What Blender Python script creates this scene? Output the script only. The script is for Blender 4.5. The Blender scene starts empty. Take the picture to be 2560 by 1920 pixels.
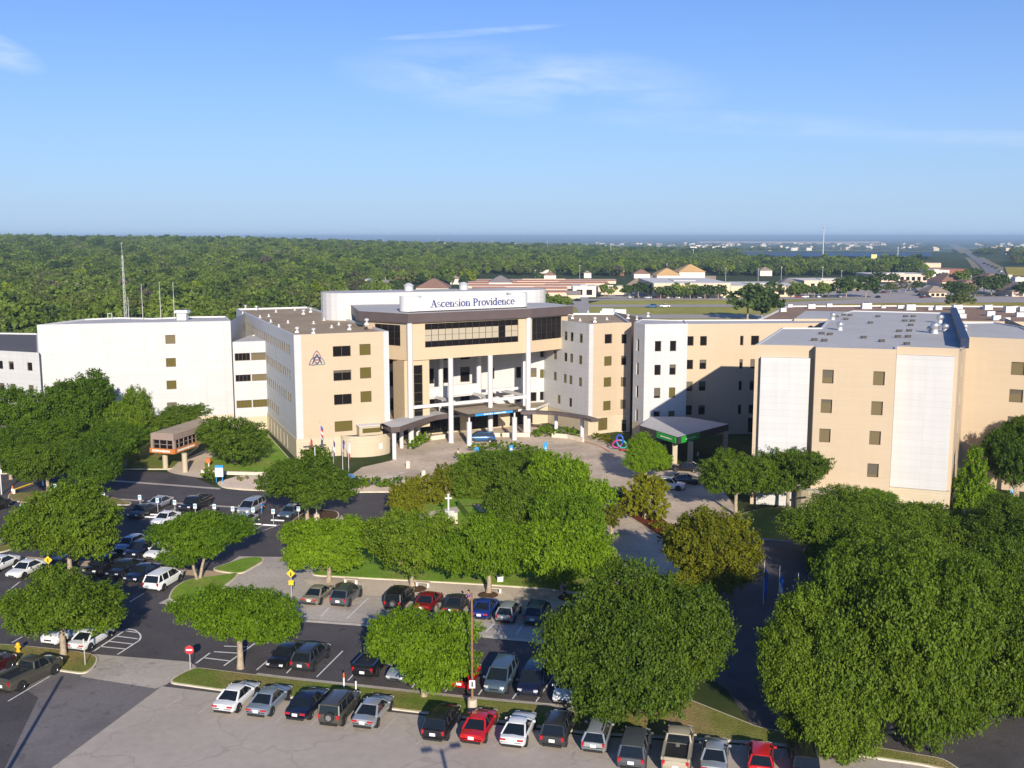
import bpy, bmesh, math, random
import numpy as np
from mathutils import Vector, Matrix
from mathutils.geometry import tessellate_polygon
random.seed(7)
R = math.radians
S = bpy.context.scene
COL = S.collection
# ------------------------------------------------------------- survey of the place: photo points -> ground coordinates (metres)
F, CX, CY, H = 2560.0, 1280.0, 960.0, 36.0
PIT = math.atan(368 / 2560)
CP, SP = math.cos(PIT), math.sin(PIT)
DK = 2560 / 2212.0
def ray(u, v):
    a, b = (u - CX) / F, (CY - v) / F
    return Vector((a, CP + b * SP, -SP + b * CP))
def G(u, v, z=0.0):
    d = ray(u, v); t = (z - H) / d.z
    return Vector((d.x * t, d.y * t, z))
def AT(u, v, Y):
    d = ray(u, v); t = Y / d.y
    return Vector((d.x * t, Y, H + d.z * t))
def W(u, v, A, B):
    d = ray(u, v); e = Vector((B[0] - A[0], B[1] - A[1])); L = e.length; e /= L
    n = Vector((e.y, -e.x)); t = (n.x * A[0] + n.y * A[1]) / (n.x * d.x + n.y * d.y)
    return (d.x * t - A[0]) * e.x + (d.y * t - A[1]) * e.y, H + d.z * t
# ------------------------------------------------------------- tagging
def tag(o, label=None, cat=None, group=None, kind=None):
    if label: o['label'] = label
    if cat: o['category'] = cat
    if group: o['group'] = group
    if kind: o['kind'] = kind
    return o
def thing(name, label, cat, loc=(0, 0, 0), rz=0.0, group=None):
    o = bpy.data.objects.new(name, None); o.empty_display_size = 0.3; COL.objects.link(o)
    o.location = loc; o.rotation_euler = (0, 0, rz)
    return tag(o, label, cat, group)
def link(name, me, parent=None, loc=(0, 0, 0), rz=0.0):
    o = bpy.data.objects.new(name, me); COL.objects.link(o); o.location = loc; o.rotation_euler = (0, 0, rz)
    if parent: o.parent = parent
    return o
def kids(o): return [c for c in KID.get(o.name, [])]
KID = {}
def copy_tree(o, parent=None):
    c = o.copy(); COL.objects.link(c)
    if parent: c.parent = parent
    for ch in list(o.children): copy_tree(ch, c)
    return c
# ------------------------------------------------------------- mesh collector
class MB:
    def __init__(s, off=(0, 0, 0)):
        s.v, s.f, s.m, s.uv, s.off = [], [], [], {}, Vector(off)
    def face(s, pts, mi=0, uv=None):
        b = len(s.v); s.v.extend([tuple(Vector(p) - s.off) for p in pts]); s.f.append(tuple(range(b, b + len(pts)))); s.m.append(mi)
        if uv: s.uv[len(s.f) - 1] = uv
    def box(s, c, d, rz=0.0, mi=0, top=None):
        cr, sr = math.cos(rz), math.sin(rz); hx, hy, hz = d[0] / 2, d[1] / 2, d[2] / 2
        t = top if top else (1, 1)
        P = []
        for z, kx, ky in ((-hz, 1, 1), (hz, t[0], t[1])):
            for x, y in ((-hx, -hy), (hx, -hy), (hx, hy), (-hx, hy)):
                x2, y2 = x * kx, y * ky
                P.append((c[0] + x2 * cr - y2 * sr, c[1] + x2 * sr + y2 * cr, c[2] + z))
        for q in ((3, 2, 1, 0), (4, 5, 6, 7), (0, 1, 5, 4), (1, 2, 6, 5), (2, 3, 7, 6), (3, 0, 4, 7)):
            s.face([P[i] for i in q], mi)
    def poly(s, pts, z, mi=0, up=True):
        P = [Vector((p[0], p[1], z)) for p in pts]
        for t in tessellate_polygon([P]):
            a, b, c = (P[i] for i in t)
            if ((b - a).cross(c - a).z > 0) != up: b, c = c, b
            s.face([a, b, c], mi)
    def prism(s, pts, z0, z1, mi=0, side=None, bottom=True):
        pts = ccw(pts); n = len(pts)
        s.poly(pts, z1, mi)
        if bottom: s.poly(pts, z0, mi if side is None else side, up=False)
        acc = 0
        for i in range(n):
            a, b = pts[i], pts[(i + 1) % n]; L = math.hypot(b[0] - a[0], b[1] - a[1])
            s.face([(a[0], a[1], z0), (b[0], b[1], z0), (b[0], b[1], z1), (a[0], a[1], z1)], mi if side is None else side,
                   [(acc, z0), (acc + L, z0), (acc + L, z1), (acc, z1)]); acc += L
    def tube(s, p0, p1, r0, r1=None, n=8, mi=0, cap=True):
        p0, p1 = Vector(p0), Vector(p1); r1 = r0 if r1 is None else r1
        d = (p1 - p0).normalized(); a = d.orthogonal().normalized(); b = d.cross(a)
        A = [p0 + (a * math.cos(k * 2 * math.pi / n) + b * math.sin(k * 2 * math.pi / n)) * r0 for k in range(n)]
        B = [p1 + (a * math.cos(k * 2 * math.pi / n) + b * math.sin(k * 2 * math.pi / n)) * r1 for k in range(n)]
        for k in range(n): s.face([A[k], A[(k + 1) % n], B[(k + 1) % n], B[k]], mi)
        if cap: s.face(A[::-1], mi); s.face(B, mi)
    def lathe(s, c, prof, n=16, mi=0):
        for (r0, z0), (r1, z1) in zip(prof, prof[1:]):
            for k in range(n):
                a0, a1 = k * 2 * math.pi / n, (k + 1) * 2 * math.pi / n
                q = [(c[0] + r0 * math.cos(a0), c[1] + r0 * math.sin(a0), c[2] + z0), (c[0] + r0 * math.cos(a1), c[1] + r0 * math.sin(a1), c[2] + z0),
                     (c[0] + r1 * math.cos(a1), c[1] + r1 * math.sin(a1), c[2] + z1), (c[0] + r1 * math.cos(a0), c[1] + r1 * math.sin(a0), c[2] + z1)]
                if r0 < 1e-6: q = [q[0], q[2], q[3]]
                elif r1 < 1e-6: q = q[:3]
                s.face(q, mi)
    def mesh(s, name, mats, smooth=None, weld=False):
        me = bpy.data.meshes.new(name); me.from_pydata(s.v, [], s.f)
        for m in (mats if isinstance(mats, (list, tuple)) else [mats]): me.materials.append(m)
        me.polygons.foreach_set('material_index', s.m)
        if s.uv:
            ul = me.uv_layers.new(name='UVMap')
            for fi, uv in s.uv.items():
                for li, w in zip(me.polygons[fi].loop_indices, uv): ul.data[li].uv = w
        if weld or smooth is not None:
            bm = bmesh.new(); bm.from_mesh(me); bmesh.ops.remove_doubles(bm, verts=bm.verts, dist=1e-4); bm.to_mesh(me); bm.free()
        if smooth is not None:
            me.shade_smooth(); me.set_sharp_from_angle(angle=R(smooth))
        return me
    def build(s, name, mats, parent=None, smooth=None, weld=False, loc=(0, 0, 0), rz=0.0):
        return link(name, s.mesh(name, mats, smooth, weld), parent, loc, rz)
def area(p): return sum(p[i][0] * p[(i + 1) % len(p)][1] - p[(i + 1) % len(p)][0] * p[i][1] for i in range(len(p))) / 2
def ccw(p): return list(p) if area(p) > 0 else list(p)[::-1]
def inset(p, d):
    p = ccw(p); n = len(p); out = []
    for i in range(n):
        a, b, c = (Vector(p[j][:2]) for j in (i - 1, i, (i + 1) % n))
        e, f = (b - a).normalized(), (c - b).normalized()
        m = Vector((-e.y - f.y, e.x + f.x)); m = m.normalized() if m.length > 1e-6 else Vector((-e.y, e.x))
        k = max(0.4, m.dot(Vector((-e.y, e.x)))); q = b + m * (d / k); out.append((q.x, q.y))
    return out
def rnd(p, r, n=5):
    out = []; N = len(p)
    for i in range(N):
        a, b, c = (Vector(p[j][:2]) for j in (i - 1, i, (i + 1) % N))
        l = min(r, (a - b).length * .45, (c - b).length * .45); s, e = b + (a - b).normalized() * l, b + (c - b).normalized() * l
        for k in range(n + 1):
            t = k / n; q = s * (1 - t) ** 2 + b * 2 * t * (1 - t) + e * t * t; out.append((q.x, q.y))
    return out
def PX(pts, z=0.0): return [tuple(G(u, v, z)[:2]) for u, v in pts]
# ------------------------------------------------------------- materials
M = {}
def mat(name, col, rough=.6, metal=0.0, spec=.5, noise=None, coat=0.0, bump=0.0, stain=0.0):
    m = bpy.data.materials.new(name); m.use_nodes = True; nt = m.node_tree; b = nt.nodes['Principled BSDF']
    b.inputs['Base Color'].default_value = (*col, 1); b.inputs['Roughness'].default_value = rough; b.inputs['Metallic'].default_value = metal
    b.inputs['Specular IOR Level'].default_value = spec; b.inputs['Coat Weight'].default_value = coat; b.inputs['Coat Roughness'].default_value = .05
    if noise:
        layers = noise if isinstance(noise[0], (list, tuple)) else [noise]
        geo = nt.nodes.new('ShaderNodeNewGeometry'); prev = None
        for sc, amt in layers:
            tx = nt.nodes.new('ShaderNodeTexNoise'); tx.inputs['Scale'].default_value = sc; tx.inputs['Detail'].default_value = 4
            nt.links.new(geo.outputs['Position'], tx.inputs['Vector'])
            mr = nt.nodes.new('ShaderNodeMapRange'); mr.inputs['From Min'].default_value = .3; mr.inputs['From Max'].default_value = .7
            mr.inputs['To Min'].default_value = 1 - amt; mr.inputs['To Max'].default_value = 1 + amt
            nt.links.new(tx.outputs['Fac'], mr.inputs['Value'])
            mx = nt.nodes.new('ShaderNodeVectorMath'); mx.operation = 'SCALE'
            if prev is None: mx.inputs[0].default_value = col
            else: nt.links.new(prev, mx.inputs[0])
            nt.links.new(mr.outputs['Result'], mx.inputs['Scale']); prev = mx.outputs['Vector']
        if stain:
            for sc, lo, k in ((.9, .60, stain), (.16, .54, stain * .6)):
                tx = nt.nodes.new('ShaderNodeTexNoise'); tx.inputs['Scale'].default_value = sc; tx.inputs['Detail'].default_value = 5; tx.inputs['Distortion'].default_value = .6; nt.links.new(geo.outputs['Position'], tx.inputs['Vector'])
                mr = nt.nodes.new('ShaderNodeMapRange'); mr.inputs['From Min'].default_value = lo; mr.inputs['From Max'].default_value = lo + .1; mr.inputs['To Min'].default_value = 1; mr.inputs['To Max'].default_value = 1 - k; nt.links.new(tx.outputs['Fac'], mr.inputs['Value'])
                mx = nt.nodes.new('ShaderNodeVectorMath'); mx.operation = 'SCALE'; nt.links.new(prev, mx.inputs[0]); nt.links.new(mr.outputs['Result'], mx.inputs['Scale']); prev = mx.outputs['Vector']
        nt.links.new(prev, b.inputs['Base Color'])
        if bump:
            bp = nt.nodes.new('ShaderNodeBump'); bp.inputs['Strength'].default_value = bump; bp.inputs['Distance'].default_value = .05
            nt.links.new(tx.outputs['Fac'], bp.inputs['Height']); nt.links.new(bp.outputs['Normal'], b.inputs['Normal'])
    M[name] = m
    return m
def math_node(nt, op, a, b=None):
    n = nt.nodes.new('ShaderNodeMath'); n.operation = op
    for i, x in enumerate((a, b)):
        if x is None: continue
        if isinstance(x, (int, float)): n.inputs[i].default_value = x
        else: nt.links.new(x, n.inputs[i])
    return n.outputs[0]
def wall_mat(name, col, jcol, ph, pv, t=.05, rough=.7, vary=.05, streak=.06):
    """cladding: joints every ph m up and pv m along, read from wall metres in the UV map; weather streaks"""
    m = mat(name, col, rough); nt = m.node_tree; b = nt.nodes['Principled BSDF']
    uv = nt.nodes.new('ShaderNodeUVMap'); sp = nt.nodes.new('ShaderNodeSeparateXYZ'); nt.links.new(uv.outputs['UV'], sp.inputs[0])
    def line(o, p): return math_node(nt, 'LESS_THAN', math_node(nt, 'FRACT', math_node(nt, 'DIVIDE', o, p)), t / p)
    fac = line(sp.outputs['Y'], ph)
    if pv: fac = math_node(nt, 'MAXIMUM', fac, line(sp.outputs['X'], pv))
    # every panel its own slight shade
    wn = nt.nodes.new('ShaderNodeTexWhiteNoise'); wn.noise_dimensions = '2D'; cb = nt.nodes.new('ShaderNodeCombineXYZ')
    nt.links.new(math_node(nt, 'FLOOR', math_node(nt, 'DIVIDE', sp.outputs['X'], pv or 3.0)), cb.inputs['X'])
    nt.links.new(math_node(nt, 'FLOOR', math_node(nt, 'DIVIDE', sp.outputs['Y'], ph)), cb.inputs['Y']); nt.links.new(cb.outputs[0], wn.inputs['Vector'])
    v1 = math_node(nt, 'ADD', math_node(nt, 'MULTIPLY', wn.outputs['Value'], vary), 1 - vary / 2)
    ns = nt.nodes.new('ShaderNodeTexNoise'); mp = nt.nodes.new('ShaderNodeMapping'); mp.inputs['Scale'].default_value = (1.1, .09, 1)
    nt.links.new(uv.outputs['UV'], mp.inputs['Vector']); nt.links.new(mp.outputs['Vector'], ns.inputs['Vector']); ns.inputs['Scale'].default_value = 1.0; ns.inputs['Detail'].default_value = 5
    v2 = math_node(nt, 'ADD', math_node(nt, 'MULTIPLY', ns.outputs['Fac'], -streak * 2), 1 + streak)
    mx = nt.nodes.new('ShaderNodeMix'); mx.data_type = 'RGBA'; mx.inputs['A'].default_value = (*col, 1); mx.inputs['B'].default_value = (*jcol, 1)
    nt.links.new(fac, mx.inputs['Factor']); sc = nt.nodes.new('ShaderNodeVectorMath'); sc.operation = 'SCALE'
    nt.links.new(mx.outputs['Result'], sc.inputs[0]); nt.links.new(math_node(nt, 'MULTIPLY', v1, v2), sc.inputs['Scale'])
    nt.links.new(sc.outputs['Vector'], b.inputs['Base Color'])
    return m
# ============================================================= camera, sun, sky
HAZE = 1.2e-4
cam = bpy.data.cameras.new('camera'); cam.sensor_width = 36; cam.lens = 36; cam.clip_end = 80000; cam.clip_start = 1
co = bpy.data.objects.new('camera', cam); COL.objects.link(co); co.location = (0, 0, H); co.rotation_euler = (math.pi / 2 - PIT, 0, 0); S.camera = co
SUN = Vector((.184, -.983, 0)).normalized() * math.cos(R(20.5)) + Vector((0, 0, math.sin(R(20.5))))
sl = bpy.data.lights.new('sun', 'SUN'); sl.energy = 3.05; sl.angle = R(.5); sl.color = (1, .90, .74)
so = bpy.data.objects.new('sun', sl); COL.objects.link(so); so.rotation_euler = (-SUN).to_track_quat('-Z', 'Y').to_euler(); so.location = (0, -50, 120)
wd = bpy.data.worlds.new('World'); S.world = wd; wd.use_nodes = True; nt = wd.node_tree; bg = nt.nodes['Background']
sky = nt.nodes.new('ShaderNodeTexSky'); sky.sky_type = 'NISHITA'; sky.sun_disc = False; sky.sun_elevation = R(20.5); sky.sun_rotation = R(169.4)
sky.altitude = 200; sky.air_density = 1.0; sky.dust_density = .6; sky.ozone_density = 2.0
bg.inputs['Strength'].default_value = .10
# thin cirrus: stretched noise on the sky's own directions, kept to a few patches high above the horizon
tc = nt.nodes.new('ShaderNodeTexCoord'); sx = nt.nodes.new('ShaderNodeSeparateXYZ'); nt.links.new(tc.outputs['Generated'], sx.inputs[0])
az = math_node(nt, 'ARCTAN2', sx.outputs['X'], sx.outputs['Y']); el = math_node(nt, 'ARCSINE', sx.outputs['Z'])
cb = nt.nodes.new('ShaderNodeCombineXYZ'); nt.links.new(az, cb.inputs['X']); nt.links.new(el, cb.inputs['Y'])
def patch(a0, e0, ra, re, tilt):
    da = math_node(nt, 'SUBTRACT', az, R(a0)); de = math_node(nt, 'SUBTRACT', math_node(nt, 'SUBTRACT', el, R(e0)), math_node(nt, 'MULTIPLY', da, tilt))
    q = math_node(nt, 'ADD', math_node(nt, 'POWER', math_node(nt, 'DIVIDE', da, R(ra)), 2.0), math_node(nt, 'POWER', math_node(nt, 'DIVIDE', de, R(re)), 2.0))
    return math_node(nt, 'MAXIMUM', math_node(nt, 'SUBTRACT', 1.0, q), 0.0)
def cl_noise(scale, sy, lo, hi, rot=0.0):
    mp = nt.nodes.new('ShaderNodeMapping'); mp.inputs['Scale'].default_value = (1, sy, 1); mp.inputs['Rotation'].default_value = (0, 0, rot); nt.links.new(cb.outputs[0], mp.inputs['Vector'])
    n = nt.nodes.new('ShaderNodeTexNoise'); n.inputs['Scale'].default_value = scale; n.inputs['Detail'].default_value = 7; n.inputs['Roughness'].default_value = .6
    n.inputs['Distortion'].default_value = .4
    nt.links.new(mp.outputs['Vector'], n.inputs['Vector'])
    r = nt.nodes.new('ShaderNodeMapRange'); r.inputs['From Min'].default_value = lo; r.inputs['From Max'].default_value = hi; nt.links.new(n.outputs['Fac'], r.inputs['Value'])
    return r.outputs['Result']
nA = cl_noise(9, 5, .35, .8, R(8)); nB = cl_noise(22, 6, .25, .8, R(-6))
P1 = patch(1.0, 8.3, 11, 2.1, -.06); P2 = patch(-27, 9.2, 3.4, 1.0, -.3); P3 = patch(12, 6.0, 9, .7, -.05); P4 = patch(-2.2, 10.75, 5.6, .22, .08); P5 = patch(23, 4.9, 10, .5, -.05)
c = math_node(nt, 'MULTIPLY', math_node(nt, 'MULTIPLY', P1, nA), .6)
c = math_node(nt, 'ADD', c, math_node(nt, 'MULTIPLY', math_node(nt, 'MULTIPLY', P2, nB), .8))
c = math_node(nt, 'ADD', c, math_node(nt, 'MULTIPLY', math_node(nt, 'MULTIPLY', P3, nA), .38))
c = math_node(nt, 'ADD', c, math_node(nt, 'MULTIPLY', math_node(nt, 'MULTIPLY', P4, nB), .5))
c = math_node(nt, 'ADD', c, math_node(nt, 'MULTIPLY', math_node(nt, 'MULTIPLY', P5, nA), .3))
mx = nt.nodes.new('ShaderNodeMix'); mx.data_type = 'RGBA'; mx.clamp_factor = True
tn_ = nt.nodes.new('ShaderNodeVectorMath'); tn_.operation = 'MULTIPLY'; nt.links.new(sky.outputs['Color'], tn_.inputs[0]); tn_.inputs[1].default_value = (.275, .41, .69)
# pale blue summer haze low in the sky
hf = math_node(nt, 'POWER', 2.718, math_node(nt, 'DIVIDE', math_node(nt, 'MAXIMUM', el, 0.0), R(-7.0))); hm_ = nt.nodes.new('ShaderNodeMix'); hm_.data_type = 'RGBA'
nt.links.new(math_node(nt, 'MULTIPLY', hf, .88), hm_.inputs['Factor']); nt.links.new(tn_.outputs['Vector'], hm_.inputs['A']); hm_.inputs['B'].default_value = (2.45, 3.3, 4.55, 1)
nt.links.new(c, mx.inputs['Factor']); nt.links.new(hm_.outputs['Result'], mx.inputs['A']); mx.inputs['B'].default_value = (4.0, 4.5, 5.2, 1)
nt.links.new(mx.outputs['Result'], bg.inputs['Color'])
S.view_settings.view_transform = 'Standard'; S.view_settings.look = 'None'; S.view_settings.exposure = 1.06; S.view_settings.gamma = 1.0
S.cycles.use_denoising = True; S.cycles.denoiser = 'OPENIMAGEDENOISE'; S.cycles.max_bounces = 6; S.cycles.transparent_max_bounces = 6; S.cycles.volume_bounces = 0
S.cycles.diffuse_bounces = 3; S.cycles.glossy_bounces = 3; S.cycles.transmission_bounces = 3; S.cycles.caustics_reflective = False; S.cycles.caustics_refractive = False
S.cycles.sample_clamp_indirect = 6
# ============================================================= terrain
def lerp_tab(t, x):
    if x <= t[0][0]: return t[0][1]
    for (a, va), (b, vb) in zip(t, t[1:]):
        if x <= b: return va + (vb - va) * (x - a) / (b - a)
    return t[-1][1]
RIDGE = [(-40, 23), (-26, 23), (-15, 20), (-6.6, 10), (2.4, 4), (10, -2), (30, -2)]
def sstep(a, b, x):
    t = min(1, max(0, (x - a) / (b - a))); return t * t * (3 - 2 * t)
def terrain(x, y):
    r = math.hypot(x, y); a = math.degrees(math.atan2(x, y))
    if y < 0: return 0.0
    h = lerp_tab(RIDGE, a) * sstep(450, 1900, r)
    if r > 2300: h = h * (1 - sstep(2300, 3400, r)) - 26 * sstep(2300, 5000, r) * (1 - sstep(6000, 22000, r) * .6)
    return h
RAD = [0, 60, 120, 200, 300, 400, 500, 620, 760, 930, 1130, 1370, 1650, 1980, 2300, 2700, 3200, 3900, 5000, 7000, 10000, 15000, 22000, 32000]
ANG = [-180, -150, -120, -90, -60] + [a * 2.0 for a in range(-20, 21)] + [60, 90, 120, 150]
gm = bpy.data.meshes.new('ground'); vs = [(0, 0, 0)]; fs = []; nA_ = len(ANG)
for r in RAD[1:]:
    for a in ANG:
        x, y = r * math.sin(R(a)), r * math.cos(R(a)); vs.append((x, y, terrain(x, y) - .02))
for j in range(nA_): fs.append((0, 1 + (j + 1) % nA_, 1 + j))
for i in range(len(RAD) - 2):
    for j in range(nA_):
        k = (j + 1) % nA_; fs.append((1 + i * nA_ + j, 1 + i * nA_ + k, 1 + (i + 1) * nA_ + k, 1 + (i + 1) * nA_ + j))
gm.from_pydata(vs, [], fs); gm.shade_smooth()
m = mat('ground_mix', (.05, .075, .02), .95, spec=.1); nt = m.node_tree; b = nt.nodes['Principled BSDF']
geo = nt.nodes.new('ShaderNodeNewGeometry')
def gnoise(scale, detail=5, vec=None):
    n = nt.nodes.new('ShaderNodeTexNoise'); n.inputs['Scale'].default_value = scale; n.inputs['Detail'].default_value = detail
    nt.links.new(vec or geo.outputs['Position'], n.inputs['Vector']); return n.outputs['Fac']
def ramp(fac, stops):
    r = nt.nodes.new('ShaderNodeValToRGB'); e = r.color_ramp.elements
    e[0].position, e[0].color = stops[0][0], (*stops[0][1], 1); e[1].position, e[1].color = stops[-1][0], (*stops[-1][1], 1)
    for p, cc in stops[1:-1]:
        k = e.new(p); k.color = (*cc, 1)
    nt.links.new(fac, r.inputs['Fac']); return r.outputs['Color']
near = ramp(gnoise(.12, 8), [(.3, (.030, .045, .012)), (.55, (.055, .075, .02)), (.75, (.11, .10, .04))])
sx = nt.nodes.new('ShaderNodeSeparateXYZ'); nt.links.new(geo.outputs['Position'], sx.inputs[0])
mpv = nt.nodes.new('ShaderNodeMapping'); mpv.inputs['Scale'].default_value = (1, .45, 1); nt.links.new(geo.outputs['Position'], mpv.inputs['Vector'])
far = ramp(gnoise(.0022, 7, mpv.outputs['Vector']), [(.28, (.030, .055, .018)), (.5, (.050, .085, .026)), (.58, (.10, .13, .05)), (.66, (.34, .27, .17)), (.74, (.12, .15, .06))])
dist = nt.nodes.new('ShaderNodeVectorMath'); dist.operation = 'LENGTH'; nt.links.new(geo.outputs['Position'], dist.inputs[0])
mr = nt.nodes.new('ShaderNodeMapRange'); mr.inputs['From Min'].default_value = 1400; mr.inputs['From Max'].default_value = 2600; nt.links.new(dist.outputs['Value'], mr.inputs['Value'])
mx = nt.nodes.new('ShaderNodeMix'); mx.data_type = 'RGBA'; nt.links.new(mr.outputs['Result'], mx.inputs['Factor']); nt.links.new(near, mx.inputs['A']); nt.links.new(far, mx.inputs['B'])
nt.links.new(mx.outputs['Result'], b.inputs['Base Color'])
gm.materials.append(m); tag(link('ground', gm), kind='structure')
def grass_mat(name, c1, c2, sc):
    m = mat(name, c1, .95, spec=.1); nt = m.node_tree; b = nt.nodes['Principled BSDF']; geo = nt.nodes.new('ShaderNodeNewGeometry')
    def ns(s, d=6): n = nt.nodes.new('ShaderNodeTexNoise'); n.inputs['Scale'].default_value = s; n.inputs['Detail'].default_value = d; nt.links.new(geo.outputs['Position'], n.inputs['Vector']); return n.outputs['Fac']
    mr = nt.nodes.new('ShaderNodeMapRange'); mr.inputs['From Min'].default_value = .42; mr.inputs['From Max'].default_value = .66; nt.links.new(ns(sc, 9), mr.inputs['Value'])
    mx = nt.nodes.new('ShaderNodeMix'); mx.data_type = 'RGBA'; nt.links.new(mr.outputs['Result'], mx.inputs['Factor']); mx.inputs['A'].default_value = (*c1, 1); mx.inputs['B'].default_value = (*c2, 1)
    v = math_node(nt, 'ADD', math_node(nt, 'MULTIPLY', ns(5.0, 6), 1.1), math_node(nt, 'MULTIPLY', ns(.7, 4), .7)); s_ = nt.nodes.new('ShaderNodeVectorMath'); s_.operation = 'SCALE'; nt.links.new(mx.outputs['Result'], s_.inputs[0]); nt.links.new(math_node(nt, 'ADD', v, .1), s_.inputs['Scale'])
    nt.links.new(s_.outputs['Vector'], b.inputs['Base Color']); bp = nt.nodes.new('ShaderNodeBump'); bp.inputs['Strength'].default_value = .8; bp.inputs['Distance'].default_value = .12; nt.links.new(ns(7.0, 3), bp.inputs['Height']); nt.links.new(bp.outputs['Normal'], b.inputs['Normal'])
# ------------------------------------------------------------- paving materials
mat('asphalt', (.092, .082, .084), .85, noise=[(.25, .16), (6, .18), (40, .12)], spec=.3, stain=.28)
mat('asphalt_old', (.20, .18, .178), .9, noise=[(.15, .1), (3, .1), (30, .1)], spec=.2, stain=.28)
mat('concrete', (.50, .44, .375), .85, noise=[(.2, .1), (2.5, .1), (25, .08)], spec=.2, stain=.28)
mat('concrete_drive', (.60, .49, .375), .85, noise=[(.12, .18), (1.2, .1), (25, .08)], spec=.2, stain=.28)
mat('sidewalk', (.64, .53, .41), .85, noise=[(.3, .08), (4, .08)], spec=.2, stain=.28)
mat('kerb', (.62, .55, .45), .8, noise=[(1.0, .12)], spec=.2)
mat('tan_gravel', (.78, .62, .47), .95, noise=[(.5, .1), (9, .14)], spec=.1)
mat('tan_walk', (.52, .38, .25), .9, noise=[(.5, .1), (9, .1)], spec=.1)
mat('mulch', (.11, .065, .035), .95, noise=[(2, .25), (12, .3)], spec=.1)
mat('red_mulch', (.15, .045, .02), .95, noise=[(2, .3), (9, .3)], spec=.1)
grass_mat('lawn', (.15, .21, .028), (.27, .22, .075), .17)
grass_mat('lawn_bright', (.18, .315, .028), (.28, .31, .07), .22)
grass_mat('dry_grass', (.20, .21, .05), (.36, .26, .13), .2)
mat('paint_white', (.75, .75, .73), .7, noise=[(3, .18)], spec=.2)
mat('paint_red', (.42, .09, .06), .7, noise=[(3, .18)])
mat('crack', (.05, .042, .038), .9)
# cracked old lot in front: paving with crazing seams
m = mat('lot_paving', (.215, .185, .165), .9, spec=.2); nt = m.node_tree; b = nt.nodes['Principled BSDF']; geo = nt.nodes.new('ShaderNodeNewGeometry')
wp = nt.nodes.new('ShaderNodeTexNoise'); wp.inputs['Scale'].default_value = .3; wp.inputs['Detail'].default_value = 5; nt.links.new(geo.outputs['Position'], wp.inputs['Vector'])
vm = nt.nodes.new('ShaderNodeVectorMath'); vm.operation = 'MULTIPLY_ADD'; nt.links.new(wp.outputs['Color'], vm.inputs[0]); vm.inputs[1].default_value = (5, 5, 0); nt.links.new(geo.outputs['Position'], vm.inputs[2])
vr = nt.nodes.new('ShaderNodeTexVoronoi'); vr.feature = 'DISTANCE_TO_EDGE'; vr.inputs['Scale'].default_value = .125; nt.links.new(vm.outputs['Vector'], vr.inputs['Vector'])
ck = nt.nodes.new('ShaderNodeMapRange'); ck.inputs['From Min'].default_value = .0; ck.inputs['From Max'].default_value = .016; ck.inputs['To Min'].default_value = .83; ck.inputs['To Max'].default_value = 1; nt.links.new(vr.outputs['Distance'], ck.inputs['Value'])
tn = [gnoise(.13, 4), gnoise(1.3, 4), gnoise(22, 3)]
v = ck.outputs['Result']
for t_, k in zip(tn, (.35, .3, .3)): v = math_node(nt, 'MULTIPLY', v, math_node(nt, 'ADD', math_node(nt, 'MULTIPLY', t_, k), 1 - k / 2))
sc = nt.nodes.new('ShaderNodeVectorMath'); sc.operation = 'SCALE'; sc.inputs[0].default_value = (.47, .405, .345); nt.links.new(v, sc.inputs['Scale']); nt.links.new(sc.outputs['Vector'], b.inputs['Base Color'])
# ------------------------------------------------------------- sheets
def sheet(name, pts, z, mname, r=0.0):
    p = PX(pts) if len(pts[0]) == 2 else [q[:2] for q in pts]
    if r: p = rnd(p, r)
    mb = MB(); mb.poly(p, z, 0); return tag(mb.build(name, M[mname]), kind='structure')
def island(pts, mname='lawn', r=1.2, name='lawn', world=False, k=.16):
    p = ccw(pts if world else PX(pts)); p = rnd(p, r)
    mb = MB(); mb.prism(p, -.05, .13, 0, bottom=False); tag(mb.build('kerb', M['kerb']), kind='structure')
    mb = MB(); mb.prism(inset(p, k), .05, .16, 0, bottom=False); return tag(mb.build(name, M[mname]), kind='structure')
sheet('parking_lot', [(-500, 1168), (315, 1176), (460, 1184), (506, 1202), (547, 1222), (640, 1229), (869, 1234), (1000, 1234), (985, 1300), (860, 1395), (700, 1400), (640, 1480), (800, 1545), (1420, 1608), (1470, 1780), (1000, 1790), (-420, 1700)], .010, 'asphalt')
sheet('asphalt_apron', [(-700, 1620), (60, 1655), (405, 1716), (127, 1922), (60, 2050), (-900, 2050)], .014, 'asphalt_old')
sheet('asphalt_patch', [(-700, 1660), (10, 1690), (96, 1745), (12, 1922), (-40, 2050), (-900, 2050)], .018, 'asphalt')
sheet('front_lot', [(405, 1716), (560, 1735), (1062, 1790), (1460, 1840), (1933, 1868), (2330, 1918), (2480, 1960), (2600, 2200), (-100, 2200), (60, 2050), (127, 1922)], .018, 'lot_paving')
sheet('drive_throat', [(237, 1636), (475, 1655), (492, 1668), (452, 1686), (416, 1712), (390, 1722), (200, 1692), (240, 1668)], .024, 'concrete')
sheet('cross_drive', [(598, 1391), (706, 1393), (800, 1420), (1000, 1446), (1200, 1462), (1400, 1478), (1500, 1496), (1440, 1612), (1174, 1584), (948, 1562), (752, 1548), (640, 1535), (463, 1516), (396, 1509), (470, 1470)], .018, 'concrete')
sheet('sidewalk', [(760, 1450), (865, 1447), (1200, 1465), (1390, 1478), (1500, 1500), (1500, 1545), (1380, 1527), (1100, 1502), (965, 1492), (800, 1480)], .026, 'sidewalk')
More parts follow.
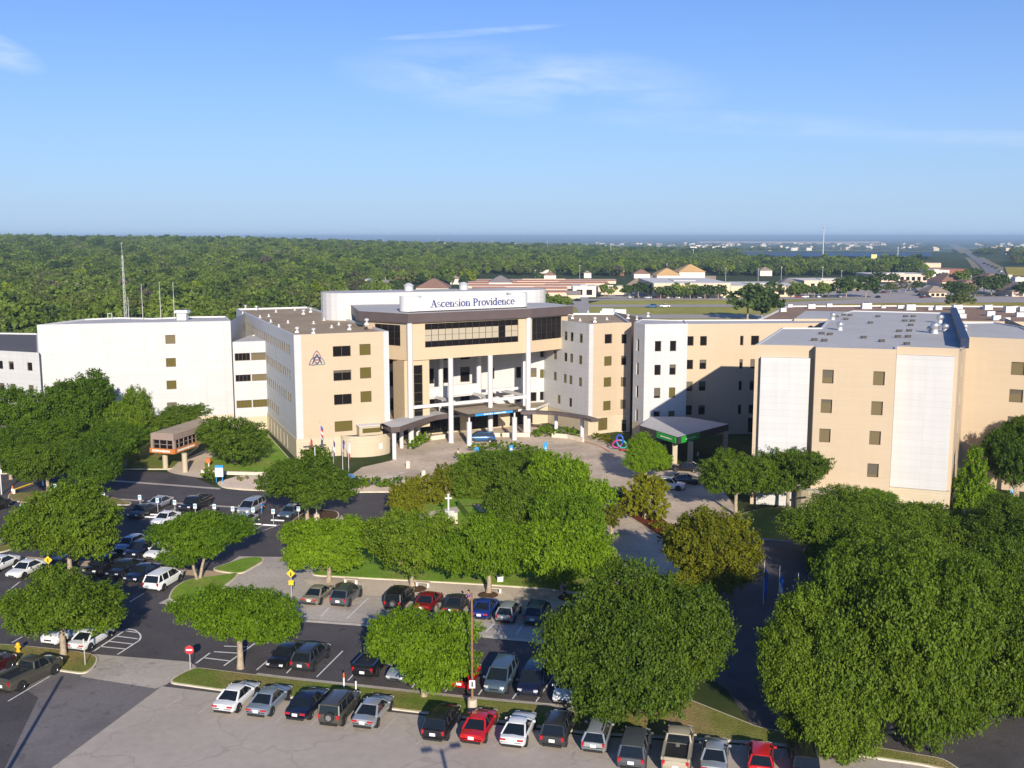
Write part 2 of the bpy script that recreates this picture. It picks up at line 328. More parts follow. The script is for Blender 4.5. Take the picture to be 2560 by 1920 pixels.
sheet('entrance_drive', [(880, 1186), (905, 1168), (985, 1150), (985, 1105), (1050, 1075), (1300, 1050), (1480, 1085), (1545, 1120), (1640, 1180), (1760, 1165), (1800, 1215), (1850, 1285), (1780, 1310), (1690, 1330), (1680, 1380), (1745, 1530), (1545, 1490), (1500, 1400), (1300, 1190), (1080, 1215), (1062, 1222), (930, 1215)], .014, 'concrete_drive')
sheet('side_road', [(1840, 1330), (1930, 1350), (2200, 1370), (2700, 1330), (3000, 1420), (2600, 1520), (2100, 1560), (1900, 1640), (1900, 1780), (1780, 1700), (1740, 1520), (1880, 1440)], .010, 'asphalt')
sheet('side_road', [(1740, 1520), (1880, 1600), (1950, 1760), (2500, 1760), (2760, 1900), (2640, 2000), (2350, 1905), (1890, 1830), (1800, 1700)], .006, 'asphalt')
sheet('side_parking', [(2330, 1285), (2440, 1292), (3000, 1262), (3300, 1330), (2500, 1340), (2330, 1320)], .012, 'asphalt')
sheet('canopy_walk', [(415, 1178), (455, 1150), (530, 1118), (560, 1120), (512, 1158), (508, 1196), (440, 1186)], .022, 'sidewalk', 1)
# raised planting
island([(-400, 1585), (60, 1617), (150, 1626), (231, 1637), (246, 1647), (240, 1667), (212, 1688), (142, 1678), (30, 1660), (-400, 1600)], 'lawn', 1.6)
island([(1417, 1771), (1560, 1770), (1720, 1750), (1820, 1790), (1900, 1822), (2360, 1900), (2420, 1940), (2300, 1914), (1933, 1862), (1460, 1834), (1410, 1828)], 'dry_grass', .6)
island([(417, 1709), (452, 1687), (490, 1671), (640, 1690), (714, 1699), (1140, 1745), (1410, 1770), (1404, 1826), (1246, 1806), (1062, 1785), (800, 1754), (558, 1729)], 'lawn', 1.4)
island([(418, 1502), (432, 1472), (470, 1450), (600, 1433), (588, 1448), (520, 1500), (463, 1512)], 'lawn_bright', 1.4)
island([(525, 1425), (610, 1396), (655, 1394), (662, 1404), (604, 1437), (560, 1433)], 'lawn_bright', 1.4)
island([(722, 1310), (774, 1273), (843, 1279), (850, 1290), (840, 1301), (800, 1306)], 'mulch', 1.0, 'planting_bed')
sheet('tan_sidewalk', [(-300, 1368), (0, 1387), (312, 1410), (535, 1428), (606, 1436), (560, 1447), (312, 1424), (0, 1400), (-300, 1380)], .03, 'tan_walk')
sheet('crossing', [(710, 1347), (740, 1318), (780, 1305), (838, 1302), (855, 1288), (862, 1300), (840, 1318), (790, 1330), (730, 1356)], .03, 'sidewalk')
island([(1060, 1212), (1020, 1260), (962, 1296), (900, 1370), (800, 1418), (770, 1440), (865, 1445), (1200, 1463), (1390, 1476), (1500, 1494), (1545, 1458), (1512, 1400), (1500, 1320), (1440, 1240), (1330, 1192), (1230, 1196), (1150, 1190)], 'lawn_bright', 2.5)
sheet('garden_path', [(1040, 1290), (1085, 1280), (1180, 1262), (1250, 1275), (1330, 1330), (1400, 1400), (1385, 1405), (1310, 1345), (1230, 1290), (1180, 1275), (1100, 1292), (1045, 1305)], .17, 'sidewalk', 1)
island([(1510, 1215), (1565, 1225), (1660, 1300), (1700, 1330), (1712, 1400), (1690, 1420), (1652, 1345), (1562, 1287), (1528, 1250)], 'red_mulch', 1.2, 'planting_bed')
island([(1810, 1300), (1880, 1278), (2010, 1262), (2330, 1290), (2330, 1322), (2200, 1365), (2010, 1358), (1870, 1346), (1800, 1320)], 'lawn', 1.5)
island([(2000, 1370), (2400, 1360), (2560, 1400), (2700, 1480), (2300, 1700), (2050, 1680), (1960, 1560), (2100, 1540)], 'lawn', 2)
sheet('brown_sidewalk', [(2500, 1585), (2570, 1600), (2640, 1640), (2640, 1662), (2560, 1625), (2500, 1600)], .20, 'tan_walk')
island([(540, 1208), (600, 1190), (665, 1194), (860, 1210), (920, 1218), (1010, 1202), (1072, 1188), (1078, 1200), (1010, 1231), (870, 1232), (666, 1228), (600, 1225), (556, 1220)], 'tan_gravel', 1.0, 'gravel_bed')
island([(508, 1160), (570, 1112), (650, 1065), (735, 1160), (745, 1190), (640, 1184), (512, 1182)], 'lawn_bright', 1.0)
island([(-600, 1190), (0, 1186), (315, 1174), (430, 1174), (445, 1160), (500, 1115), (420, 1080), (-400, 1080)], 'lawn', 1.0)
island([(22, 1236), (130, 1228), (262, 1240), (330, 1258), (326, 1264), (100, 1262), (18, 1252)], 'dry_grass', .8)
island([(-330, 1372), (-300, 1340), (20, 1350), (40, 1372), (0, 1384)], 'lawn', .8)
g = G(1262, 1148); island([(g.x + 8.2 * math.cos(a), g.y + 7.4 * math.sin(a)) for a in [k * math.pi / 14 for k in range(28)]], 'lawn_bright', .5, world=True, k=.35)
# gutters and drainage strips in the asphalt
def strip(name, pts, w, z, mname, obj=None):
    mb = obj or MB()
    for (a, b_) in zip(pts, pts[1:]):
        a, b_ = Vector(a[:2]), Vector(b_[:2]); n = (b_ - a).normalized(); n = Vector((-n.y, n.x)) * w / 2
        mb.face([(*(a - n), z), (*(b_ - n), z), (*(b_ + n), z), (*(a + n), z)][::1])
    return mb
def strip_px(name, pts, w, z, mname): return tag(strip(name, [G(*p) for p in pts], w, z, mname).build(name, M[mname]), kind='structure')
strip_px('gutter', [(283, 1202), (550, 1222)], .8, .016, 'concrete')
strip_px('gutter', [(-200, 1240), (20, 1250)], .8, .016, 'concrete'); strip_px('gutter', [(300, 1248), (600, 1269)], .6, .016, 'concrete')
strip_px('gutter', [(752, 1552), (948, 1566), (1174, 1588), (1420, 1612)], .55, .03, 'kerb')
strip_px('gutter', [(640, 1686), (714, 1695), (1140, 1741), (1417, 1767)], .5, .03, 'concrete')
# ------------------------------------------------------------- painted markings
mk = MB(); red = MB(); faint = MB()
def line(u0, v0, u1, v1, w=.12, z=.034, mb=None): strip('', [G(u0, v0), G(u1, v1)], w, z, None, mb or mk)
for q in [(792, 1693, 857, 1628), (641, 1676, 668, 1653), (716, 1684, 730, 1670), (870, 1702, 890, 1680), (1030, 1720, 1040, 1706), (1113, 1730, 1128, 1710), (1196, 1738, 1206, 1724), (1281, 1748, 1292, 1733), (1340, 1755, 1420, 1640),
          (803, 1541, 822, 1520), (867, 1547, 922, 1495), (934, 1554, 962, 1525), (1016, 1560, 1060, 1516), (1155, 1561, 1170, 1541), (1215, 1580, 1240, 1555), (1289, 1588, 1308, 1562), (1363, 1594, 1380, 1570),
          (30, 1607, 73, 1583), (325, 1505, 360, 1484), (20, 1754, 124, 1692), (415, 1771, 455, 1741), (20, 1478, 50, 1455),
          (1040, 1862, 1130, 1800), (1140, 1864, 1226, 1808), (1233, 1868, 1305, 1814), (1330, 1876, 1390, 1824), (1424, 1884, 1480, 1835), (1527, 1900, 1575, 1845), (1840, 1880, 1855, 1862), (1950, 1900, 1958, 1878),
          (495, 1785, 560, 1735), (590, 1800, 650, 1745), (690, 1806, 745, 1757), (775, 1815, 830, 1766), (862, 1824, 910, 1775), (950, 1836, 1000, 1784),
          (650, 1330, 700, 1312), (615, 1336, 660, 1312), (560, 1300, 600, 1282), (460, 1310, 500, 1292), (420, 1280, 440, 1270), (505, 1290, 540, 1274)]: line(*q, mb=faint if q[1] > 1760 else None)
for q in [(232, 1630, 318, 1573), (294, 1637, 348, 1602), (250, 1617, 312, 1623), (273, 1604, 333, 1611), (292, 1591, 345, 1598), (310, 1578, 345, 1582), (318, 1573, 338, 1576), (338, 1576, 350, 1586), (350, 1586, 352, 1594), (352, 1594, 348, 1602),
          (490, 1659, 525, 1633), (560, 1665, 640, 1607), (508, 1645, 573, 1653), (535, 1630, 600, 1634), (560, 1616, 620, 1618)]: line(*q, w=.16)
for q in [(1440, 1098, 1500, 1116), (1500, 1116, 1525, 1130)]: line(*q, w=.3, mb=red)
for q in [(920, 1197, 1000, 1190), (945, 1206, 1010, 1196), (1000, 1183, 1012, 1180), (1386, 1132, 1402, 1130), (1450, 1134, 1464, 1136)]: line(*q, w=.3)
mat('paint_worn', (.53, .48, .43), .85, noise=[(3, .12)]); tag(faint.build('worn_parking_lines', M['paint_worn']), kind='structure'); tag(mk.build('parking_lines', M['paint_white']), kind='structure'); tag(red.build('red_kerb_line', M['paint_red']), kind='structure')
# ============================================================= hospital
wall_mat('white_panel', (.535, .53, .535), (.45, .44, .44), .88, 3.6, .04, vary=.05, streak=.09)
wall_mat('beige_panel', (.515, .405, .285), (.49, .385, .27), .62, 0, .05, vary=.03, streak=.045)
wall_mat('beige_base', (.55, .465, .335), (.47, .395, .28), .4, 0, .04, vary=.06, streak=.07)
wall_mat('beige_trim', (.56, .435, .29), (.46, .355, .23), 6.6, 6.2, .06, vary=.02, streak=.03)
mat('trim_white', (.62, .61, .615), .55); mat('brown_metal', (.105, .078, .076), .5, noise=[(.4, .06)]); mat('dark_metal', (.04, .034, .034), .5)
mat('roof_gravel', (.38, .295, .20), .95, noise=[(.1, .14), (1.1, .1), (9, .16)], spec=.1); mat('roof_grey', (.50, .485, .475), .9, noise=[(.12, .07), (.9, .05), (12, .05)], spec=.2)
mat('roof_dark', (.13, .12, .125), .9, noise=[(.15, .1), (2, .08)], spec=.2); mat('canopy_roof', (.36, .30, .22), .9, noise=[(.3, .12), (2, .08)], spec=.1)
mat('roof_red_gravel', (.32, .215, .155), .95, noise=[(.08, .12), (1, .12), (7, .12)], spec=.1)
mat('glass_dark', (.012, .010, .010), .12, spec=.25); mat('glass_olive', (.12, .098, .028), .12, spec=.25); mat('glass_tan', (.17, .135, .075), .25, spec=.2)
mat('blind', (.42, .36, .27), .6); mat('blind_dim', (.10, .085, .06), .5); mat('frame', (.13, .095, .05), .5); mat('frame_dark', (.05, .04, .036), .5); mat('steel', (.62, .62, .62), .35, metal=.7); mat('galv', (.60, .60, .61), .5, metal=.2)
mat('navy_membrane', (.016, .028, .075), .5); mat('interior', (.03, .026, .022), .9)
mat('sign_white', (.80, .80, .80), .5); mat('sign_blue', (.03, .27, .62), .5); mat('letter_blue', (.045, .06, .20), .5); mat('sign_green', (.015, .33, .03), .5); mat('sign_orange', (.55, .19, .05), .5)
GL = {'d': 'glass_dark', 'o': 'glass_olive', 't': 'glass_tan'}
WC = {}; WN = [0]
def win_mesh(w, h, kind, mul, fr='frame'):
    WN[0] += 1; bl_ = (0, .0, .35, 0, .55, 0, .25, .8)[(WN[0] * 5) % 8] if w < 4 else 0
    key = (round(w, 2), round(h, 2), kind, mul, fr, bl_)
    if key in WC: return WC[key]
    mb = MB(); f = .07; y = .02
    mb.face([(0, .12, 0), (w, .12, 0), (w, .12, h), (0, .12, h)], 1)
    for a in ((w / 2, y + .05, f / 2, w, .14, f), (w / 2, y + .05, h - f / 2, w, .14, f), (f / 2, y + .05, h / 2, f, .14, h - 2 * f), (w - f / 2, y + .05, h / 2, f, .14, h - 2 * f)):
        mb.box(a[:3], a[3:])
    if kind in 'dt' and bl_: mb.box((w / 2, .1, h * (1 - bl_ / 2)), (w - .1, .02, h * bl_), 0, 2)
    for k in range(1, mul + 1): mb.box((w * k / (mul + 1), y + .05, h / 2), (.05, .12, h - 2 * f))
    WC[key] = mb.mesh('window', [M[fr], M[GL[kind]], M['blind_dim']]); return WC[key]
def wall(mb, A, B, z0, z1, ops=(), parent=None, mi=0, dep=.28, fr='frame', u0=0.0):
    """a wall from A to B (seen from outside A is on the left) with real openings; each opening (s, z, w, h, kind, mullions) gets a window part"""
    A, B = Vector(A[:2]), Vector(B[:2]); e = (B - A); L = e.length; e /= L; n = Vector((e.y, -e.x))
    rects = [(s - w / 2, s + w / 2, z - h / 2, z + h / 2) for s, z, w, h, k, m_ in ops]
    rects = [(max(.02, a), min(L - .02, b), c, d) for a, b, c, d in rects]
    ss = sorted({0.0, L, *[r[0] for r in rects], *[r[1] for r in rects]}); zs = sorted({z0, z1, *[r[2] for r in rects], *[r[3] for r in rects]})
    P = lambda s, z, d=0.0: (A.x + e.x * s - n.x * d, A.y + e.y * s - n.y * d, z)
    for a, b in zip(ss, ss[1:]):
        if b - a < 1e-5: continue
        run = None
        for c, d in zip(zs, zs[1:]):
            x, y = (a + b) / 2, (c + d) / 2; hole = any(r[0] < x < r[1] and r[2] < y < r[3] for r in rects)
            if not hole: run = (run[0] if run else c, d)
            if hole or d == zs[-1]:
                if run:
                    mb.face([P(a, run[0]), P(b, run[0]), P(b, run[1]), P(a, run[1])], mi, [(u0 + a, run[0]), (u0 + b, run[0]), (u0 + b, run[1]), (u0 + a, run[1])]); run = None
    for (a, b, c, d), (s, z, w, h, k, m_) in zip(rects, ops):
        for q in ([P(a, c), P(a, c, dep), P(a, d, dep), P(a, d)], [P(b, c, dep), P(b, c), P(b, d), P(b, d, dep)], [P(a, c), P(b, c), P(b, c, dep), P(a, c, dep)], [P(a, d, dep), P(b, d, dep), P(b, d), P(a, d)]):
            mb.face(q, mi, [(0.3, .3)] * 4)
        if parent:
            off = parent.location
            p = P(a, c, dep - .14)
            link('window', win_mesh(b - a, d - c, k, m_, fr), parent, (p[0] - off.x, p[1] - off.y, p[2] - off.z), math.atan2(e.y, e.x))
    return L
def grid(A, B, us, v, zs, w, h, kinds, mul=0):
    """window list: columns read at photo points (u, v) on the wall A-B, rows at heights zs"""
    out = []
    for j, z in enumerate(zs):
        for i, u in enumerate(us):
            s, _ = W(u, v, A, B); k = kinds[j][i] if isinstance(kinds[0], str) and len(kinds) > 1 else kinds[0][0]
            if k == '.': continue
            out.append((s, z, w, h, k, mul))
    return out
def roof_slab(mb, pts, z, mi, pmi=None, par=.35, pw=.3):
    mb.poly(pts, z - par, mi)
    if pmi is not None:
        o = ccw(pts); i = inset(o, pw); n = len(o)
        for k in range(n):
            a, b, c, d = o[k], o[(k + 1) % n], i[(k + 1) % n], i[k]
            mb.face([(*a, z), (*b, z), (*c, z), (*d, z)], pmi); mb.face([(*d, z - par), (*d, z), (*c, z), (*c, z - par)], pmi)
HG = 'wings of the hospital'
# ---- D: beige and white wing with the knot emblem
T = thing('hospital_wing', 'hospital wing with beige front, white shaded side and a knot emblem high on its front', 'hospital wing', (-35.1, 164, 0), group=HG)
FL, FR, BL, BR = (-35.1, 164.0), (-20.6, 170.4), (-60.6, 225.0), (-46.1, 231.4)
off = tuple(T.location); ZT = 20.4; ZB = 3.3
mb = MB(off)
us = [(603, 6), (617, 6), (632, 6)]
def side_ops():
    ops = []; L = (Vector(BL) - Vector(FL)).length
    for z, n0, n1 in ((17.6, 0, 15), (13.5, 3, 15), (9.5, 3, 15), (5.4, 5, 15)):
        for k in range(n0, 15):
            s = L * .05 + k * (L * .93 / 15.0)
            for d in (-.95, .95): ops.append((s + d, z, 1.0, 1.5, 'd' if (k * 7 + int(z)) % 3 else 't', 0))
    return [o for o in ops if o[0] < L - 1.2][:92]
wall(mb, BL, FL, ZB, ZT, side_ops(), T, 0, dep=.15)
v0 = 875
fo = []
for z in (17.4, 13.4, 9.4, 4.9): fo.append((W(856, 937, FL, FR)[0], z, 3.0, 1.75, 'd' if z > 8 else 'o', 1))
for z, k in ((17.5, 'o'), (13.6, 'o'), (9.6, 'o')): fo.append((W(914, 937, FL, FR)[0], z, 1.9, 1.85, k, 0))
d = (Vector(FR) - Vector(FL)).normalized(); a1 = Vector(FL) + d * 1.15; b1 = Vector(FR) - d * .95
sh = 1.15
wall(mb, FL, a1, ZB, ZT, (), T, 0); wall(mb, a1, b1, ZB, ZT, [(s - sh, *r) for s, *r in fo], T, 1, u0=sh); wall(mb, b1, FR, ZB, ZT, (), T, 0)
wall(mb, FR, BR, ZB, ZT, (), T, 0); wall(mb, BR, BL, ZB, ZT, (), T, 0)
mb.build('wall', [M['white_panel'], M['beige_panel']], T)
mb = MB(off); roof_slab(mb, [FL, FR, BR, BL], ZT, 0, 1); mb.build('roof', [M['roof_gravel'], M['trim_white']], T)
mb = MB(off); n = Vector((d.y, -d.x)); po = .12
q0 = Vector(FL) + n * po - d * po; q1 = Vector(FR) + n * po
side = (Vector(BL) - Vector(FL)).normalized()
wall(mb, Vector(BL) - d * po, q0, 0, ZB, [(20 + 3.2 * k, 1.5, .35, 2.4, 'd', 0) for k in range(13)], None, 0)
wall(mb, q0, q1, 0, ZB, [], None, 0); wall(mb, q1, Vector(BR) + d * .1, 0, ZB, (), None, 0)
mb.poly([q0, q1, FR, FL, BL, Vector(BL) - d * po], ZB, 0)
mb.build('base', M['beige_base'], T)
# rounded bay at the foot of the front
mb = MB(off); a, b = Vector(FR) - d * 8.6, Vector(FR) - d * .1; mid = (a + b) / 2; hw = (b - a).length / 2; pts = []
for k in range(17):
    t = math.pi * k / 16; q = mid - d * hw * math.cos(t) + n * (.12 + 2.9 * math.sin(t)); pts.append((q.x, q.y))
acc = 0
for p, q in zip(pts, pts[1:]):
    L = math.dist(p, q); mb.face([(*p, 0), (*q, 0), (*q, 3.5), (*p, 3.5)], 0, [(acc, 0), (acc + L, 0), (acc + L, 3.5), (acc, 3.5)]); acc += L
mb.poly(pts, 3.3, 1)
ip = inset(pts, .25)
mb.build('rounded_bay', [M['beige_base'], M['roof_dark']], T)
def blk(mb, o, e, n, s, y, z, w, dd, h, mi=0):
    c = Vector(o) + e * s + n * y; mb.box((c.x, c.y, z), (w, dd, h), math.atan2(e.y, e.x), mi)
mb = MB(off); blk(mb, FL, d, n, 12.0, .9, 4.15, 4.0, 1.7, 1.6, 0); blk(mb, FL, d, n, 12.0, 1.0, 5.0, 4.3, 2.0, .12, 1); blk(mb, FL, d, n, 12.1, 1.78, 4.2, 3.1, .1, .75, 2)
mb.build('window_bay', [M['beige_base'], M['trim_white'], M['glass_olive']], T)
mb = MB(off); blk(mb, FL, d, n, 8.2, .14, 1.15, 1.3, .12, 2.3, 0); mb.build('door', M['galv'], T)
mb = MB(off); c = Vector(FR) - d * 2.5 + n * 2.72; mb.box((c.x, c.y, 1.6), (.55, .08, .9), math.atan2(d.y, d.x) + .25); mb.build('notice_board', M['sign_white'], T)
# emblem: three-lobed knot drawn as one interlaced band with an A in it
cc, s0 = [], W(792, 892, FL, FR)[0]
mbk = MB(off)
def on_front(x, z, o=.06): q = Vector(FL) + d * (s0 + x) + n * o; return Vector((q.x, q.y, 16.35 + z))
for lobe in range(3):
    an = math.pi / 2 + lobe * 2 * math.pi / 3; ax = (math.cos(an), math.sin(an)); ay = (-ax[1], ax[0])
    for sd in (-1, 1):
        prev = None
        for k in range(15):
            t = k / 14; w = sd * .62 * math.sin(math.pi * t ** .85); r_ = -.55 + 2.05 * t; p = (ax[0] * r_ + ay[0] * w, ax[1] * r_ + ay[1] * w - .15)
            if prev: mbk.tube(on_front(*prev), on_front(*p), .065, n=5, mi=lobe, cap=False)
            prev = p
for (x0, z0, x1, z1) in ((-.75, -.75, 0, .75), (0, .75, .75, -.75)): mbk.tube(on_front(x0, z0, .1), on_front(x1, z1, .1), .10, n=5, mi=1)
mbk.tube(on_front(-.4, -.15, .1), on_front(.4, -.15, .1), .08, n=5, mi=0)
mat('knot_purple', (.22, .07, .16), .5); mat('knot_navy', (.05, .06, .16), .5); mat('knot_teal', (.08, .22, .30), .5)
mbk.build('emblem', [M['knot_purple'], M['knot_navy'], M['knot_teal']], T)
# ---- F: mirrored wing right of the entrance, grey-white shaded side, beige end
T = thing('hospital_wing', 'hospital wing with shaded white side and narrow beige end with olive blinds beside the entrance', 'hospital wing', (14, 184.6, 0), group=HG); off = tuple(T.location)
fl, fr, b2 = Vector((13.95, 184.6)), Vector((19.5, 188.0)), Vector((21.9, 187.4)); sd = Vector((-.48, .877)); bl = fl + sd * 30; br = Vector((21.5, 212)); mb = MB(off)
A = bl; ops = []
for row, (z, us_, ks) in enumerate([(17.6, [1414, 1429, 1452], 'dddd'), (13.6, [1388, 1414, 1428.5, 1451], 'tdto'), (9.5, [1388, 1413, 1427, 1451], 'ttot'), (5.2, [1398, 1427], 'td')]):
    for u, k in zip(us_, ks): ops.append((W(u, 930, bl, fl)[0], z, 1.05 if row < 3 else 1.0, 1.65, k, 0))
wall(mb, bl, fl, 3.25, 20.4, ops, T, 0, dep=.16)
e = (fr - fl).normalized(); c1 = fl + e * .95
wall(mb, fl, c1, 3.25, 20.4, (), T, 0); wall(mb, c1, fr, 3.25, 20.4, [(W(u, 900, c1, fr)[0], z, 1.7, 1.75, k, 0) for u, z, k in ((1520.5, 17.5, 'd'), (1520, 13.4, 'o'), (1519.5, 9.5, 'o'), (1519, 5.1, 'o'))], T, 1, u0=.95)
wall(mb, fr, b2, 3.25, 20.4, [(1.15, z, .95, 1.75, k, 0) for z, k in ((17.4, 'd'), (13.4, 'd'), (9.4, 't'), (5.2, 't'))], T, 1)
wall(mb, b2, br, 3.25, 20.4, (), T, 1); wall(mb, br, bl, 3.25, 20.4, (), T, 1)
mb.build('wall', [M['white_panel'], M['beige_panel']], T)
mb = MB(off); roof_slab(mb, [fl, fr, b2, br, bl], 20.4, 0, 1); mb.build('roof', [M['roof_gravel'], M['trim_white']], T)
mb = MB(off); n2 = Vector((e.y, -e.x)) * .12
wall(mb, bl, fl + n2 - e * .1, 0, 3.25, (), T, 0); wall(mb, fl + n2 - e * .1, fr + n2, 0, 3.25, [(3.35, 1.75, 2.1, 2.3, 'o', 1)], T, 0); wall(mb, fr + n2, b2, 0, 3.25, [(1.3, 1.2, .9, 2.2, 'd', 0)], T, 0)
mb.poly([fl - e * .1 + n2, fr + n2, fr, fl], 3.25, 0); mb.build('base', M['beige_base'], T)
# ---- G: white tower
T = thing('hospital_tower', 'plain white hospital tower with two columns of dark windows above the green canopy', 'hospital tower', (23.5, 178, 0), group=HG); off = tuple(T.location)
g0, g1, g2, g3 = Vector((21.7, 182.0)), Vector((23.2, 178.3)), Vector((30.9, 179.6)), Vector((31.6, 187)); mb = MB(off); zt = 20.9
wall(mb, g0, g1, 3.1, zt, [(1.6, z, .85, 2.1, 'd', 0) for z in (17.0, 12.8, 8.7, 4.4)], T, 0)
wall(mb, g1, g2, 3.1, zt, [(W(u, 920, g1, g2)[0], z, 1.15, 1.85, k, 0) for z in (17.0, 12.8, 8.7, 4.5) for u, k in ((1644, 'd'), (1681.5, 'o' if z < 12 else 'd'))], T, 0)
wall(mb, g2, g3, 3.1, zt, (), T, 0); mb.build('wall', M['white_panel'], T)
mb = MB(off); roof_slab(mb, [g0, g1, g2, g3, (24, 190)], zt, 0, 1, .15); mb.build('roof', [M['roof_grey'], M['trim_white']], T)
mb = MB(off)
for p, q in ((g0, g1), (g1, g2), (g2, g3)): wall(mb, p, q, 0, 3.1, (), T, 0)
mb.build('base', M['beige_base'], T)
# ---- H: recessed beige wing between tower and big block, flat grey roof
T = thing('hospital_wing', 'recessed beige hospital wing in the shadow between white tower and big block', 'hospital wing', (31, 186, 0), group=HG); off = tuple(T.location)
h0, h1, h2 = Vector((29.5, 184.6)), Vector((41.5, 185.6)), Vector((62, 187.5)); mb = MB(off)
wall(mb, h0, h1, 0, 20.4, [(W(u, 900, h0, h1)[0], z, 1.25, 1.75, 'd', 0) for z in (17.3, 13.0, 9.0, 4.6) for u in (1724.5, 1757.5)] , T, 0)
wall(mb, h1, h2, 0, 20.4, [(W(u, 900, h1, h2)[0], z, 1.5, 1.75, 'd', 0) for z in (17.3, 13.0, 9.0, 4.6) for u in (1847, 1886, 1930)] + [(5.5, 1.6, 7, 2.8, 'd', 3)], T, 0, u0=11)
wall(mb, Vector((21.5, 215)), h0, 0, 20.4, (), T, 0); mb.build('wall', M['beige_panel'], T)
mb = MB(off); roof_slab(mb, [h0, h1, h2, (70, 196), (25, 194)], 20.4, 0, 1, .2); mb.build('roof', [M['roof_grey'], M['trim_white']], T)
# ---- I: big block
T = thing('hospital_block', 'big beige hospital block with two windowless white panels and wide grey roof', 'hospital block', (45, 136, 0), group=HG); off = tuple(T.location); zt = 21.8
P_ = lambda u, v, z=zt: G(u, v, z).to_2d()
i0 = P_(1889, 853, 22.25); i1 = P_(2037, 856, 22.25); i2 = P_(2040, 868); i3 = P_(2241, 873.5); i4 = P_(2243, 866); i5 = P_(2398, 871.5); i6 = P_(2418, 842); i7 = P_(2640, 851); iB = P_(1955, 812, 22.25)
mb = MB(off)
k0 = i0; bands = 1.0
wall(mb, iB, i0, 0, zt, (), T, 0); wall(mb, i0, i1, 0, zt, (), T, 0, u0=3); wall(mb, i1, i2, 0, zt, (), T, 0)
rows = (18.0, 14.1, 10.2, 5.9)
wall(mb, i2, i3, 0, zt, [(W(u, v, i2, i3)[0], z, 1.4, 1.8, k, 0) for j, z in enumerate(rows) for u, v, k in ((2070 - j * 4, 940 + 75 * j, 't'), (2198 - j * 5, 934 + 75 * j, 't'))], T, 0)
wall(mb, i3, i4, 0, zt, (), T, 0); wall(mb, i4, i5, 0, zt, (), T, 0)
i55 = i5 + (i6 - i5) * 1.0
wall(mb, i5, i55, 0, zt, [((i6 - i5).length * .45, z, 1.9, 1.9, 't', 0) for z in rows], T, 0)
wall(mb, i55, i7, 0, zt, [(W(u, 950, i55, i7)[0], z, 1.75, 1.85, 't', 0) for z in (17.6, 13.7, 9.8, 5.7) for u in (2543, 2600)], T, 0)
wall(mb, i7, i7 + Vector((12, 40)), 0, zt, (), T, 0)
mb.build('wall', M['beige_panel'], T)
for name, a, b, dd, z1 in (('white_panel', i0 + (i1 - i0) * .10, i0 + (i1 - i0) * .93, .75, 20.2), ('white_panel', i4 + (i5 - i4) * .0, i4 + (i5 - i4) * .93, .9, 20.8)):
    e = (b - a).normalized(); n = Vector((e.y, -e.x)); mb = MB(off); z0 = 3.2 if dd > .8 else .2
    wall(mb, a + n * dd, b + n * dd, z0, z1, (), None, 0); wall(mb, a - n * .1, a + n * dd, z0, z1, (), None, 0); wall(mb, b + n * dd, b - n * .1, z0, z1, (), None, 0)
    mb.poly([a + n * dd, b + n * dd, b - n * .1, a - n * .1], z1, 1); mb.build(name, [M['white_panel'], M['galv']], T)
    if dd > .8:
        mb = MB(off); q = [a - e * .6 + n * (dd + .1), b + e * .35 + n * (dd + .1), b + e * .35 - n * .2, a - e * .6 - n * .2]; 
        for p, r in zip(q[:3], q[1:]): wall(mb, p, r, 0, 3.15, (), None, 0)
        wall(mb, q[3], q[0], 0, 3.15, (), None, 0); mb.poly(q, 3.15, 0); mb.build('base', M['beige_base'], T)
        mb = MB(off); q = [a - e * 6.5 + n * 3.0, a - e * .7 + n * 3.0, a - e * .7 - n * .2, a - e * 6.5 - n * .2]
        wall(mb, q[0], q[1], 0, 2.9, [(4.6, 1.2, 1.1, 2.3, 'd', 0)], T, 0); wall(mb, q[1], q[2], 0, 2.9, (), None, 0); wall(mb, q[3], q[0], 0, 2.9, (), None, 0); mb.poly(q, 2.9, 0); mb.build('porch', M['beige_base'], T)
mb = MB(off); b0, b1, b2_, b3, b4 = P_(2052, 812, 22.25), P_(2075, 792), P_(2130, 776), P_(2382, 782), P_(2413, 868)
roof_slab(mb, [i0, i1, i2, i3, i4, i5, b4, b3, b2_, b1, b0, iB], zt, 0, 1, .18, .25)
r7 = i7 + Vector((6, 22)); q6 = P_(2405, 806)
roof_slab(mb, [i6, i7, r7, (r7.x, q6.y + 1), q6], zt, 0, 1, .18, .25)
mb.build('roof', [M['roof_grey'], M['galv']], T)
mb = MB(off); w0, w1 = P_(2383, 783), P_(2412, 867); e = (w1 - w0).normalized(); n = Vector((e.y, -e.x))
mb.prism([w0 - n * .5, w1 - n * .5, w1 + n * .5, w0 + n * .5], zt - .2, zt + 1.1, 0); mb.build('roof_divider', M['navy_membrane'], T)
# low curved annex roof at the foot of the block
mb = MB(off); c = (i2 + i3) / 2; e = (i3 - i2).normalized(); n = Vector((e.y, -e.x)); pts = []
for k in range(13):
    t = math.pi * k / 12; q = c + e * (-5.2 * math.cos(t) - 1.5) + n * (2.6 * math.sin(t)); pts.append(q)
for p, q in zip(pts, pts[1:]): wall(mb, p, q, 0, 3.1, (), None, 0)
mb.poly(pts, 3.0, 1); mb.build('rounded_bay', [M['beige_base'], M['roof_grey']], T)
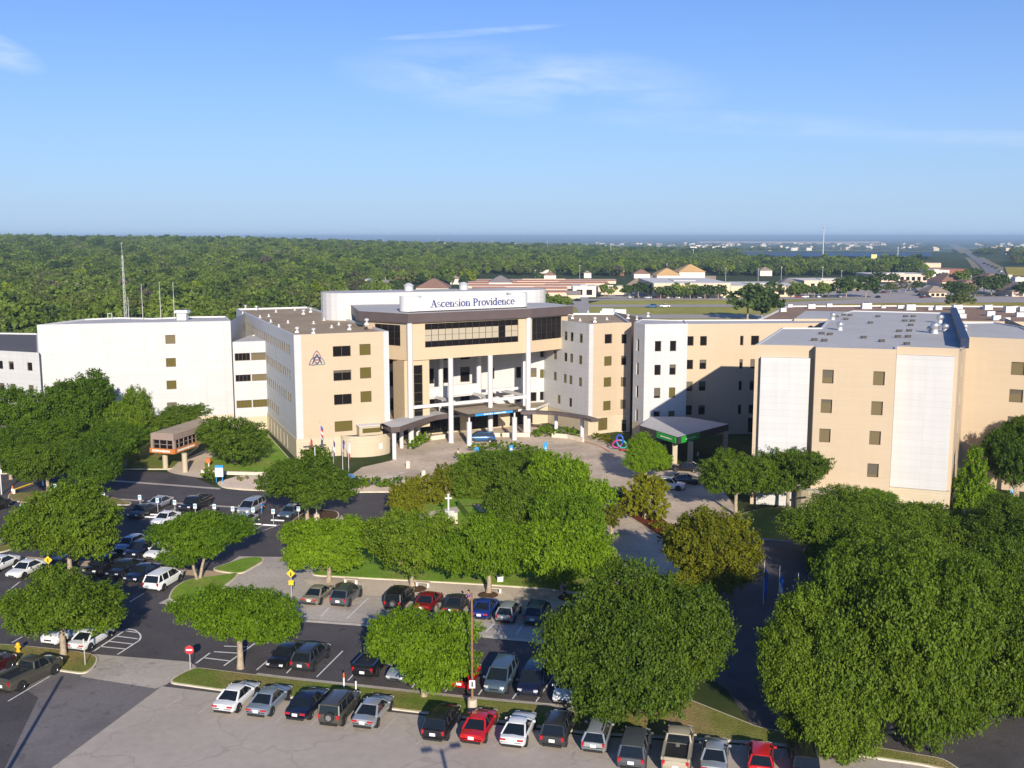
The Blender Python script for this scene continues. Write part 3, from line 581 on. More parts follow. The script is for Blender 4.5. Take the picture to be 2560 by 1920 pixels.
# ---- brown gravelled low wing behind the block
T = thing('hospital_wing', 'rear hospital wing with wide reddish gravel roof crowded with air conditioners', 'hospital wing', (60, 200, 0), group=HG); off = tuple(T.location); zt = 19.6
q = [P_(1893, 799, zt), P_(2200, 800, zt), P_(2700, 806, zt), P_(2720, 766, zt), P_(2200, 763, zt), P_(1968, 764, zt)]
mb = MB(off); roof_slab(mb, q, zt, 0, 1, .3); mb.build('roof', [M['roof_red_gravel'], M['trim_white']], T)
mb = MB(off)
for a, b in zip(q, q[1:] + q[:1]): wall(mb, a, b, 0, zt, (), None, 0)
mb.build('wall', M['beige_panel'], T)
mb = MB(off); q = [P_(1985, 797, 20.6), P_(2075, 797, 20.6), P_(2120, 779, 20.6), P_(2015, 777, 20.6)]; mb.prism(q, 19.4, 20.6, 1, side=0); mb.build('roof_house', [M['beige_panel'], M['roof_grey']], T)
# ---- B: white block on the left, three olive windows; C connector; A low white wing
T = thing('hospital_block', 'plain white hospital block with a single column of small olive windows', 'hospital block', (-83, 183, 0), group=HG); off = tuple(T.location)
zt = 20.4; p0 = P_(92, 812, zt); p1 = P_(338, 806.5, zt); p2 = P_(398, 806, zt); p3 = P_(576, 802, zt); mb = MB(off)
rows = (17.2, 12.9, 8.7, 4.6)
wall(mb, p0, p1, 2.6, zt, (), T, 0); wall(mb, p1, p2, 2.6, zt, (), T, 0, u0=(p1 - p0).length)
wall(mb, p2, p3, 2.6, zt, [(W(426 + j * 1.5, 850 + 57 * j, p2, p3)[0], z, 1.75, 1.65, k, 0) for j, (z, k) in enumerate(zip(rows, 'tood'))], T, 0, u0=21)
pb = P_(566, 790, zt); wall(mb, p3, pb + Vector((1, 12)), 2.6, zt, (), T, 0); pl = P_(210, 797, zt); wall(mb, pl, p0, 2.6, zt, (), T, 0)
mb.build('wall', M['white_panel'], T)
mb = MB(off)
for a, b in ((p0, p1), (p1, p2), (p2, p3), (p3, pb + Vector((1, 12)))): wall(mb, a, b, 0, 2.6, (), None, 0)
mb.build('base', M['beige_base'], T)
mb = MB(off); roof_slab(mb, [p0, p1, p2, p3, pb, P_(480, 791, zt), P_(380, 795, zt), P_(300, 793, zt), pl], zt, 0, 1, .25); mb.build('roof', [M['roof_grey'], M['trim_white']], T)
T = thing('link_building', 'narrow link building of white spandrels and dark ribbon windows between two hospital blocks', 'link building', (-52, 190, 0), group=HG); off = tuple(T.location)
c0, c1 = P_(581, 855, 16.8), P_(668, 852, 16.8); e = (c1 - c0).normalized(); L = (c1 - c0).length; mb = MB(off)
ops = []
for v0, v1 in ((882, 901), (936, 953), (1000, 1019)):
    z1 = W(625, v0, c0, c1)[1]; z0 = W(625, v1, c0, c1)[1]
    for k in range(2): ops.append((L * (.27 + .47 * k), (z0 + z1) / 2, L * .44, z1 - z0, 'o' if v0 > 990 else 't' if k else 'd', 3))
wall(mb, c0, c1, 2.6, 16.8, ops, T, 0); mb.build('wall', M['white_panel'], T)
mb = MB(off); wall(mb, c0, c1, 0, 2.6, (), None, 0); mb.build('base', M['beige_base'], T)
mb = MB(off); roof_slab(mb, [c0, c1, c1 + Vector((0, 14)), c0 + Vector((0, 14))], 16.8, 0, 1, .2); mb.build('roof', [M['roof_grey'], M['trim_white']], T)
T = thing('hospital_wing', 'low white hospital wing with dark grey roof and small reddish windows at the frame edge', 'hospital wing', (-95, 185, 0), group=HG); off = tuple(T.location)
a0, a1 = P_(-160, 868, 15.5), P_(97, 882, 15.5); mb = MB(off)
wall(mb, a0, a1, 0, 15.5, [(W(u, 915, a0, a1)[0], z, 1.25, 1.5, 'd', 0) for z in (12.9, 8.8) for u in (-60, -30, 1, 28, 74)], T, 0); mb.build('wall', M['white_panel'], T)
mb = MB(off); roof_slab(mb, [a0, a1, P_(95, 833, 15.5), P_(-160, 829, 15.5)], 15.5, 0, 1, .3); mb.build('roof', [M['roof_dark'], M['trim_white']], T)
# ---- E: entrance building
T = thing('entrance_building', 'hospital entrance building with jutting glazed top storey carried on tall white columns', 'hospital building', (-8, 182, 0), group=HG); off = tuple(T.location)
eL, c1, c4, eR = Vector((-25.9, 180)), Vector((-17.5, 173.9)), Vector((2.9, 186.4)), Vector((10.6, 194.2)); zt0, zt1 = 15.0, 21.5
bk = [Vector((6, 202)), Vector((-30, 196))]; mb = MB(off)
def seg(A, B, gl0, gl1, z0, z1, cols, rows_):
    e = (B - A).normalized(); L = (B - A).length; a, b = L * gl0, L * gl1
    wall(mb, A, B, zt0, zt1, [((a + b) / 2, (z0 + z1) / 2, b - a, z1 - z0, 'd', 0)], None, 0, dep=.3)
    n = Vector((e.y, -e.x)); g = MB(off); w = (b - a) / cols; h = (z1 - z0) / rows_
    for i in range(cols):
        for j in range(rows_):
            s, z = a + w * (i + .5), z0 + h * (j + .5); mi = 0
            if rows_ == 4 and j in (1, 2) and not (i == 11): mi = 1
            q = A + e * s - n * .26; g.box((q.x, q.y, z), (w - .06, .05, h - .06), math.atan2(e.y, e.x), mi)
    q = A + e * (a + b) / 2 - n * .3; g.box((q.x, q.y, (z0 + z1) / 2), (b - a, .04, z1 - z0), math.atan2(e.y, e.x), 3)
    for i in range(cols + 1):
        q = A + e * (a + w * i) - n * .2; g.box((q.x, q.y, (z0 + z1) / 2), (.05, .1, z1 - z0), math.atan2(e.y, e.x), 3)
    g.build('ribbon_window', [M['glass_dark'], M['blind'], M['glass_tan'], M['frame_dark']], T)
seg(eL, c1, .22, .80, 17.4, 21.0, 4, 3); seg(c1, c4, .125, .915, 17.1, 21.2, 14, 4); seg(c4, eR, .10, .84, 17.1, 21.2, 6, 4 - 1)
wall(mb, eR, bk[0], zt0, zt1, (), None, 0); wall(mb, bk[1], eL, zt0, zt1, (), None, 0)
mb.poly([eL, c1, c4, eR, *bk], zt0, 0, up=False); mb.build('top_storey', M['beige_trim'], T)
fo = [eL + Vector((-1.0, -.2)), c1 + Vector((-.1, -.75)), c4 + Vector((.45, -.6)), eR + Vector((1.0, -.3)), bk[0] + Vector((1, 1)), bk[1] + Vector((-1, 1))]
mb = MB(off); mb.prism(fo, 21.5, 23.1, 1, side=0); mb.build('fascia', [M['brown_metal'], M['roof_grey']], T)
# recess wall behind the columns
rec = [Vector((-25.5, 181)), Vector((-24.6, 187.0)), Vector((-17, 191.3)), Vector((-6.5, 195.4)), Vector((7.9, 199.0))]; mb = MB(off); acc = 0
wl = {1: [(3.0, 9.9, 2.2, 2.9, 'd', 0), (3.0, 5.2, 2.2, 2.2, 'd', 1), (3, 13.6, 2.2, 1.6, 'd', 0)],
      2: [(1.2, 9.9, 2.4, 2.9, 'd', 0), (5.2, 9.9, 2.0, 2.9, 'd', 0), (8.6, 9.9, 1.9, 2.9, 'd', 0), (1.2, 5.2, 2.4, 2.2, 'd', 1), (5.2, 5.2, 2, 2.2, 'd', 1), (8.6, 5.2, 1.9, 2.2, 'd', 1), (8.6, 13.6, 1.9, 1.6, 'd', 0), (5.2, 13.6, 1.9, 1.6, 'd', 0)],
      3: [(2.6, 9.9, 1.2, 2.2, 'd', 0), (8.3, 9.9, 1.5, 2.2, 'd', 0), (2.6, 5.2, 1.2, 1.8, 'd', 0), (8.3, 5.0, 1.5, 1.8, 'd', 0), (11.0, 9.8, 1.3, 1.8, 't', 0), (11, 5.0, 1.3, 1.8, 'd', 0), (13.2, 13.6, 1.7, 1.7, 'd', 0), (13.2, 9.5, 1.7, 1.7, 'o', 0), (13.2, 5.1, 1.7, 1.7, 'd', 0)]}
for j, (a, b) in enumerate(zip(rec, rec[1:])): wall(mb, a, b, 0, 20, wl.get(j, ()), T, 0, u0=acc); acc += (b - a).length
mb.build('recess_wall', M['white_panel'], T)
# beige stair pier with glazed strip
e = (c4 - c1).normalized(); n = Vector((e.y, -e.x)); ang = math.atan2(e.y, e.x); mb = MB(off)
o = c1 - n * .35 + e * .9; q = [o - n * 4.5 - e * 1.8, o - e * 1.8, o + e * 3.0, o + e * 3.0 - n * 4.5]
wall(mb, q[0], q[1], 3.2, 15, (), None, 0); wall(mb, q[1], q[2], 3.2, 15, [(2.65, 9.3, 1.7, 9.6, 'd', 0)], None, 0); wall(mb, q[2], q[3], 3.2, 15, (), None, 0); mb.poly(q, 3.2, 0, up=False); mb.build('stair_pier', M['beige_trim'], T)
g = MB(off)
for k in range(6): c = o + e * .85 - n * .2; g.box((c.x, c.y, 4.5 + 1.6 * k + .8), (1.7, .06, 1.52), ang, 0)
c = o + e * .85 - n * .25; g.box((c.x, c.y, 9.3), (1.72, .04, 9.6), ang, 1); g.build('ribbon_window', [M['glass_dark'], M['frame']], T)
# columns: four tall in front, three behind
for q, z0, z1, rr in ((c1 - n * -.15, 0, 21.45, .48), (Vector((-10.75, 177.7)), 0, 15, .46), (Vector((-3.9, 182)), 0, 15, .46), (c4 + n * .15, 0, 21.45, .48), (Vector((-13.0, 185.5)), 4.0, 15, .48), (Vector((-6.2, 189.6)), 4.0, 15, .48), (Vector((2.2, 194.0)), 4.0, 15, .48)):
    m_ = MB(); m_.tube((0, 0, z0), (0, 0, z1), rr, n=20); m_.tube((0, 0, z0), (0, 0, z0 + .15), rr + .08, n=20); m_.build('column', M['trim_white'], T, 40, loc=(q.x - off[0], q.y - off[1], 0))
mb = MB(off)
for a, b, z, h in ((c1, c4, 6.9, .55), (Vector((-15.5, 184.2)), Vector((2.4, 194.2)), 7.4, .5)):
    c = (a + b) / 2; ee = (b - a); mb.box((c.x, c.y, z), (ee.length, .4, h), math.atan2(ee.y, ee.x))
for t in (.36, .69, .97):
    a = c1 + (c4 - c1) * t; b = a - n * 9; c = (a + b) / 2; mb.box((c.x, c.y, 7.1), (.4, 9, .5), ang)
mb.build('bridge_beam', M['trim_white'], T)
mb = MB(off)
for a, b in ((Vector((-16.8, 182.6)), Vector((-6.6, 189.2))),):
    c = (a + b) / 2; ee = b - a; mb.box((c.x, c.y, 8.0), (ee.length, .3, 1.9), math.atan2(ee.y, ee.x))
    c2 = c - n * 2.2; mb.box((c2.x, c2.y, 6.9), (ee.length, 4.2, .3), math.atan2(ee.y, ee.x))
mb.build('balcony', M['trim_white'], T)
mb = MB(off); mb.prism([Vector((-23, 178)), Vector((-14, 181)), Vector((4.5, 191)), Vector((7.5, 198)), Vector((-6.5, 195)), Vector((-24, 187))], 3.6, 4.0, 0, side=1); mb.build('terrace_roof', [M['canopy_roof'], M['trim_white']], T)
# ground-floor glass front and doors
mb = MB(off); a, b = Vector((-22, 181.5)), Vector((7, 197)); wall(mb, a, b, 0, 3.6, [(9 + 1.0, 1.7, 8, 3.0, 'd', 5), (19.0, 1.7, 6, 3.0, 'd', 4), (3.0, 1.7, 3, 2.8, 'd', 1), (27, 1.7, 5, 3, 'd', 3)], T, 0, fr='frame_dark'); mb.build('front_wall', M['beige_base'], T)
# penthouse drum and sign wall
T2 = T
mb = MB(off); A, B = Vector((-32.5, 201.5)), Vector((2.0, 213)); e2 = (B - A).normalized(); n2 = Vector((e2.y, -e2.x)); pts = []
for k in range(13): t = math.pi / 2 + math.pi * k / 12; pts.append(A + n2 * (5 * math.sin(t)) * 1 + e2 * (5 * math.cos(t)))
for k in range(13): t = -math.pi / 2 + math.pi * k / 12; pts.append(B + n2 * (5 * math.sin(t)) + e2 * (5 * math.cos(t)))
mb.prism([(p.x, p.y) for p in pts], 20.0, 25.3, 1, side=0); mb.build('penthouse', [M['white_panel'], M['roof_grey']], T)
mb = MB(off); sA, sB = Vector((-17.6, 177.7)), Vector((.9, 189.1)); sw = 1.9; e3 = (sB - sA).normalized(); n3 = Vector((e3.y, -e3.x))
for c in (sA, sB): mb.lathe((c.x, c.y, 23.25), [(sw, 0), (sw, 2.55), (sw - .15, 2.6), (sw - .15, 2.45), (0, 2.45)], 28)
c = (sA + sB) / 2 + n3 * (sw - .35); mb.box((c.x, c.y, 24.4), ((sB - sA).length, .4, 2.25), math.atan2(e3.y, e3.x)); mb.box((c.x, c.y, 23.2), ((sB - sA).length + 2, .7, .2), math.atan2(e3.y, e3.x), 1)
sg = mb.build('sign_wall', [M['trim_white'], M['dark_metal']], T, 40)
# lettering, drawn stroke by stroke: slab-serif roman capitals and small letters (x right, y up, cap height 1)
GLY = {}
def stem(x, y0, y1, w=.19): return [(x - w / 2, y0, x + w / 2, y1)]
def serif(x, y, w=.34, h=.08): return [(x - w / 2, y - h / 2, x + w / 2, y + h / 2)]
def bowl(cx, cy, rx, ry, a0, a1, w=.18, n=14): return [('arc', cx, cy, rx, ry, a0, a1, w, n)]
GLY['A'] = ([('ln', .42, .97, .12, .02, .10), ('ln', .42, .97, .74, .02, .21), ('bx', .22, .3, .62, .37)] + [('bx', *q) for q in serif(.12, .03) + serif(.74, .03)], .88)
GLY['P'] = ([('bx', *q) for q in stem(.2, 0, 1) + serif(.2, .03) + serif(.14, .97, .3)] + bowl(.3, .72, .33, .245, -90, 90), .74)
GLY['s'] = (bowl(.25, .5, .17, .16, 30, 270, .1) + bowl(.25, .19, .18, .16, -150, 90, .1), .5)
GLY['c'] = (bowl(.32, .34, .24, .31, 45, 315), .58)
GLY['e'] = (bowl(.32, .34, .24, .31, 0, 315) + [('bx', .1, .31, .55, .38)], .62)
GLY['o'] = (bowl(.33, .34, .25, .31, 0, 360), .66)
GLY['n'] = ([('bx', *q) for q in stem(.16, 0, .66) + stem(.52, 0, .45) + serif(.16, .03) + serif(.52, .03) + serif(.12, .64, .2)] + bowl(.34, .43, .18, .22, 0, 180, .11), .7)
GLY['i'] = ([('bx', *q) for q in stem(.17, 0, .66) + serif(.17, .03) + serif(.13, .64, .2)] + [('bx', .09, .82, .25, .98)], .34)
GLY['r'] = ([('bx', *q) for q in stem(.16, 0, .66) + serif(.16, .03) + serif(.12, .64, .2)] + bowl(.34, .42, .18, .22, 40, 180, .11), .48)
GLY['v'] = ([('ln', .08, .64, .31, .02, .19), ('ln', .54, .64, .31, .02, .10)] + [('bx', *q) for q in serif(.1, .64, .28) + serif(.52, .64, .26)], .62)
GLY['d'] = (bowl(.3, .34, .22, .31, 60, 300) + [('bx', *q) for q in stem(.5, 0, 1) + serif(.45, .97, .24) + serif(.55, .03, .24)], .68)
GLY[' '] = ([], .32)
def lettering(text, org, e, up, height, width, name, m_, parent, proud=.05):
    n = Vector((e.y, -e.x, 0)); tot = sum(GLY[c][1] for c in text); kx = width / tot; x = 0; mb = MB(parent.location if parent else (0, 0, 0))
    P = lambda a, b: Vector(org) + e * (a * kx) + up * (b * height) + n * proud
    def quad(p): mb.face([P(*q) for q in p])
    for ch in text:
        for g in GLY[ch][0]:
            if g[0] == 'bx': quad([(x + g[1], g[2]), (x + g[3], g[2]), (x + g[3], g[4]), (x + g[1], g[4])])
            elif g[0] == 'ln': w = g[5] / 2; quad([(x + g[3] - w, g[4]), (x + g[3] + w, g[4]), (x + g[1] + w, g[2]), (x + g[1] - w, g[2])])
            else:
                _, cx, cy, rx, ry, a0, a1, w, nn = g
                for k in range(nn):
                    t0, t1 = (R(a0 + (a1 - a0) * (k + i) / nn) for i in (0, 1))
                    wi = lambda t: w * (.55 + .45 * abs(math.cos(t)))
                    quad([(x + cx + (rx + wi(t0) / 2) * math.cos(t0), cy + (ry + wi(t0) / 2) * math.sin(t0)), (x + cx + (rx + wi(t1) / 2) * math.cos(t1), cy + (ry + wi(t1) / 2) * math.sin(t1)),
                          (x + cx + (rx - wi(t1) / 2) * math.cos(t1), cy + (ry - wi(t1) / 2) * math.sin(t1)), (x + cx + (rx - wi(t0) / 2) * math.cos(t0), cy + (ry - wi(t0) / 2) * math.sin(t0))])
        x += GLY[ch][1]
    return mb.build(name, m_, parent)
e3v = Vector((e3.x, e3.y, 0)); st = sA + e3 * 3.0 + n3 * (sw - .14)
lettering('Ascension Providence', (st.x, st.y, 23.85), e3v, Vector((0, 0, 1)), 1.3, (sB - sA).length - 4.6, 'sign_lettering', M['letter_blue'], T)
# ---- porte-cochere and curved covered walks
T = thing('entrance_canopy', 'flat brown entrance canopy with blue name strip over the drop-off drive', 'canopy', (-6, 180, 0)); off = tuple(T.location)
e = (c4 - c1).normalized(); n = Vector((e.y, -e.x)); f0 = Vector((-7.6, 174.6)); f1 = f0 + e * 10.2; f2 = f1 - n * 13; f3 = f0 - n * 10
mb = MB(off); mb.prism([f0, f1, f2, f3], 5.1, 5.6, 0, side=1); mb.build('canopy_roof', [M['canopy_roof'], M['dark_metal']], T)
ang = math.atan2(e.y, e.x)
mb = MB(off); c = f0 + e * 5.2 + n * .06; mb.box((c.x, c.y, 5.33), (7.6, .1, .42), ang, 0); mb.build('sign_strip', M['sign_blue'], T)
mb = MB(off)
for k in range(14):
    c = f0 + e * (3.2 + k * .31 + (.25 if k > 5 else 0)) + n * .13; mb.box((c.x, c.y, 5.33), (.2, .03, .2 if k % 4 else .26), ang)
mb.build('sign_lettering', M['sign_white'], T)
for q in (f0 + e * .6 - n * .7, f1 - e * .4 - n * .6):
    m_ = MB(); m_.tube((0, 0, 0), (0, 0, 4.1), .46, n=18); m_.tube((0, 0, 4.1), (0, 0, 5.1), .17, n=10); m_.build('column', M['trim_white'], T, 40, loc=(q.x - off[0], q.y - off[1], 0))
def covered_walk(label, edge, depth, cols, zc=4.3):
    T = thing('covered_walk', label, 'covered walk', (*edge[len(edge) // 2], 0), group='curved covered walks at the entrance'); off = tuple(T.location)
    o = [Vector(p) for p in edge]; inn = []
    for k, p in enumerate(o):
        a, b = o[max(0, k - 1)], o[min(len(o) - 1, k + 1)]; t = (b - a).normalized(); inn.append(p + Vector((-t.y, t.x)) * depth)
    mb = MB(off); mb.prism(o + inn[::-1], zc, zc + (.9 if depth > 3 else .5), 0, side=1); mb.build('canopy_roof', [M['roof_grey'] if depth > 3 else M['brown_metal'], M['brown_metal']], T)
    for u, v in cols:
        p = G(u, v); m_ = MB(); m_.tube((0, 0, 0), (0, 0, zc), .36, n=16); m_.build('column', M['trim_white'], T, 40, loc=(p.x - off[0], p.y - off[1], 0))
covered_walk('curved covered walk from the emblem wing to the entrance canopy, on white columns', rnd_open := [tuple(G(u, v, 4.3)[:2]) for u, v in ((978, 1082), (1000, 1080), (1030, 1069), (1062, 1058), (1092, 1050), (1120, 1046))], 4.2, ((986, 1148), (1004, 1120), (1029, 1111), (1045, 1104)))
covered_walk('thin curved covered walk on white columns curving away to the shaded beige end wing', [tuple(G(u, v, 4.3)[:2]) for u, v in ((1302, 1036), (1340, 1036), (1380, 1038), (1420, 1043), (1456, 1049), (1478, 1056))], 1.6, ((1313, 1090), (1390, 1088), (1455, 1101)))
# ---- green canopy
T = thing('green_sign_canopy', 'angular grey canopy with dark fascia and two green signs on beige posts', 'canopy', (28, 165, 0)); off = tuple(T.location)
q = [Vector((21.4, 169.0)), Vector((26.2, 158.8)), Vector((36.6, 170.2)), Vector((30.5, 177.5)), Vector((24.5, 177.5))]
mb = MB(off); mb.prism(q, 3.55, 4.7, 0, side=1); mb.build('canopy_roof', [M['roof_grey'], M['dark_metal']], T)
for a, b, t0, t1 in ((q[0], q[1], .48, .96), (q[1], q[2], .06, .40)):
    ee = (b - a); L = ee.length; ee /= L; nn = Vector((ee.y, -ee.x)); c = a + ee * L * (t0 + t1) / 2 + nn * .09; mb = MB(off); mb.box((c.x, c.y, 4.12), (L * (t1 - t0), .12, 1.0), math.atan2(ee.y, ee.x)); sgn = mb.build('sign_panel', M['sign_green'], T)
    mb = MB(off)
    for k in range(9): c2 = c + ee * L * (t1 - t0) * (-.26 + .065 * k) + nn * .08; mb.box((c2.x, c2.y, 4.1), (.2, .03, .24 if k in (0, 5) else .17), math.atan2(ee.y, ee.x))
    mb.build('sign_lettering', M['sign_white'], T)
for u, v in ((1686, 1158), (1725, 1159), (1812, 1130)):
    p = G(u, v); m_ = MB(); m_.box((0, 0, 1.8), (.75, .75, 3.6)); m_.build('post', M['beige_base'], T, loc=(p.x - off[0], p.y - off[1], 0))
# ---- orange canopy (walkway building on stilts)
mat('brown_stucco', (.30, .225, .19), .85, noise=[(1.5, .08)]); mat('tan_roof', (.42, .32, .22), .9, noise=[(.4, .1), (3, .08)])
T = thing('orange_sign_canopy', 'glazed brown walkway building on two beige posts with orange sign band', 'canopy', (-45, 155, 0)); off = tuple(T.location)
z1 = 5.9; o0 = G(376, 1083, z1).to_2d(); o1 = G(433, 1087, z1).to_2d(); o3 = G(548, 1050, z1).to_2d(); o2 = o0 + (o3 - o1); pl = [o0, o1, o3, o2]
mb = MB(off); mb.prism(pl, z1 - .95, z1, 1, side=0); mb.prism(inset(pl, .25), z1, z1 + .06, 1); mb.build('roof', [M['brown_stucco'], M['tan_roof']], T)
mb = MB(off); mb.prism(inset(pl, .35), z1 - 2.35, z1 - .95, 0); mb.build('glazing', M['glass_dark'], T)
mb = MB(off)
for a, b, nk in ((o0, o1, 3), (o1, o3, 10)):
    for k in range(nk + 1):
        c = a + (b - a) * (k / nk); c = c + ((o2 + o1) / 2 - c).normalized() * .3; wd_ = .4 if k in (0, nk) else .1; mb.box((c.x, c.y, z1 - 1.65), (wd_, wd_, 1.4), math.atan2((b - a).y, (b - a).x))
    for zz in (1.7,):
        ee = b - a; c = (a + b) / 2 + ((o2 + o1) / 2 - (a + b) / 2).normalized() * .28; c = (a + b) / 2 - Vector((ee.normalized().y, -ee.normalized().x)) * .32; mb.box((c.x, c.y, z1 - zz), (ee.length - .6, .08, .07), math.atan2(ee.y, ee.x))
mb.build('window_frame', M['brown_stucco'], T)
mb = MB(off); mb.prism(pl, z1 - 2.9, z1 - 2.35, 0); mb.build('floor', M['brown_stucco'], T)
for a, b, t0, t1 in ((o0, o1, -.04, 1.0), (o1, o3, 0, .48)):
    ee = b - a; L = ee.length; ee /= L; nn = Vector((ee.y, -ee.x)); c = a + ee * L * (t0 + t1) / 2 + nn * .08; mb = MB(off); mb.box((c.x, c.y, z1 - 2.65), (L * (t1 - t0), .14, .75), math.atan2(ee.y, ee.x)); mb.build('sign_panel', M['sign_orange'], T)
    mb = MB(off)
    for k in range(15): c2 = c + ee * L * (t1 - t0) * (-.36 + .05 * k) + nn * .09; mb.box((c2.x, c2.y, z1 - 2.65), (L * (t1 - t0) * .034, .03, .42 if k in (0, 9) else .3), math.atan2(ee.y, ee.x))
    mb.build('sign_lettering', M['sign_white'], T)
for u, v in ((414, 1172), (463, 1180)):
    p = G(u, v); m_ = MB(); m_.tube((0, 0, 0), (0, 0, z1 - 2.9), .42, n=14); m_.build('post', M['beige_base'], T, 40, loc=(p.x - off[0], p.y - off[1], 0))
# ---- roof equipment: every vent, turbine and unit a thing
def copies(make, spots, label_fn, cat, group):
    first = None
    for i, (u, v, z, s) in enumerate(spots):
        s *= {'air conditioner': .62, 'roof vent': .58}.get(cat, .62)
        p = G(u, v, z); o = make() if first is None else copy_tree(first)
        if first is None: first = o
        o.location = (p.x, p.y, z); o.scale = (s, s, s); tag(o, label_fn(i), cat, group)
def mush():
    o = thing('roof_vent', '', 'roof vent'); m_ = MB(); m_.box((0, 0, .2), (.9, .9, .4), 0, 0, (.8, .8)); m_.build('curb', M['trim_white'], o); m_ = MB(); m_.lathe((0, 0, .4), [(.22, 0), (.22, .5), (.48, .5), (.5, .75), (.3, .95), (0, .98)], 14); m_.build('cap', M['galv'], o, 40); return o
RD = 20.1
vents = [(743, 832, RD, 1.3), (784, 834, RD, 1.2), (874, 825, RD, 1.3), (614, 773, RD, 1.2), (641, 775, RD, 1.2), (759, 786, RD, 1.3), (777, 781, RD, 1.3), (917, 812, RD + 1, 1.4), (1413, 797, RD, 1.3), (1431, 797, RD, 1.2), (1487, 806, RD, 1.3), (1620, 792, RD, 1.2), (1570, 797, RD, 1.2), (1592, 800, RD, 1.0)]
VL = ['at the front corner of the emblem wing roof', 'on the roof edge above the emblem', 'on the roof edge above the olive blinds', 'at the far corner of the emblem wing roof', 'beside another vent at the far end of the emblem wing roof', 'in mid roof before the white drum', 'nearest the white drum on the gravel roof', 'where the emblem wing meets the brown fascia', 'beside the brown fascia end on gravel roof', 'second from the brown fascia end on gravel roof', 'above the beige end with olive blinds', 'on the grey roof behind the white tower', 'on the pale edge beyond the gravel roof', 'small, at the back of the white tower roof']
copies(mush, vents, lambda i: 'white mushroom roof vent ' + VL[i], 'roof vent', 'mushroom vents on the hospital roofs')
def turbine():
    o = thing('turbine_vent', '', 'turbine vent'); m_ = MB(); m_.lathe((0, 0, 0), [(.55, 0), (.4, .25), (.4, .6)], 16); m_.build('neck', M['galv'], o, 40); m_ = MB()
    m_.lathe((0, 0, .6), [(.4, 0), (.62, .25), (.7, .55), (.58, .85), (.3, 1.02), (0, 1.05)], 18); m_.build('turbine_head', M['steel'], o, 30); return o
ZI = 21.6
tv = [(2082, 800, ZI, 1.3), (2100, 826, ZI, 1.35), (2350, 808, ZI, 1.45), (2337, 834, ZI, 1.7), (2323, 832, ZI, 1.0), (2363, 830, ZI, 1.25), (2412, 829, ZI, 1.2)]
TL = ['at the left edge of the grey roof, back', 'alone in the left half of the grey roof', 'at the back, short of the navy divider', 'largest, in the cluster before the navy divider', 'smallest, close to the largest turbine', 'between the largest turbine and the navy divider', 'just beyond the navy divider']
copies(turbine, tv, lambda i: 'silver turbine vent ' + TL[i], 'turbine vent', 'turbine vents on the grey roof')
def acu():
    o = thing('air_conditioner', '', 'air conditioner'); m_ = MB(); m_.box((0, 0, .75), (2.2, 1.5, 1.3)); m_.build('housing', M['galv'], o); m_ = MB(); m_.lathe((0, 0, 1.4), [(.55, 0), (.55, .12), (.5, .12), (.5, .02), (0, .02)], 14); m_.build('fan', M['dark_metal'], o); m_ = MB(); m_.box((0, 0, .05), (2.4, 1.7, .1)); m_.build('curb', M['trim_white'], o); return o
au = [(1958, 779, .9), (1975, 768, .8), (2028, 771, 1.2), (2073, 767, .9), (2165, 772, 1.6), (2208, 770, .7), (2250, 771, .9), (2275, 775, 1.5), (2345, 774, 1.1), (2325, 775, .7), (2392, 776, 1.5), (2400, 785, 1.1), (2405, 795, 1.0), (2469, 774, 1.3), (2475, 790, 1.2), (2490, 800, 1.1), (2523, 781, 1.6), (2548, 792, 1.1), (2556, 778, 1.2), (2517, 802, .8), (2455, 772, .6)]
copies(acu, [(u, v, 19.3, s) for u, v, s in au], lambda i: 'grey rooftop air conditioner among many on the reddish gravel roof', 'air conditioner', 'air conditioners on the reddish gravel roof')
def pipe():
    o = MB(); o.tube((0, 0, 0), (0, 0, .55), .16, n=8); o.tube((0, 0, 0), (0, 0, .08), .4, n=10); return o.build('vent_pipe', M['trim_white'])
first = None
sp = [(607, 786), (650, 795), (677, 806), (720, 808), (737, 776), (697, 818), (784, 810), (810, 802), (829, 820), (690, 781), (847, 813), (672, 792), (1450, 803), (1517, 800), (1470, 783)]
for u, v in sp:
    p = G(u, v, RD); o = pipe() if first is None else first.copy()
    if first is None: first = o
    else: COL.objects.link(o)
    o.location = p; tag(o, 'short white vent pipe on the brown gravel roof', 'vent pipe', 'vent pipes on the gravel roofs')
def gvent():
    m_ = MB(); m_.box((0, 0, .12), (.7, .5, .24)); m_.box((0, 0, .3), (.9, .3, .12)); return m_.build('roof_drain', M['dark_metal'])
first = None
for u, v in [(2054, 836), (2075, 838), (2036, 852), (2061, 854), (2091, 793), (2109, 789), (2125, 790), (2115, 800), (2195, 793), (2159, 846), (2176, 809), (2248, 830), (2273, 829), (2245, 844), (2270, 844), (2262, 804), (2281, 804), (2277, 815), (2264, 793), (2283, 793), (2267, 862), (2204, 855)]:
    p = G(u, v, 21.62); o = gvent() if first is None else first.copy()
    if first is None: first = o
    else: COL.objects.link(o)
    o.location = p; tag(o, 'small dark drain or hatch on the big grey roof', 'roof drain', 'drains and hatches on the grey roof')
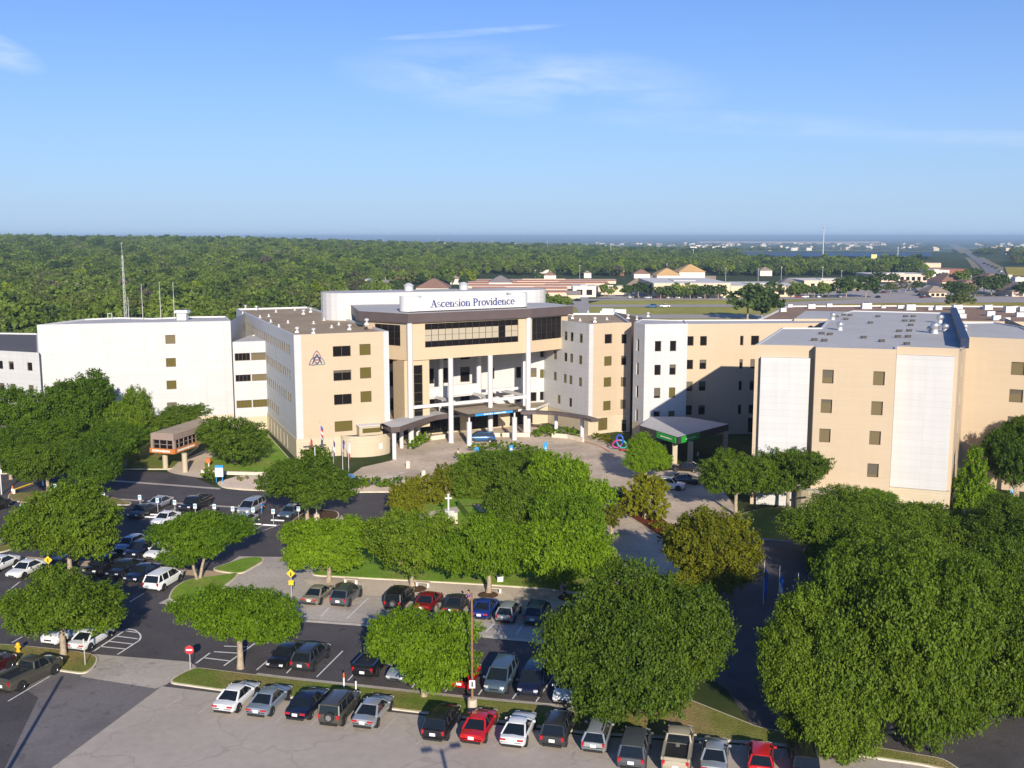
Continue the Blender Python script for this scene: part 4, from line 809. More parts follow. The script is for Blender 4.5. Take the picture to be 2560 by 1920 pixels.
# white block roof: tall hood, louvred box, antennas
T = thing('roof_hood', 'white hooded roof vent on the edge of the plain white block', 'roof vent', G(457, 800, 20.2)); m_ = MB(); m_.box((0, 0, .7), (1.8, 1.6, 1.4)); m_.build('duct', M['galv'], T); m_ = MB(); m_.box((0, 0, 1.65), (2.6, 2.2, .5), 0, 0, (.85, .85)); m_.build('hood', M['trim_white'], T)
T = thing('roof_frame', 'small grey pipe frame on the white block roof', 'roof frame', G(275, 797, 20.2)); m_ = MB()
for x in (-.4, .4): m_.tube((x, 0, 0), (x, 0, 1.0), .06)
m_.tube((-.4, 0, 1.0), (.4, 0, 1.0), .06); m_.build('pipe', M['galv'], T)
# ============================================================= vehicles
mat('car_glass', (.010, .014, .018), .06, spec=.6); mat('tyre', (.016, .016, .017), .8); mat('rim', (.50, .50, .52), .3, metal=.8); mat('black_trim', (.014, .014, .015), .6)
mat('lamp_red', (.42, .012, .018), .2, coat=.6); mat('lamp_clear', (.70, .70, .72), .15, coat=.5); mat('plate', (.78, .78, .76), .5); mat('chrome', (.75, .75, .76), .2, metal=.9)
def paint(n, c, metal=.0, rough=.32): return mat('paint_' + n, c, rough, metal, coat=.7)
paint('white', (.76, .77, .78)); paint('silver', (.44, .47, .50), .5); paint('bluesilver', (.34, .41, .50), .5); paint('grey', (.13, .14, .155), .5); paint('darkgrey', (.05, .052, .058), .4); paint('black', (.010, .010, .013))
paint('navy', (.010, .014, .042), .3); paint('blue', (.012, .045, .30), .3); paint('midblue', (.018, .10, .26), .2); paint('red', (.50, .010, .014)); paint('darkred', (.23, .008, .012), .2); paint('maroon', (.06, .008, .012), .2)
paint('beige', (.40, .36, .28), .5); paint('tan', (.50, .44, .33), .3); paint('steelblue', (.10, .15, .20), .4); paint('greygreen', (.10, .095, .075), .4)
# type: length, width, height, belt, sill, nose z, tail z, y of windscreen foot / roof front / roof rear / rear glass foot (fractions of length from tail 0 to nose 1), wheel radius, axles
TY = {
 'sedan': dict(L=4.75, W=1.83, H=1.45, belt=.93, nose=.70, tail=.92, p=(.71, .56, .335, .17), r=.33, ax=(.20, .80)),
 'coupe': dict(L=4.75, W=1.90, H=1.38, belt=.92, nose=.72, tail=.96, p=(.66, .52, .33, .12), r=.35, ax=(.20, .79)),
 'hatch': dict(L=4.1, W=1.75, H=1.50, belt=.95, nose=.72, tail=.95, p=(.76, .60, .16, .03), r=.31, ax=(.19, .82)),
 'suv': dict(L=4.65, W=1.88, H=1.70, belt=1.08, nose=.88, tail=1.05, p=(.74, .60, .14, .035), r=.37, ax=(.20, .81)),
 'boxsuv': dict(L=4.5, W=1.84, H=1.85, belt=1.15, nose=1.02, tail=1.12, p=(.70, .615, .05, .012), r=.39, ax=(.19, .81)),
 'minivan': dict(L=5.0, W=1.95, H=1.76, belt=1.06, nose=.85, tail=1.04, p=(.83, .64, .11, .025), r=.35, ax=(.20, .80)),
 'wagon': dict(L=4.6, W=1.8, H=1.5, belt=.95, nose=.74, tail=.95, p=(.72, .58, .13, .03), r=.33, ax=(.2, .8)),
 'pickup': dict(L=5.7, W=1.98, H=1.88, belt=1.18, nose=1.05, tail=1.15, p=(.755, .665, .475, .455), r=.41, ax=(.21, .81)),
}
CARMESH = {}
def loft(mb, secs, mi=0, caps=True):
    n = len(secs[0])
    for a, b in zip(secs, secs[1:]):
        for k in range(n - 1): mb.face([a[k], a[k + 1], b[k + 1], b[k]], mi)
    if caps: mb.face(list(secs[0])[::-1], mi); mb.face(secs[-1], mi)
def car_meshes(ty):
    if ty in CARMESH: return CARMESH[ty]
    t = TY[ty]; L, Wd, Ht, bl, r = t['L'], t['W'] / 2, t['H'], t['belt'], t['r']; Y = lambda f: (f - .5) * L
    pf, prf, prr, prb = t['p']; out = []
    hood = bl - .06 if ty not in ('minivan',) else bl - .03
    st = [(0.0, .80, .55, t['tail'] * .72), (.012, .9, .42, t['tail'] * .96), (.05, .97, .30, t['tail']), (max(prb, .06), 1, .24, bl if ty != 'pickup' else t['tail']), (.35, 1, .22, bl), (.5, 1, .22, bl), (pf - .04, 1, .22, bl), (pf, .99, .23, hood), ((pf + .97) / 2, .97, .25, (hood + t['nose']) / 2 + .07), (.955, .90, .28, t['nose'] + .06), (.988, .82, .33, t['nose'] - .06), (1.0, .72, .42, t['nose'] * .72)]
    mb = MB(); secs = []
    for f, wf, zb, zt in st:
        w = Wd * wf; y = Y(f); mid = zb + (zt - zb) * .5
        half = [(0, zb), (w * .86, zb), (w * .97, zb + .10), (w, mid), (w * .985, zt - .12), (w * .92, zt - .025), (w * .80, zt), (0, zt + .03)]
        secs.append([(x, y, z) for x, z in half] + [(-x, y, z) for x, z in half[-2:0:-1]] + [(half[0][0], y, half[0][1])])
    loft(mb, secs, 0)
    # roof panel and pillars
    a, b, c, d = Y(pf), Y(prf), Y(prr), Y(prb); zb_ = bl - .03; wr, wb = Wd * .67, Wd * .90
    if ty in ('boxsuv',): wr = Wd * .82
    if ty in ('minivan', 'suv', 'pickup'): wr = Wd * .76
    rs = []
    for y, z, w in ((b + .06, Ht - .05, wr * .97), (b - .18, Ht - .01, wr), ((b + c) / 2, Ht, wr * 1.01), (c + .2, Ht - .015, wr), (c - .05, Ht - .055, wr * .95)):
        rs.append([(-w, y, z - .07), (-w * .96, y, z - .015), (-w * .5, y, z + .025), (0, y, z + .035), (w * .5, y, z + .025), (w * .96, y, z - .015), (w, y, z - .07), (-w, y, z - .07)])
    loft(mb, rs, 0)
    zr = Ht - .07
    for sx in (-1, 1):
        for (y0, z0, w0, y1, z1, w1, th) in ((a, zb_, wb, b, zr, wr, .075), (d, zb_, wb, c, zr, wr, .11 if ty != 'sedan' else .13)):
            mb.tube((sx * w0, y0, z0), (sx * w1, y1, z1), th * .75, th * .7, 5)
        ymid = (a * .3 + b * .7 + c) / 2 - .1
        for yy in ([ymid] if ty in ('sedan', 'hatch', 'coupe', 'pickup') else [ymid + .25, c + .55]):
            mb.tube((sx * (wb + .0), yy, zb_), (sx * (wr + .0), yy - .05, zr), .05, .045, 5, mi=0 if ty == 'minivan' else 1)
        mb.box((sx * (Wd + .08), a - .28, bl + .05), (.2, .12, .14), 0, 0)   # mirror
    for sx in (-1, 1):
        for f in t['ax']:
            mb.tube((sx * (Wd - .25), Y(f), r + .02), (sx * (Wd + .006), Y(f), r + .02), r + .075, n=18, mi=1)
    mb.box((0, Y(0) + .03, .36), (Wd * 1.5, .1, .16), 0, 1); mb.box((0, Y(1) - .05, .36), (Wd * 1.3, .1, .16), 0, 1); mb.box((0, Y(1) - .045, t['nose'] * .74), (Wd * .8, .1, .13), 0, 1)
    if ty in ('suv', 'boxsuv', 'wagon'):
        for sx in (-1, 1): mb.box((sx * wr * .86, (b + c) / 2, Ht + .05), (.05, (b - c) * .8, .05), 0, 1)
    if ty == 'pickup':
        bed0, bed1 = Y(.02), Y(prb) - .08; mb2 = mb
        mb.box((0, (bed0 + bed1) / 2, t['tail'] + .045), (Wd * 1.56, bed1 - bed0 - .16, .02), 0, 2)
        for sx in (-1, 1): mb.box((sx * Wd * .88, (bed0 + bed1) / 2, t['tail'] + .10), (Wd * .2, bed1 - bed0, .22), 0, 0)
        mb.box((0, bed0 + .05, t['tail'] + .1), (Wd * 1.7, .1, .22), 0, 0)
    out.append(('body', mb.mesh('body', [M['paint_white'], M['black_trim'], M['black_trim']], 40), [0, 0, 0], True))
    # glazing shells
    def quad_glass(name, pts):
        g = MB(); g.face(pts); return (name, g.mesh(name, M['car_glass']), [0, 0, 0], False)
    k = .012
    out.append(quad_glass('windscreen', [(-wb * .97, a + .02, zb_), (wb * .97, a + .02, zb_), (wr * .96, b + .03, zr + .01), (-wr * .96, b + .03, zr + .01)]))
    out.append(quad_glass('rear_window', [(wb * .95, d - .02, zb_ + .04), (-wb * .95, d - .02, zb_ + .04), (-wr * .94, c - .03, zr), (wr * .94, c - .03, zr)]))
    for sx in (-1, 1): out.append(quad_glass('side_window', [(sx * wb, a, zb_), (sx * wb, d, zb_), (sx * wr, c, zr), (sx * wr, b, zr)]))
    if ty == 'coupe':
        pass
    wm = MB(); wm.lathe((0, 0, 0), [(r * .6, .115), (r * .93, .115), (r, .06), (r, -.06), (r * .93, -.115), (r * .6, -.115)], 18, 0); wm.lathe((0, 0, 0), [(0, .085), (r * .18, .10), (r * .56, .085), (r * .62, .117)], 10, 1); wm.lathe((0, 0, 0), [(r * .62, -.117), (r * .5, -.1), (0, -.09)], 10, 1)
    me = wm.mesh('wheel', [M['tyre'], M['rim']], 35); me.transform(Matrix.Rotation(math.pi / 2, 4, 'Y'))
    for sx in (-1, 1):
        for f in t['ax']: out.append(('wheel', me, [sx * (Wd - .10), Y(f), r], False))
    tall = ty in ('suv', 'minivan', 'boxsuv', 'hatch', 'wagon', 'pickup')
    for sx in (-1, 1):
        g = MB(); zt_ = t['tail']
        if tall: g.box((sx * Wd * .80, Y(.018), zt_ * .83), (Wd * .2, .14, zt_ * .30), 0, 0)
        else: g.box((sx * Wd * .66, Y(.014), zt_ * .83), (Wd * .46, .15, .14), 0, 0)
        out.append(('tail_light', g.mesh('tail_light', M['lamp_red']), [0, 0, 0], False))
        g = MB(); g.box((sx * Wd * .64, Y(.972), t['nose'] - .06), (Wd * .34, .22, .14), -sx * .35); out.append(('headlight', g.mesh('headlight', M['lamp_clear']), [0, 0, 0], False))
    g = MB(); g.box((0, Y(0) - .012, .68 if not tall else .74), (.42, .03, .22)); out.append(('licence_plate', g.mesh('licence_plate', M['plate']), [0, 0, 0], False))
    if ty == 'boxsuv':
        g = MB(); g.lathe((0, 0, 0), [(0, .13), (.3, .13), (.36, .08), (.37, -.08)], 20, 0); g.lathe((0, 0, 0), [(0, .136), (.22, .136)], 14, 1); me = g.mesh('spare_wheel', [M['tyre'], M['rim']], 35); me.transform(Matrix.Rotation(math.pi / 2, 4, 'X')); out.append(('spare_wheel', me, [.12, Y(0) - .12, .98], False))
    CARMESH[ty] = out; return out
HEAD = R(-13.6)   # lot bays point this way (turn from +Y)
NCAR = [0]
def car(ty, col, u, v, end, label, turn=0.0, z=.02, group='parked cars', name=None, rz=None):
    """u, v: photo point of the middle of the near bumper on the ground; end 'r' rear nearest, 'f' front nearest, 'c' centre"""
    L = TY[ty]['L']; a = HEAD + R(turn) if rz is None else rz; fw = Vector((-math.sin(a), math.cos(a))); p = G(u, v, z)
    c = {'r': p.to_2d() + fw * L / 2, 'f': p.to_2d() + fw * L / 2, 'c': p.to_2d()}[end]
    if end == 'f': a += math.pi
    o = thing(name or {'pickup': 'pickup_truck', 'minivan': 'minivan', 'suv': 'suv', 'boxsuv': 'suv'}.get(ty, 'parked_car'), label, {'pickup': 'pickup truck', 'minivan': 'minivan', 'suv': 'suv', 'boxsuv': 'suv'}.get(ty, 'car'), (c.x, c.y, z), a, group)
    for nm, me, loc, is_body in car_meshes(ty):
        q = link(nm, me, o, loc)
        if is_body: s = q.material_slots[0]; s.link = 'OBJECT'; s.material = M['paint_' + col]
    NCAR[0] += 1
    return o
FRONT = 'cars nosed up to the grass strip in the front lot'
for a in [
 ('sedan', 'white', 555, 1791, 'r', 'white sedan first of the front row, beside the concrete throat'), ('sedan', 'bluesilver', 639, 1800, 'r', 'blue-silver sedan between the white sedan and a navy sedan'),
 ('sedan', 'navy', 737, 1809, 'r', 'dark navy sedan parked beside the SUV with a spare wheel'), ('boxsuv', 'greygreen', 821, 1823, 'r', 'boxy dark grey SUV with spare wheel on its tailgate'),
 ('sedan', 'silver', 905, 1829, 'r', 'older silver sedan beside an empty bay in the front row'), ('suv', 'black', 1081, 1861, 'r', 'black SUV with silver roof rails beside the red sedan'),
 ('sedan', 'red', 1177, 1868, 'r', 'bright red sedan in front of the rusty lamp pole base'), ('coupe', 'white', 1278, 1877, 'r', 'white muscle coupe with dark rear panel in the front row'),
 ('suv', 'darkgrey', 1379, 1877, 'r', 'dark grey SUV between white coupe and silver wagon'), ('wagon', 'silver', 1482, 1890, 'r', 'silver station wagon half shaded by the big oak'),
 ('minivan', 'grey', 1576, 1933, 'r', 'grey minivan under the edge of the big oak'), ('pickup', 'tan', 1687, 1945, 'r', 'tan pickup truck with its empty bed towards the lot'),
 ('sedan', 'silver', 1782, 1950, 'r', 'silver sedan between tan pickup and red hatchback'), ('hatch', 'red', 1901, 1950, 'r', 'red hatchback with purple-red roof under the wide oak'),
 ('suv', 'black', 2014, 1962, 'r', 'black SUV deep in shade at the end of the front row')]: car(*a, group=FRONT)
car('pickup', 'greygreen', 2, 1738, 'r', 'dark grey crew-cab pickup at the grass island with a hydrant', -8, group=FRONT); car('suv', 'maroon', -90, 1712, 'r', 'very dark maroon SUV beyond the grey pickup', -8, group=FRONT)
MID = 'cars on the far side of the grass strip'
for a in [('sedan', 'black', 685, 1681, 'f', 'black sedan nosed towards the grass strip, windscreen glinting'), ('suv', 'darkgrey', 749, 1686, 'r', 'dark SUV with grey roof beside the nosed-in black sedan'),
 ('pickup', 'black', 905, 1703, 'r', 'black pickup half hidden by the lone oak crown'), ('sedan', 'silver', 986, 1713, 'f', 'silver sedan peeping out under the lone oak crown'), ('sedan', 'darkgrey', 1064, 1723, 'r', 'dark grey sedan behind the lone oak trunk'),
 ('hatch', 'red', 1147, 1732, 'r', 'red hatchback behind the rusty lamp pole'), ('minivan', 'steelblue', 1234, 1743, 'f', 'blue-grey minivan facing the grass strip beside the rusty pole'), ('minivan', 'navy', 1318, 1751, 'f', 'dark blue minivan facing the grass strip in oak shade'),
 ('sedan', 'white', 1405, 1768, 'f', 'white sedan mostly hidden behind the big oak crown')]: car(*a, group=MID)
ROW = 'cars along the brick sidewalk'
for a in [('sedan', 'beige', 772, 1518, 'r', 'beige sedan at the end of the concrete row near the yellow sign'), ('suv', 'grey', 844, 1522, 'r', 'grey SUV beside the beige sedan on the concrete row'), ('boxsuv', 'black', 980, 1532, 'r', 'boxy black off-roader with spare wheel on the concrete row'),
 ('sedan', 'darkred', 1053, 1537, 'r', 'dark red sedan between black off-roader and dark sedan'), ('sedan', 'darkgrey', 1126, 1543, 'r', 'dark grey sedan next to the standing man'), ('sedan', 'blue', 1197, 1555, 'r', 'bright blue sedan on the concrete row'),
 ('hatch', 'silver', 1259, 1562, 'r', 'silver hatchback beside the bright blue sedan'), ('suv', 'steelblue', 1330, 1568, 'r', 'blue-grey SUV at the shaded end of the concrete row'), ('sedan', 'black', 1405, 1577, 'r', 'black sedan with one red lamp showing in deep oak shade')]: car(*a, group=ROW)
LEFT = 'cars in the left bays'
for a in [('minivan', 'white', 376, 1483, 'r', 'long white SUV wagon beside the small grass island'), ('sedan', 'navy', 324, 1462, 'f', 'navy sedan beside the long white SUV wagon'), ('sedan', 'black', 278, 1450, 'f', 'black sedan second from the long white SUV wagon'), ('suv', 'black', 222, 1446, 'f', 'black SUV right beside the oak trunk in the left bays'),
 ('suv', 'black', 112, 1450, 'f', 'black SUV behind the yellow diamond sign'), ('sedan', 'white', 28, 1452, 'f', 'white sedan facing out next to the black SUV at the frame edge'), ('sedan', 'white', -40, 1440, 'f', 'white car cut by the frame edge in the left bays'),
 ('suv', 'white', 120, 1619, 'f', 'white SUV facing the hydrant island under the oak'), ('pickup', 'bluesilver', 190, 1612, 'f', 'blue-silver pickup behind the trunk on the hydrant island'), ('sedan', 'white', 187, 1635, 'r', 'white sedan beside the striped no-parking bay')]: car(*a, group=LEFT)
UP = 'cars in the disabled bays'
for a in [('sedan', 'silver', 373, 1279, 'f', 'silver sedan behind the blue parking signs, near the black pickup'), ('pickup', 'black', 460, 1286, 'f', 'black pickup among the blue parking signs'), ('minivan', 'silver', 606, 1292, 'f', 'silver minivan behind the last parking signs'), ('sedan', 'steelblue', 707, 1302, 'f', 'steel blue sedan under the spreading tree by the mulch bed'),
 ('sedan', 'darkgrey', 330, 1300, 'f', 'dark grey sedan half hidden behind an oak crown near the parking signs'), ('sedan', 'white', 388, 1320, 'f', 'white sedan in front of the row of parking signs'), ('sedan', 'silver', 588, 1326, 'f', 'silver sedan in front of the last parking signs'),
 ('hatch', 'bluesilver', 300, 1385, 'f', 'light blue hatchback between two oak crowns'), ('suv', 'navy', 322, 1403, 'f', 'navy SUV facing the tan walk between two oaks'), ('sedan', 'white', 372, 1404, 'f', 'white sedan facing the tan walk beside the navy SUV'), ('sedan', 'white', 425, 1413, 'f', 'white sedan behind the forked tree trunk'), ('pickup', 'black', -20, 1278, 'c', 'black pickup at the frame edge near the orange cone'), ('sedan', 'silver', -20, 1370, 'c', 'silver car end showing at the frame edge by the oak')]: car(*a, group=UP)
car('minivan', 'midblue', 1203, 1103, 'c', 'blue minivan stopped under the entrance canopy', rz=R(95), group='cars at the doors'); car('suv', 'white', 1672, 1222, 'c', 'white SUV leaving below the green sign canopy', rz=R(-107), group='cars at the doors')
car('sedan', 'black', 1716, 1177, 'c', 'black sedan with red tail lamp beside the green canopy post', rz=R(70), group='cars at the doors'); car('sedan', 'darkgrey', 1712, 1208, 'c', 'dark sedan half hidden in front of the white SUV', rz=R(-100), group='cars at the doors'); car('sedan', 'darkgrey', 1545, 1244, 'c', 'dark sedan in shade behind the yellow-green tree', rz=R(-125), group='cars at the doors')
car('sedan', 'black', 2435, 1299, 'c', 'black sedan before the pear-shaped tree', rz=R(-60), group='cars in the side lot'); car('sedan', 'silver', 2552, 1313, 'c', 'silver-blue sedan at the frame edge of the side lot', rz=R(-30), group='cars in the side lot'); car('suv', 'darkred', 2572, 1292, 'c', 'dark red SUV at the frame edge of the side lot', rz=R(-30), group='cars in the side lot')
# far cars: one small mesh each
def far_mesh():
    mb = MB(); secs = []
    for y, w, z0, z1 in ((-2.3, .75, .4, .8), (-2.1, .9, .3, .95), (-.6, .92, .25, .98), (1.0, .92, .25, .95), (2.0, .85, .3, .8), (2.3, .7, .4, .65)): secs.append([(-w, y, z0), (w, y, z0), (w, y, z1), (-w, y, z1), (-w, y, z0)])
    loft(mb, secs, 0); mb.box((0, -.4, 1.18), (1.7, 2.7, .44), 0, 1, (.8, .66)); mb.box((0, -.45, 1.43), (1.32, 1.7, .07), 0, 0)
    for sx in (-1, 1):
        for y in (-1.4, 1.4): mb.tube((sx * .7, y, .33), (sx * .95, y, .33), .33, n=10, mi=2)
    return mb.mesh('far_car', [M['paint_white'], M['car_glass'], M['tyre']])
FARM = far_mesh()
def far_car(u, v, col, label, rz=0.0, sc=1.0, group='cars far beyond the hospital', z=0.05):
    p = G(u, v, z); o = link('distant_car', FARM, None, (p.x, p.y, z), rz); o.scale = (sc,) * 3; s = o.material_slots[0]; s.link = 'OBJECT'; s.material = M['paint_' + col]; return tag(o, label, 'car', group)
# ============================================================= trees
def leaf_mat(name, dark, light, trans=.42):
    m = bpy.data.materials.new(name); m.use_nodes = True; nt = m.node_tree; b = nt.nodes['Principled BSDF']; out = nt.nodes['Material Output']
    at = nt.nodes.new('ShaderNodeAttribute'); at.attribute_name = 'tint'; oi = nt.nodes.new('ShaderNodeObjectInfo')
    f = math_node(nt, 'ADD', math_node(nt, 'MULTIPLY', at.outputs['Fac'], .62), math_node(nt, 'MULTIPLY', oi.outputs['Random'], .38))
    mx = nt.nodes.new('ShaderNodeMix'); mx.data_type = 'RGBA'; nt.links.new(f, mx.inputs['Factor']); mx.inputs['A'].default_value = (*dark, 1); mx.inputs['B'].default_value = (*light, 1)
    nt.links.new(mx.outputs['Result'], b.inputs['Base Color']); b.inputs['Roughness'].default_value = .55; b.inputs['Specular IOR Level'].default_value = .25
    tr = nt.nodes.new('ShaderNodeBsdfTranslucent'); nt.links.new(mx.outputs['Result'], tr.inputs['Color'])
    ms = nt.nodes.new('ShaderNodeMixShader'); ms.inputs[0].default_value = trans; nt.links.new(b.outputs[0], ms.inputs[1]); nt.links.new(tr.outputs[0], ms.inputs[2]); nt.links.new(ms.outputs[0], out.inputs[0])
    M[name] = m; return m
leaf_mat('leaf_fresh', (0.055, 0.134, 0.004), (0.274, 0.427, 0.011)); leaf_mat('leaf_oak', (0.038, 0.090, 0.005), (0.234, 0.348, 0.017)); leaf_mat('leaf_gold', (0.089, 0.113, 0.004), (0.342, 0.342, 0.011)); leaf_mat('leaf_olive', (0.029, 0.074, 0.005), (0.211, 0.314, 0.019)); leaf_mat('leaf_deep', (0.029, 0.076, 0.004), (0.160, 0.274, 0.011)); leaf_mat('leaf_yellow', (0.158, 0.221, 0.008), (0.365, 0.456, 0.019)); leaf_mat('leaf_grey', (0.105, 0.103, 0.063), (0.251, 0.234, 0.133))
leaf_mat('wood_green', (0.046, 0.092, 0.019), (0.243, 0.335, 0.059)); leaf_mat('wood_light', (0.068, 0.123, 0.019), (0.320, 0.427, 0.066)); leaf_mat('wood_dark', (0.030, 0.068, 0.019), (0.157, 0.235, 0.048)); leaf_mat('wood_olive', (0.061, 0.096, 0.022), (0.270, 0.320, 0.077))
mat('bark', (.36, .29, .215), .95, noise=[(2.5, .2), (14, .2)], spec=.1)
def crown_mesh(name, seed, rx, rz, lobes, leaves, size, mname, cone=False, fill=.12, per=34, tw=.15, subs=11):
    """a crown of several overlapping boughs; each bough is a shell of short outward twigs, and every twig carries a string of leaf faces"""
    rg = np.random.default_rng(seed); unit = lambda a: a / np.linalg.norm(a, axis=-1, keepdims=True)
    nt_ = max(12, leaves // per); C = unit(rg.normal(size=(subs, 3))); C[:, 2] = np.where(C[:, 2] < -.62, -C[:, 2] * .6, C[:, 2]); q = np.arange(subs) * 2.4 + rg.uniform(0, 6)
    hz = np.sqrt(1 - np.minimum(.9, C[:, 2] ** 2)); C[:, 0] = np.cos(q) * hz; C[:, 1] = np.sin(q) * hz
    C *= rg.uniform(.46, .76, (subs, 1)); SR = rg.uniform(.26, .42, subs); C[0] = (0, 0, .1); SR[0] = .60
    if cone: h = np.linspace(-.7, .75, subs); C = np.stack([np.cos(q) * (.95 - h) * .34, np.sin(q) * (.95 - h) * .34, h], 1); SR = .22 + (.8 - h) * .20
    sid = rg.choice(subs, nt_ * 5, p=SR ** 2 / (SR ** 2).sum()); D = unit(rg.normal(size=(nt_ * 5, 3))); rad = np.where(rg.uniform(size=nt_ * 5) < fill, rg.uniform(.1, .6, nt_ * 5), rg.uniform(.62, 1.0, nt_ * 5))
    P0 = C[sid] + D * (SR[sid] * rad)[:, None]
    buried = (np.linalg.norm(P0[:, None] - C[None], axis=2) < SR[None] * .62); buried[np.arange(len(P0)), sid] = False; under = (P0[:, 2] < -.86)
    dents = C[rg.integers(0, subs, lobes)] + unit(rg.normal(size=(lobes, 3))) * rg.uniform(.25, .5, (lobes, 1)); dr = rg.uniform(.06, .14, lobes)
    gap = (np.linalg.norm(P0[:, None] - dents[None], axis=2) < dr[None]).any(1); keep = ~((buried.any(1) | under | gap) & (rg.uniform(size=len(P0)) < .93)); P0 = P0[keep][:nt_]; D = D[keep][:nt_]; sid = sid[keep][:nt_]; nt_ = len(P0)
    out = unit(D + .35 * unit(P0 + 1e-6) + rg.normal(size=(nt_, 3)) * .38 + np.array([0, 0, .28])); ln = rg.uniform(.5, 1.35, nt_) * tw; tint = np.clip(rg.uniform(0, 1, nt_) * .55 + .45 * rg.uniform(0, 1, subs)[sid], 0, 1)
    i = rg.integers(0, nt_, leaves); t = rg.uniform(0, 1, (leaves, 1)); wob = rg.normal(size=(leaves, 3)) * (.045 - .022 * t)
    P = (P0[i] + out[i] * ln[i][:, None] * t + wob) * np.array([rx, rx, rz])
    N = unit(out[i] * .6 + rg.normal(size=(leaves, 3)) * .6 + np.array([0, 0, .42])); T = unit(np.cross(N, rg.normal(size=(leaves, 3)))); B = np.cross(N, T)
    s = size * rg.uniform(.6, 1.4, (leaves, 1)); el = rg.uniform(.45, .8, (leaves, 1))
    V = np.empty((leaves, 4, 3)); V[:, 0] = P - T * s; V[:, 1] = P - B * s * el + N * s * .2; V[:, 2] = P + T * s; V[:, 3] = P + B * s * el + N * s * .2
    me = bpy.data.meshes.new(name); me.vertices.add(leaves * 4); me.vertices.foreach_set('co', V.astype(np.float32).ravel())
    me.loops.add(leaves * 4); me.loops.foreach_set('vertex_index', np.arange(leaves * 4, dtype=np.int32)); me.polygons.add(leaves); me.polygons.foreach_set('loop_start', np.arange(0, leaves * 4, 4, dtype=np.int32))
    at = me.attributes.new('tint', 'FLOAT', 'POINT'); tt = np.clip(.65 * tint[i] + .35 * rg.uniform(size=leaves), 0, 1); at.data.foreach_set('value', np.repeat(tt, 4).astype(np.float32))
    me.update(); me.validate(); me.materials.append(M[mname]); return me
def trunk_mesh(name, seed, h, spread, top, r=.26, stems=1, n_l=7):
    rg = random.Random(seed); mb = MB()
    for s in range(stems):
        a0 = s * 6.28 / max(1, stems) + rg.random(); lean = 0 if stems == 1 else .35
        p = Vector((0, 0, -.1)) if stems == 1 else Vector((math.cos(a0) * .15, math.sin(a0) * .15, -.1)); q = Vector((math.cos(a0) * lean * h + rg.uniform(-.1, .1), math.sin(a0) * lean * h + rg.uniform(-.1, .1), h)); rr = r / (stems ** .45)
        mid = (p + q) / 2 + Vector((rg.uniform(-.08, .08), rg.uniform(-.08, .08), 0)); mb.tube(p, (p + mid) / 2, rr * 1.35, rr * 1.02, 9, cap=False); mb.tube((p + mid) / 2, mid, rr * 1.02, rr * .95, 9, cap=False); mb.tube(mid, q, rr * .95, rr * .8, 9, cap=False)
        for k in range(n_l // stems + 1):
            a = k * 2.4 + rg.random() + a0; l = spread * rg.uniform(.55, .85); e = q + Vector((math.cos(a) * l, math.sin(a) * l, (top - h) * rg.uniform(.35, .8))); m1 = q + (e - q) * .5 + Vector((0, 0, .12 * l))
            mb.tube(q - Vector((0, 0, .1)), m1, rr * .5, rr * .32, 6, cap=False); mb.tube(m1, e, rr * .32, rr * .1, 5, cap=False)
            for kk in (-.6, .6): f = m1 + Vector((math.cos(a + kk) * l * .4, math.sin(a + kk) * l * .4, (top - h) * .25)); mb.tube(m1, f, rr * .25, rr * .08, 5, cap=False)
    return mb.mesh(name, M['bark'], 60)
# crown shapes: unit half-width 1 (scaled per tree), so leaf size is given relative to it
PROTO = {}
def proto(kind, i):
    k = (kind, i)
    if k in PROTO: return PROTO[k]
    A = dict(fresh=('leaf_fresh', 5.5, 2.6, 44, 52000, .098, {}), oak=('leaf_oak', 5.5, 2.9, 46, 56000, .098, {}), big=('leaf_olive', 8.0, 5.2, 90, 165000, .105, dict(tw=.13, per=46, subs=18)), deep=('leaf_deep', 5.5, 4.2, 48, 46000, .125, {}), gold=('leaf_gold', 4.5, 3.6, 46, 40000, .11, {}),
             small=('leaf_gold', 3.0, 2.0, 26, 13000, .10, {}), cone=('leaf_fresh', 3.2, 4.2, 60, 22000, .12, dict(cone=True)), bush=('leaf_olive', 5.0, 3.2, 40, 36000, .11, {}), tuft=('leaf_fresh', 1.0, .8, 10, 900, .10, {}),
             hedge=('leaf_oak', 1.0, .8, 10, 900, .10, {}), tuftred=('leaf_gold', 1.0, .7, 9, 700, .10, {}), bgA=('wood_green', 5.5, 3.6, 14, 2600, .42, dict(per=20, tw=.12, subs=7)), bgB=('wood_light', 5.5, 3.9, 14, 2600, .42, dict(per=20, tw=.12, subs=7)), bgC=('wood_dark', 5.5, 3.9, 14, 2600, .42, dict(per=20, tw=.12, subs=7)), bgD=('leaf_yellow', 5.0, 3.6, 18, 1500, .55, {}), bgE=('leaf_grey', 5.5, 3.8, 18, 1300, .5, {}), bgF=('wood_olive', 5.5, 3.7, 14, 2600, .42, dict(per=20, tw=.12, subs=7)))[kind]
    mn, rx, rz, lo, lv, sz, kw = A
    PROTO[k] = (crown_mesh('crown', 100 + i * 17 + sum(map(ord, kind)), rx, rz, lo, lv, sz, mn, **kw), rx, rz); return PROTO[k]
TRUNK = {}
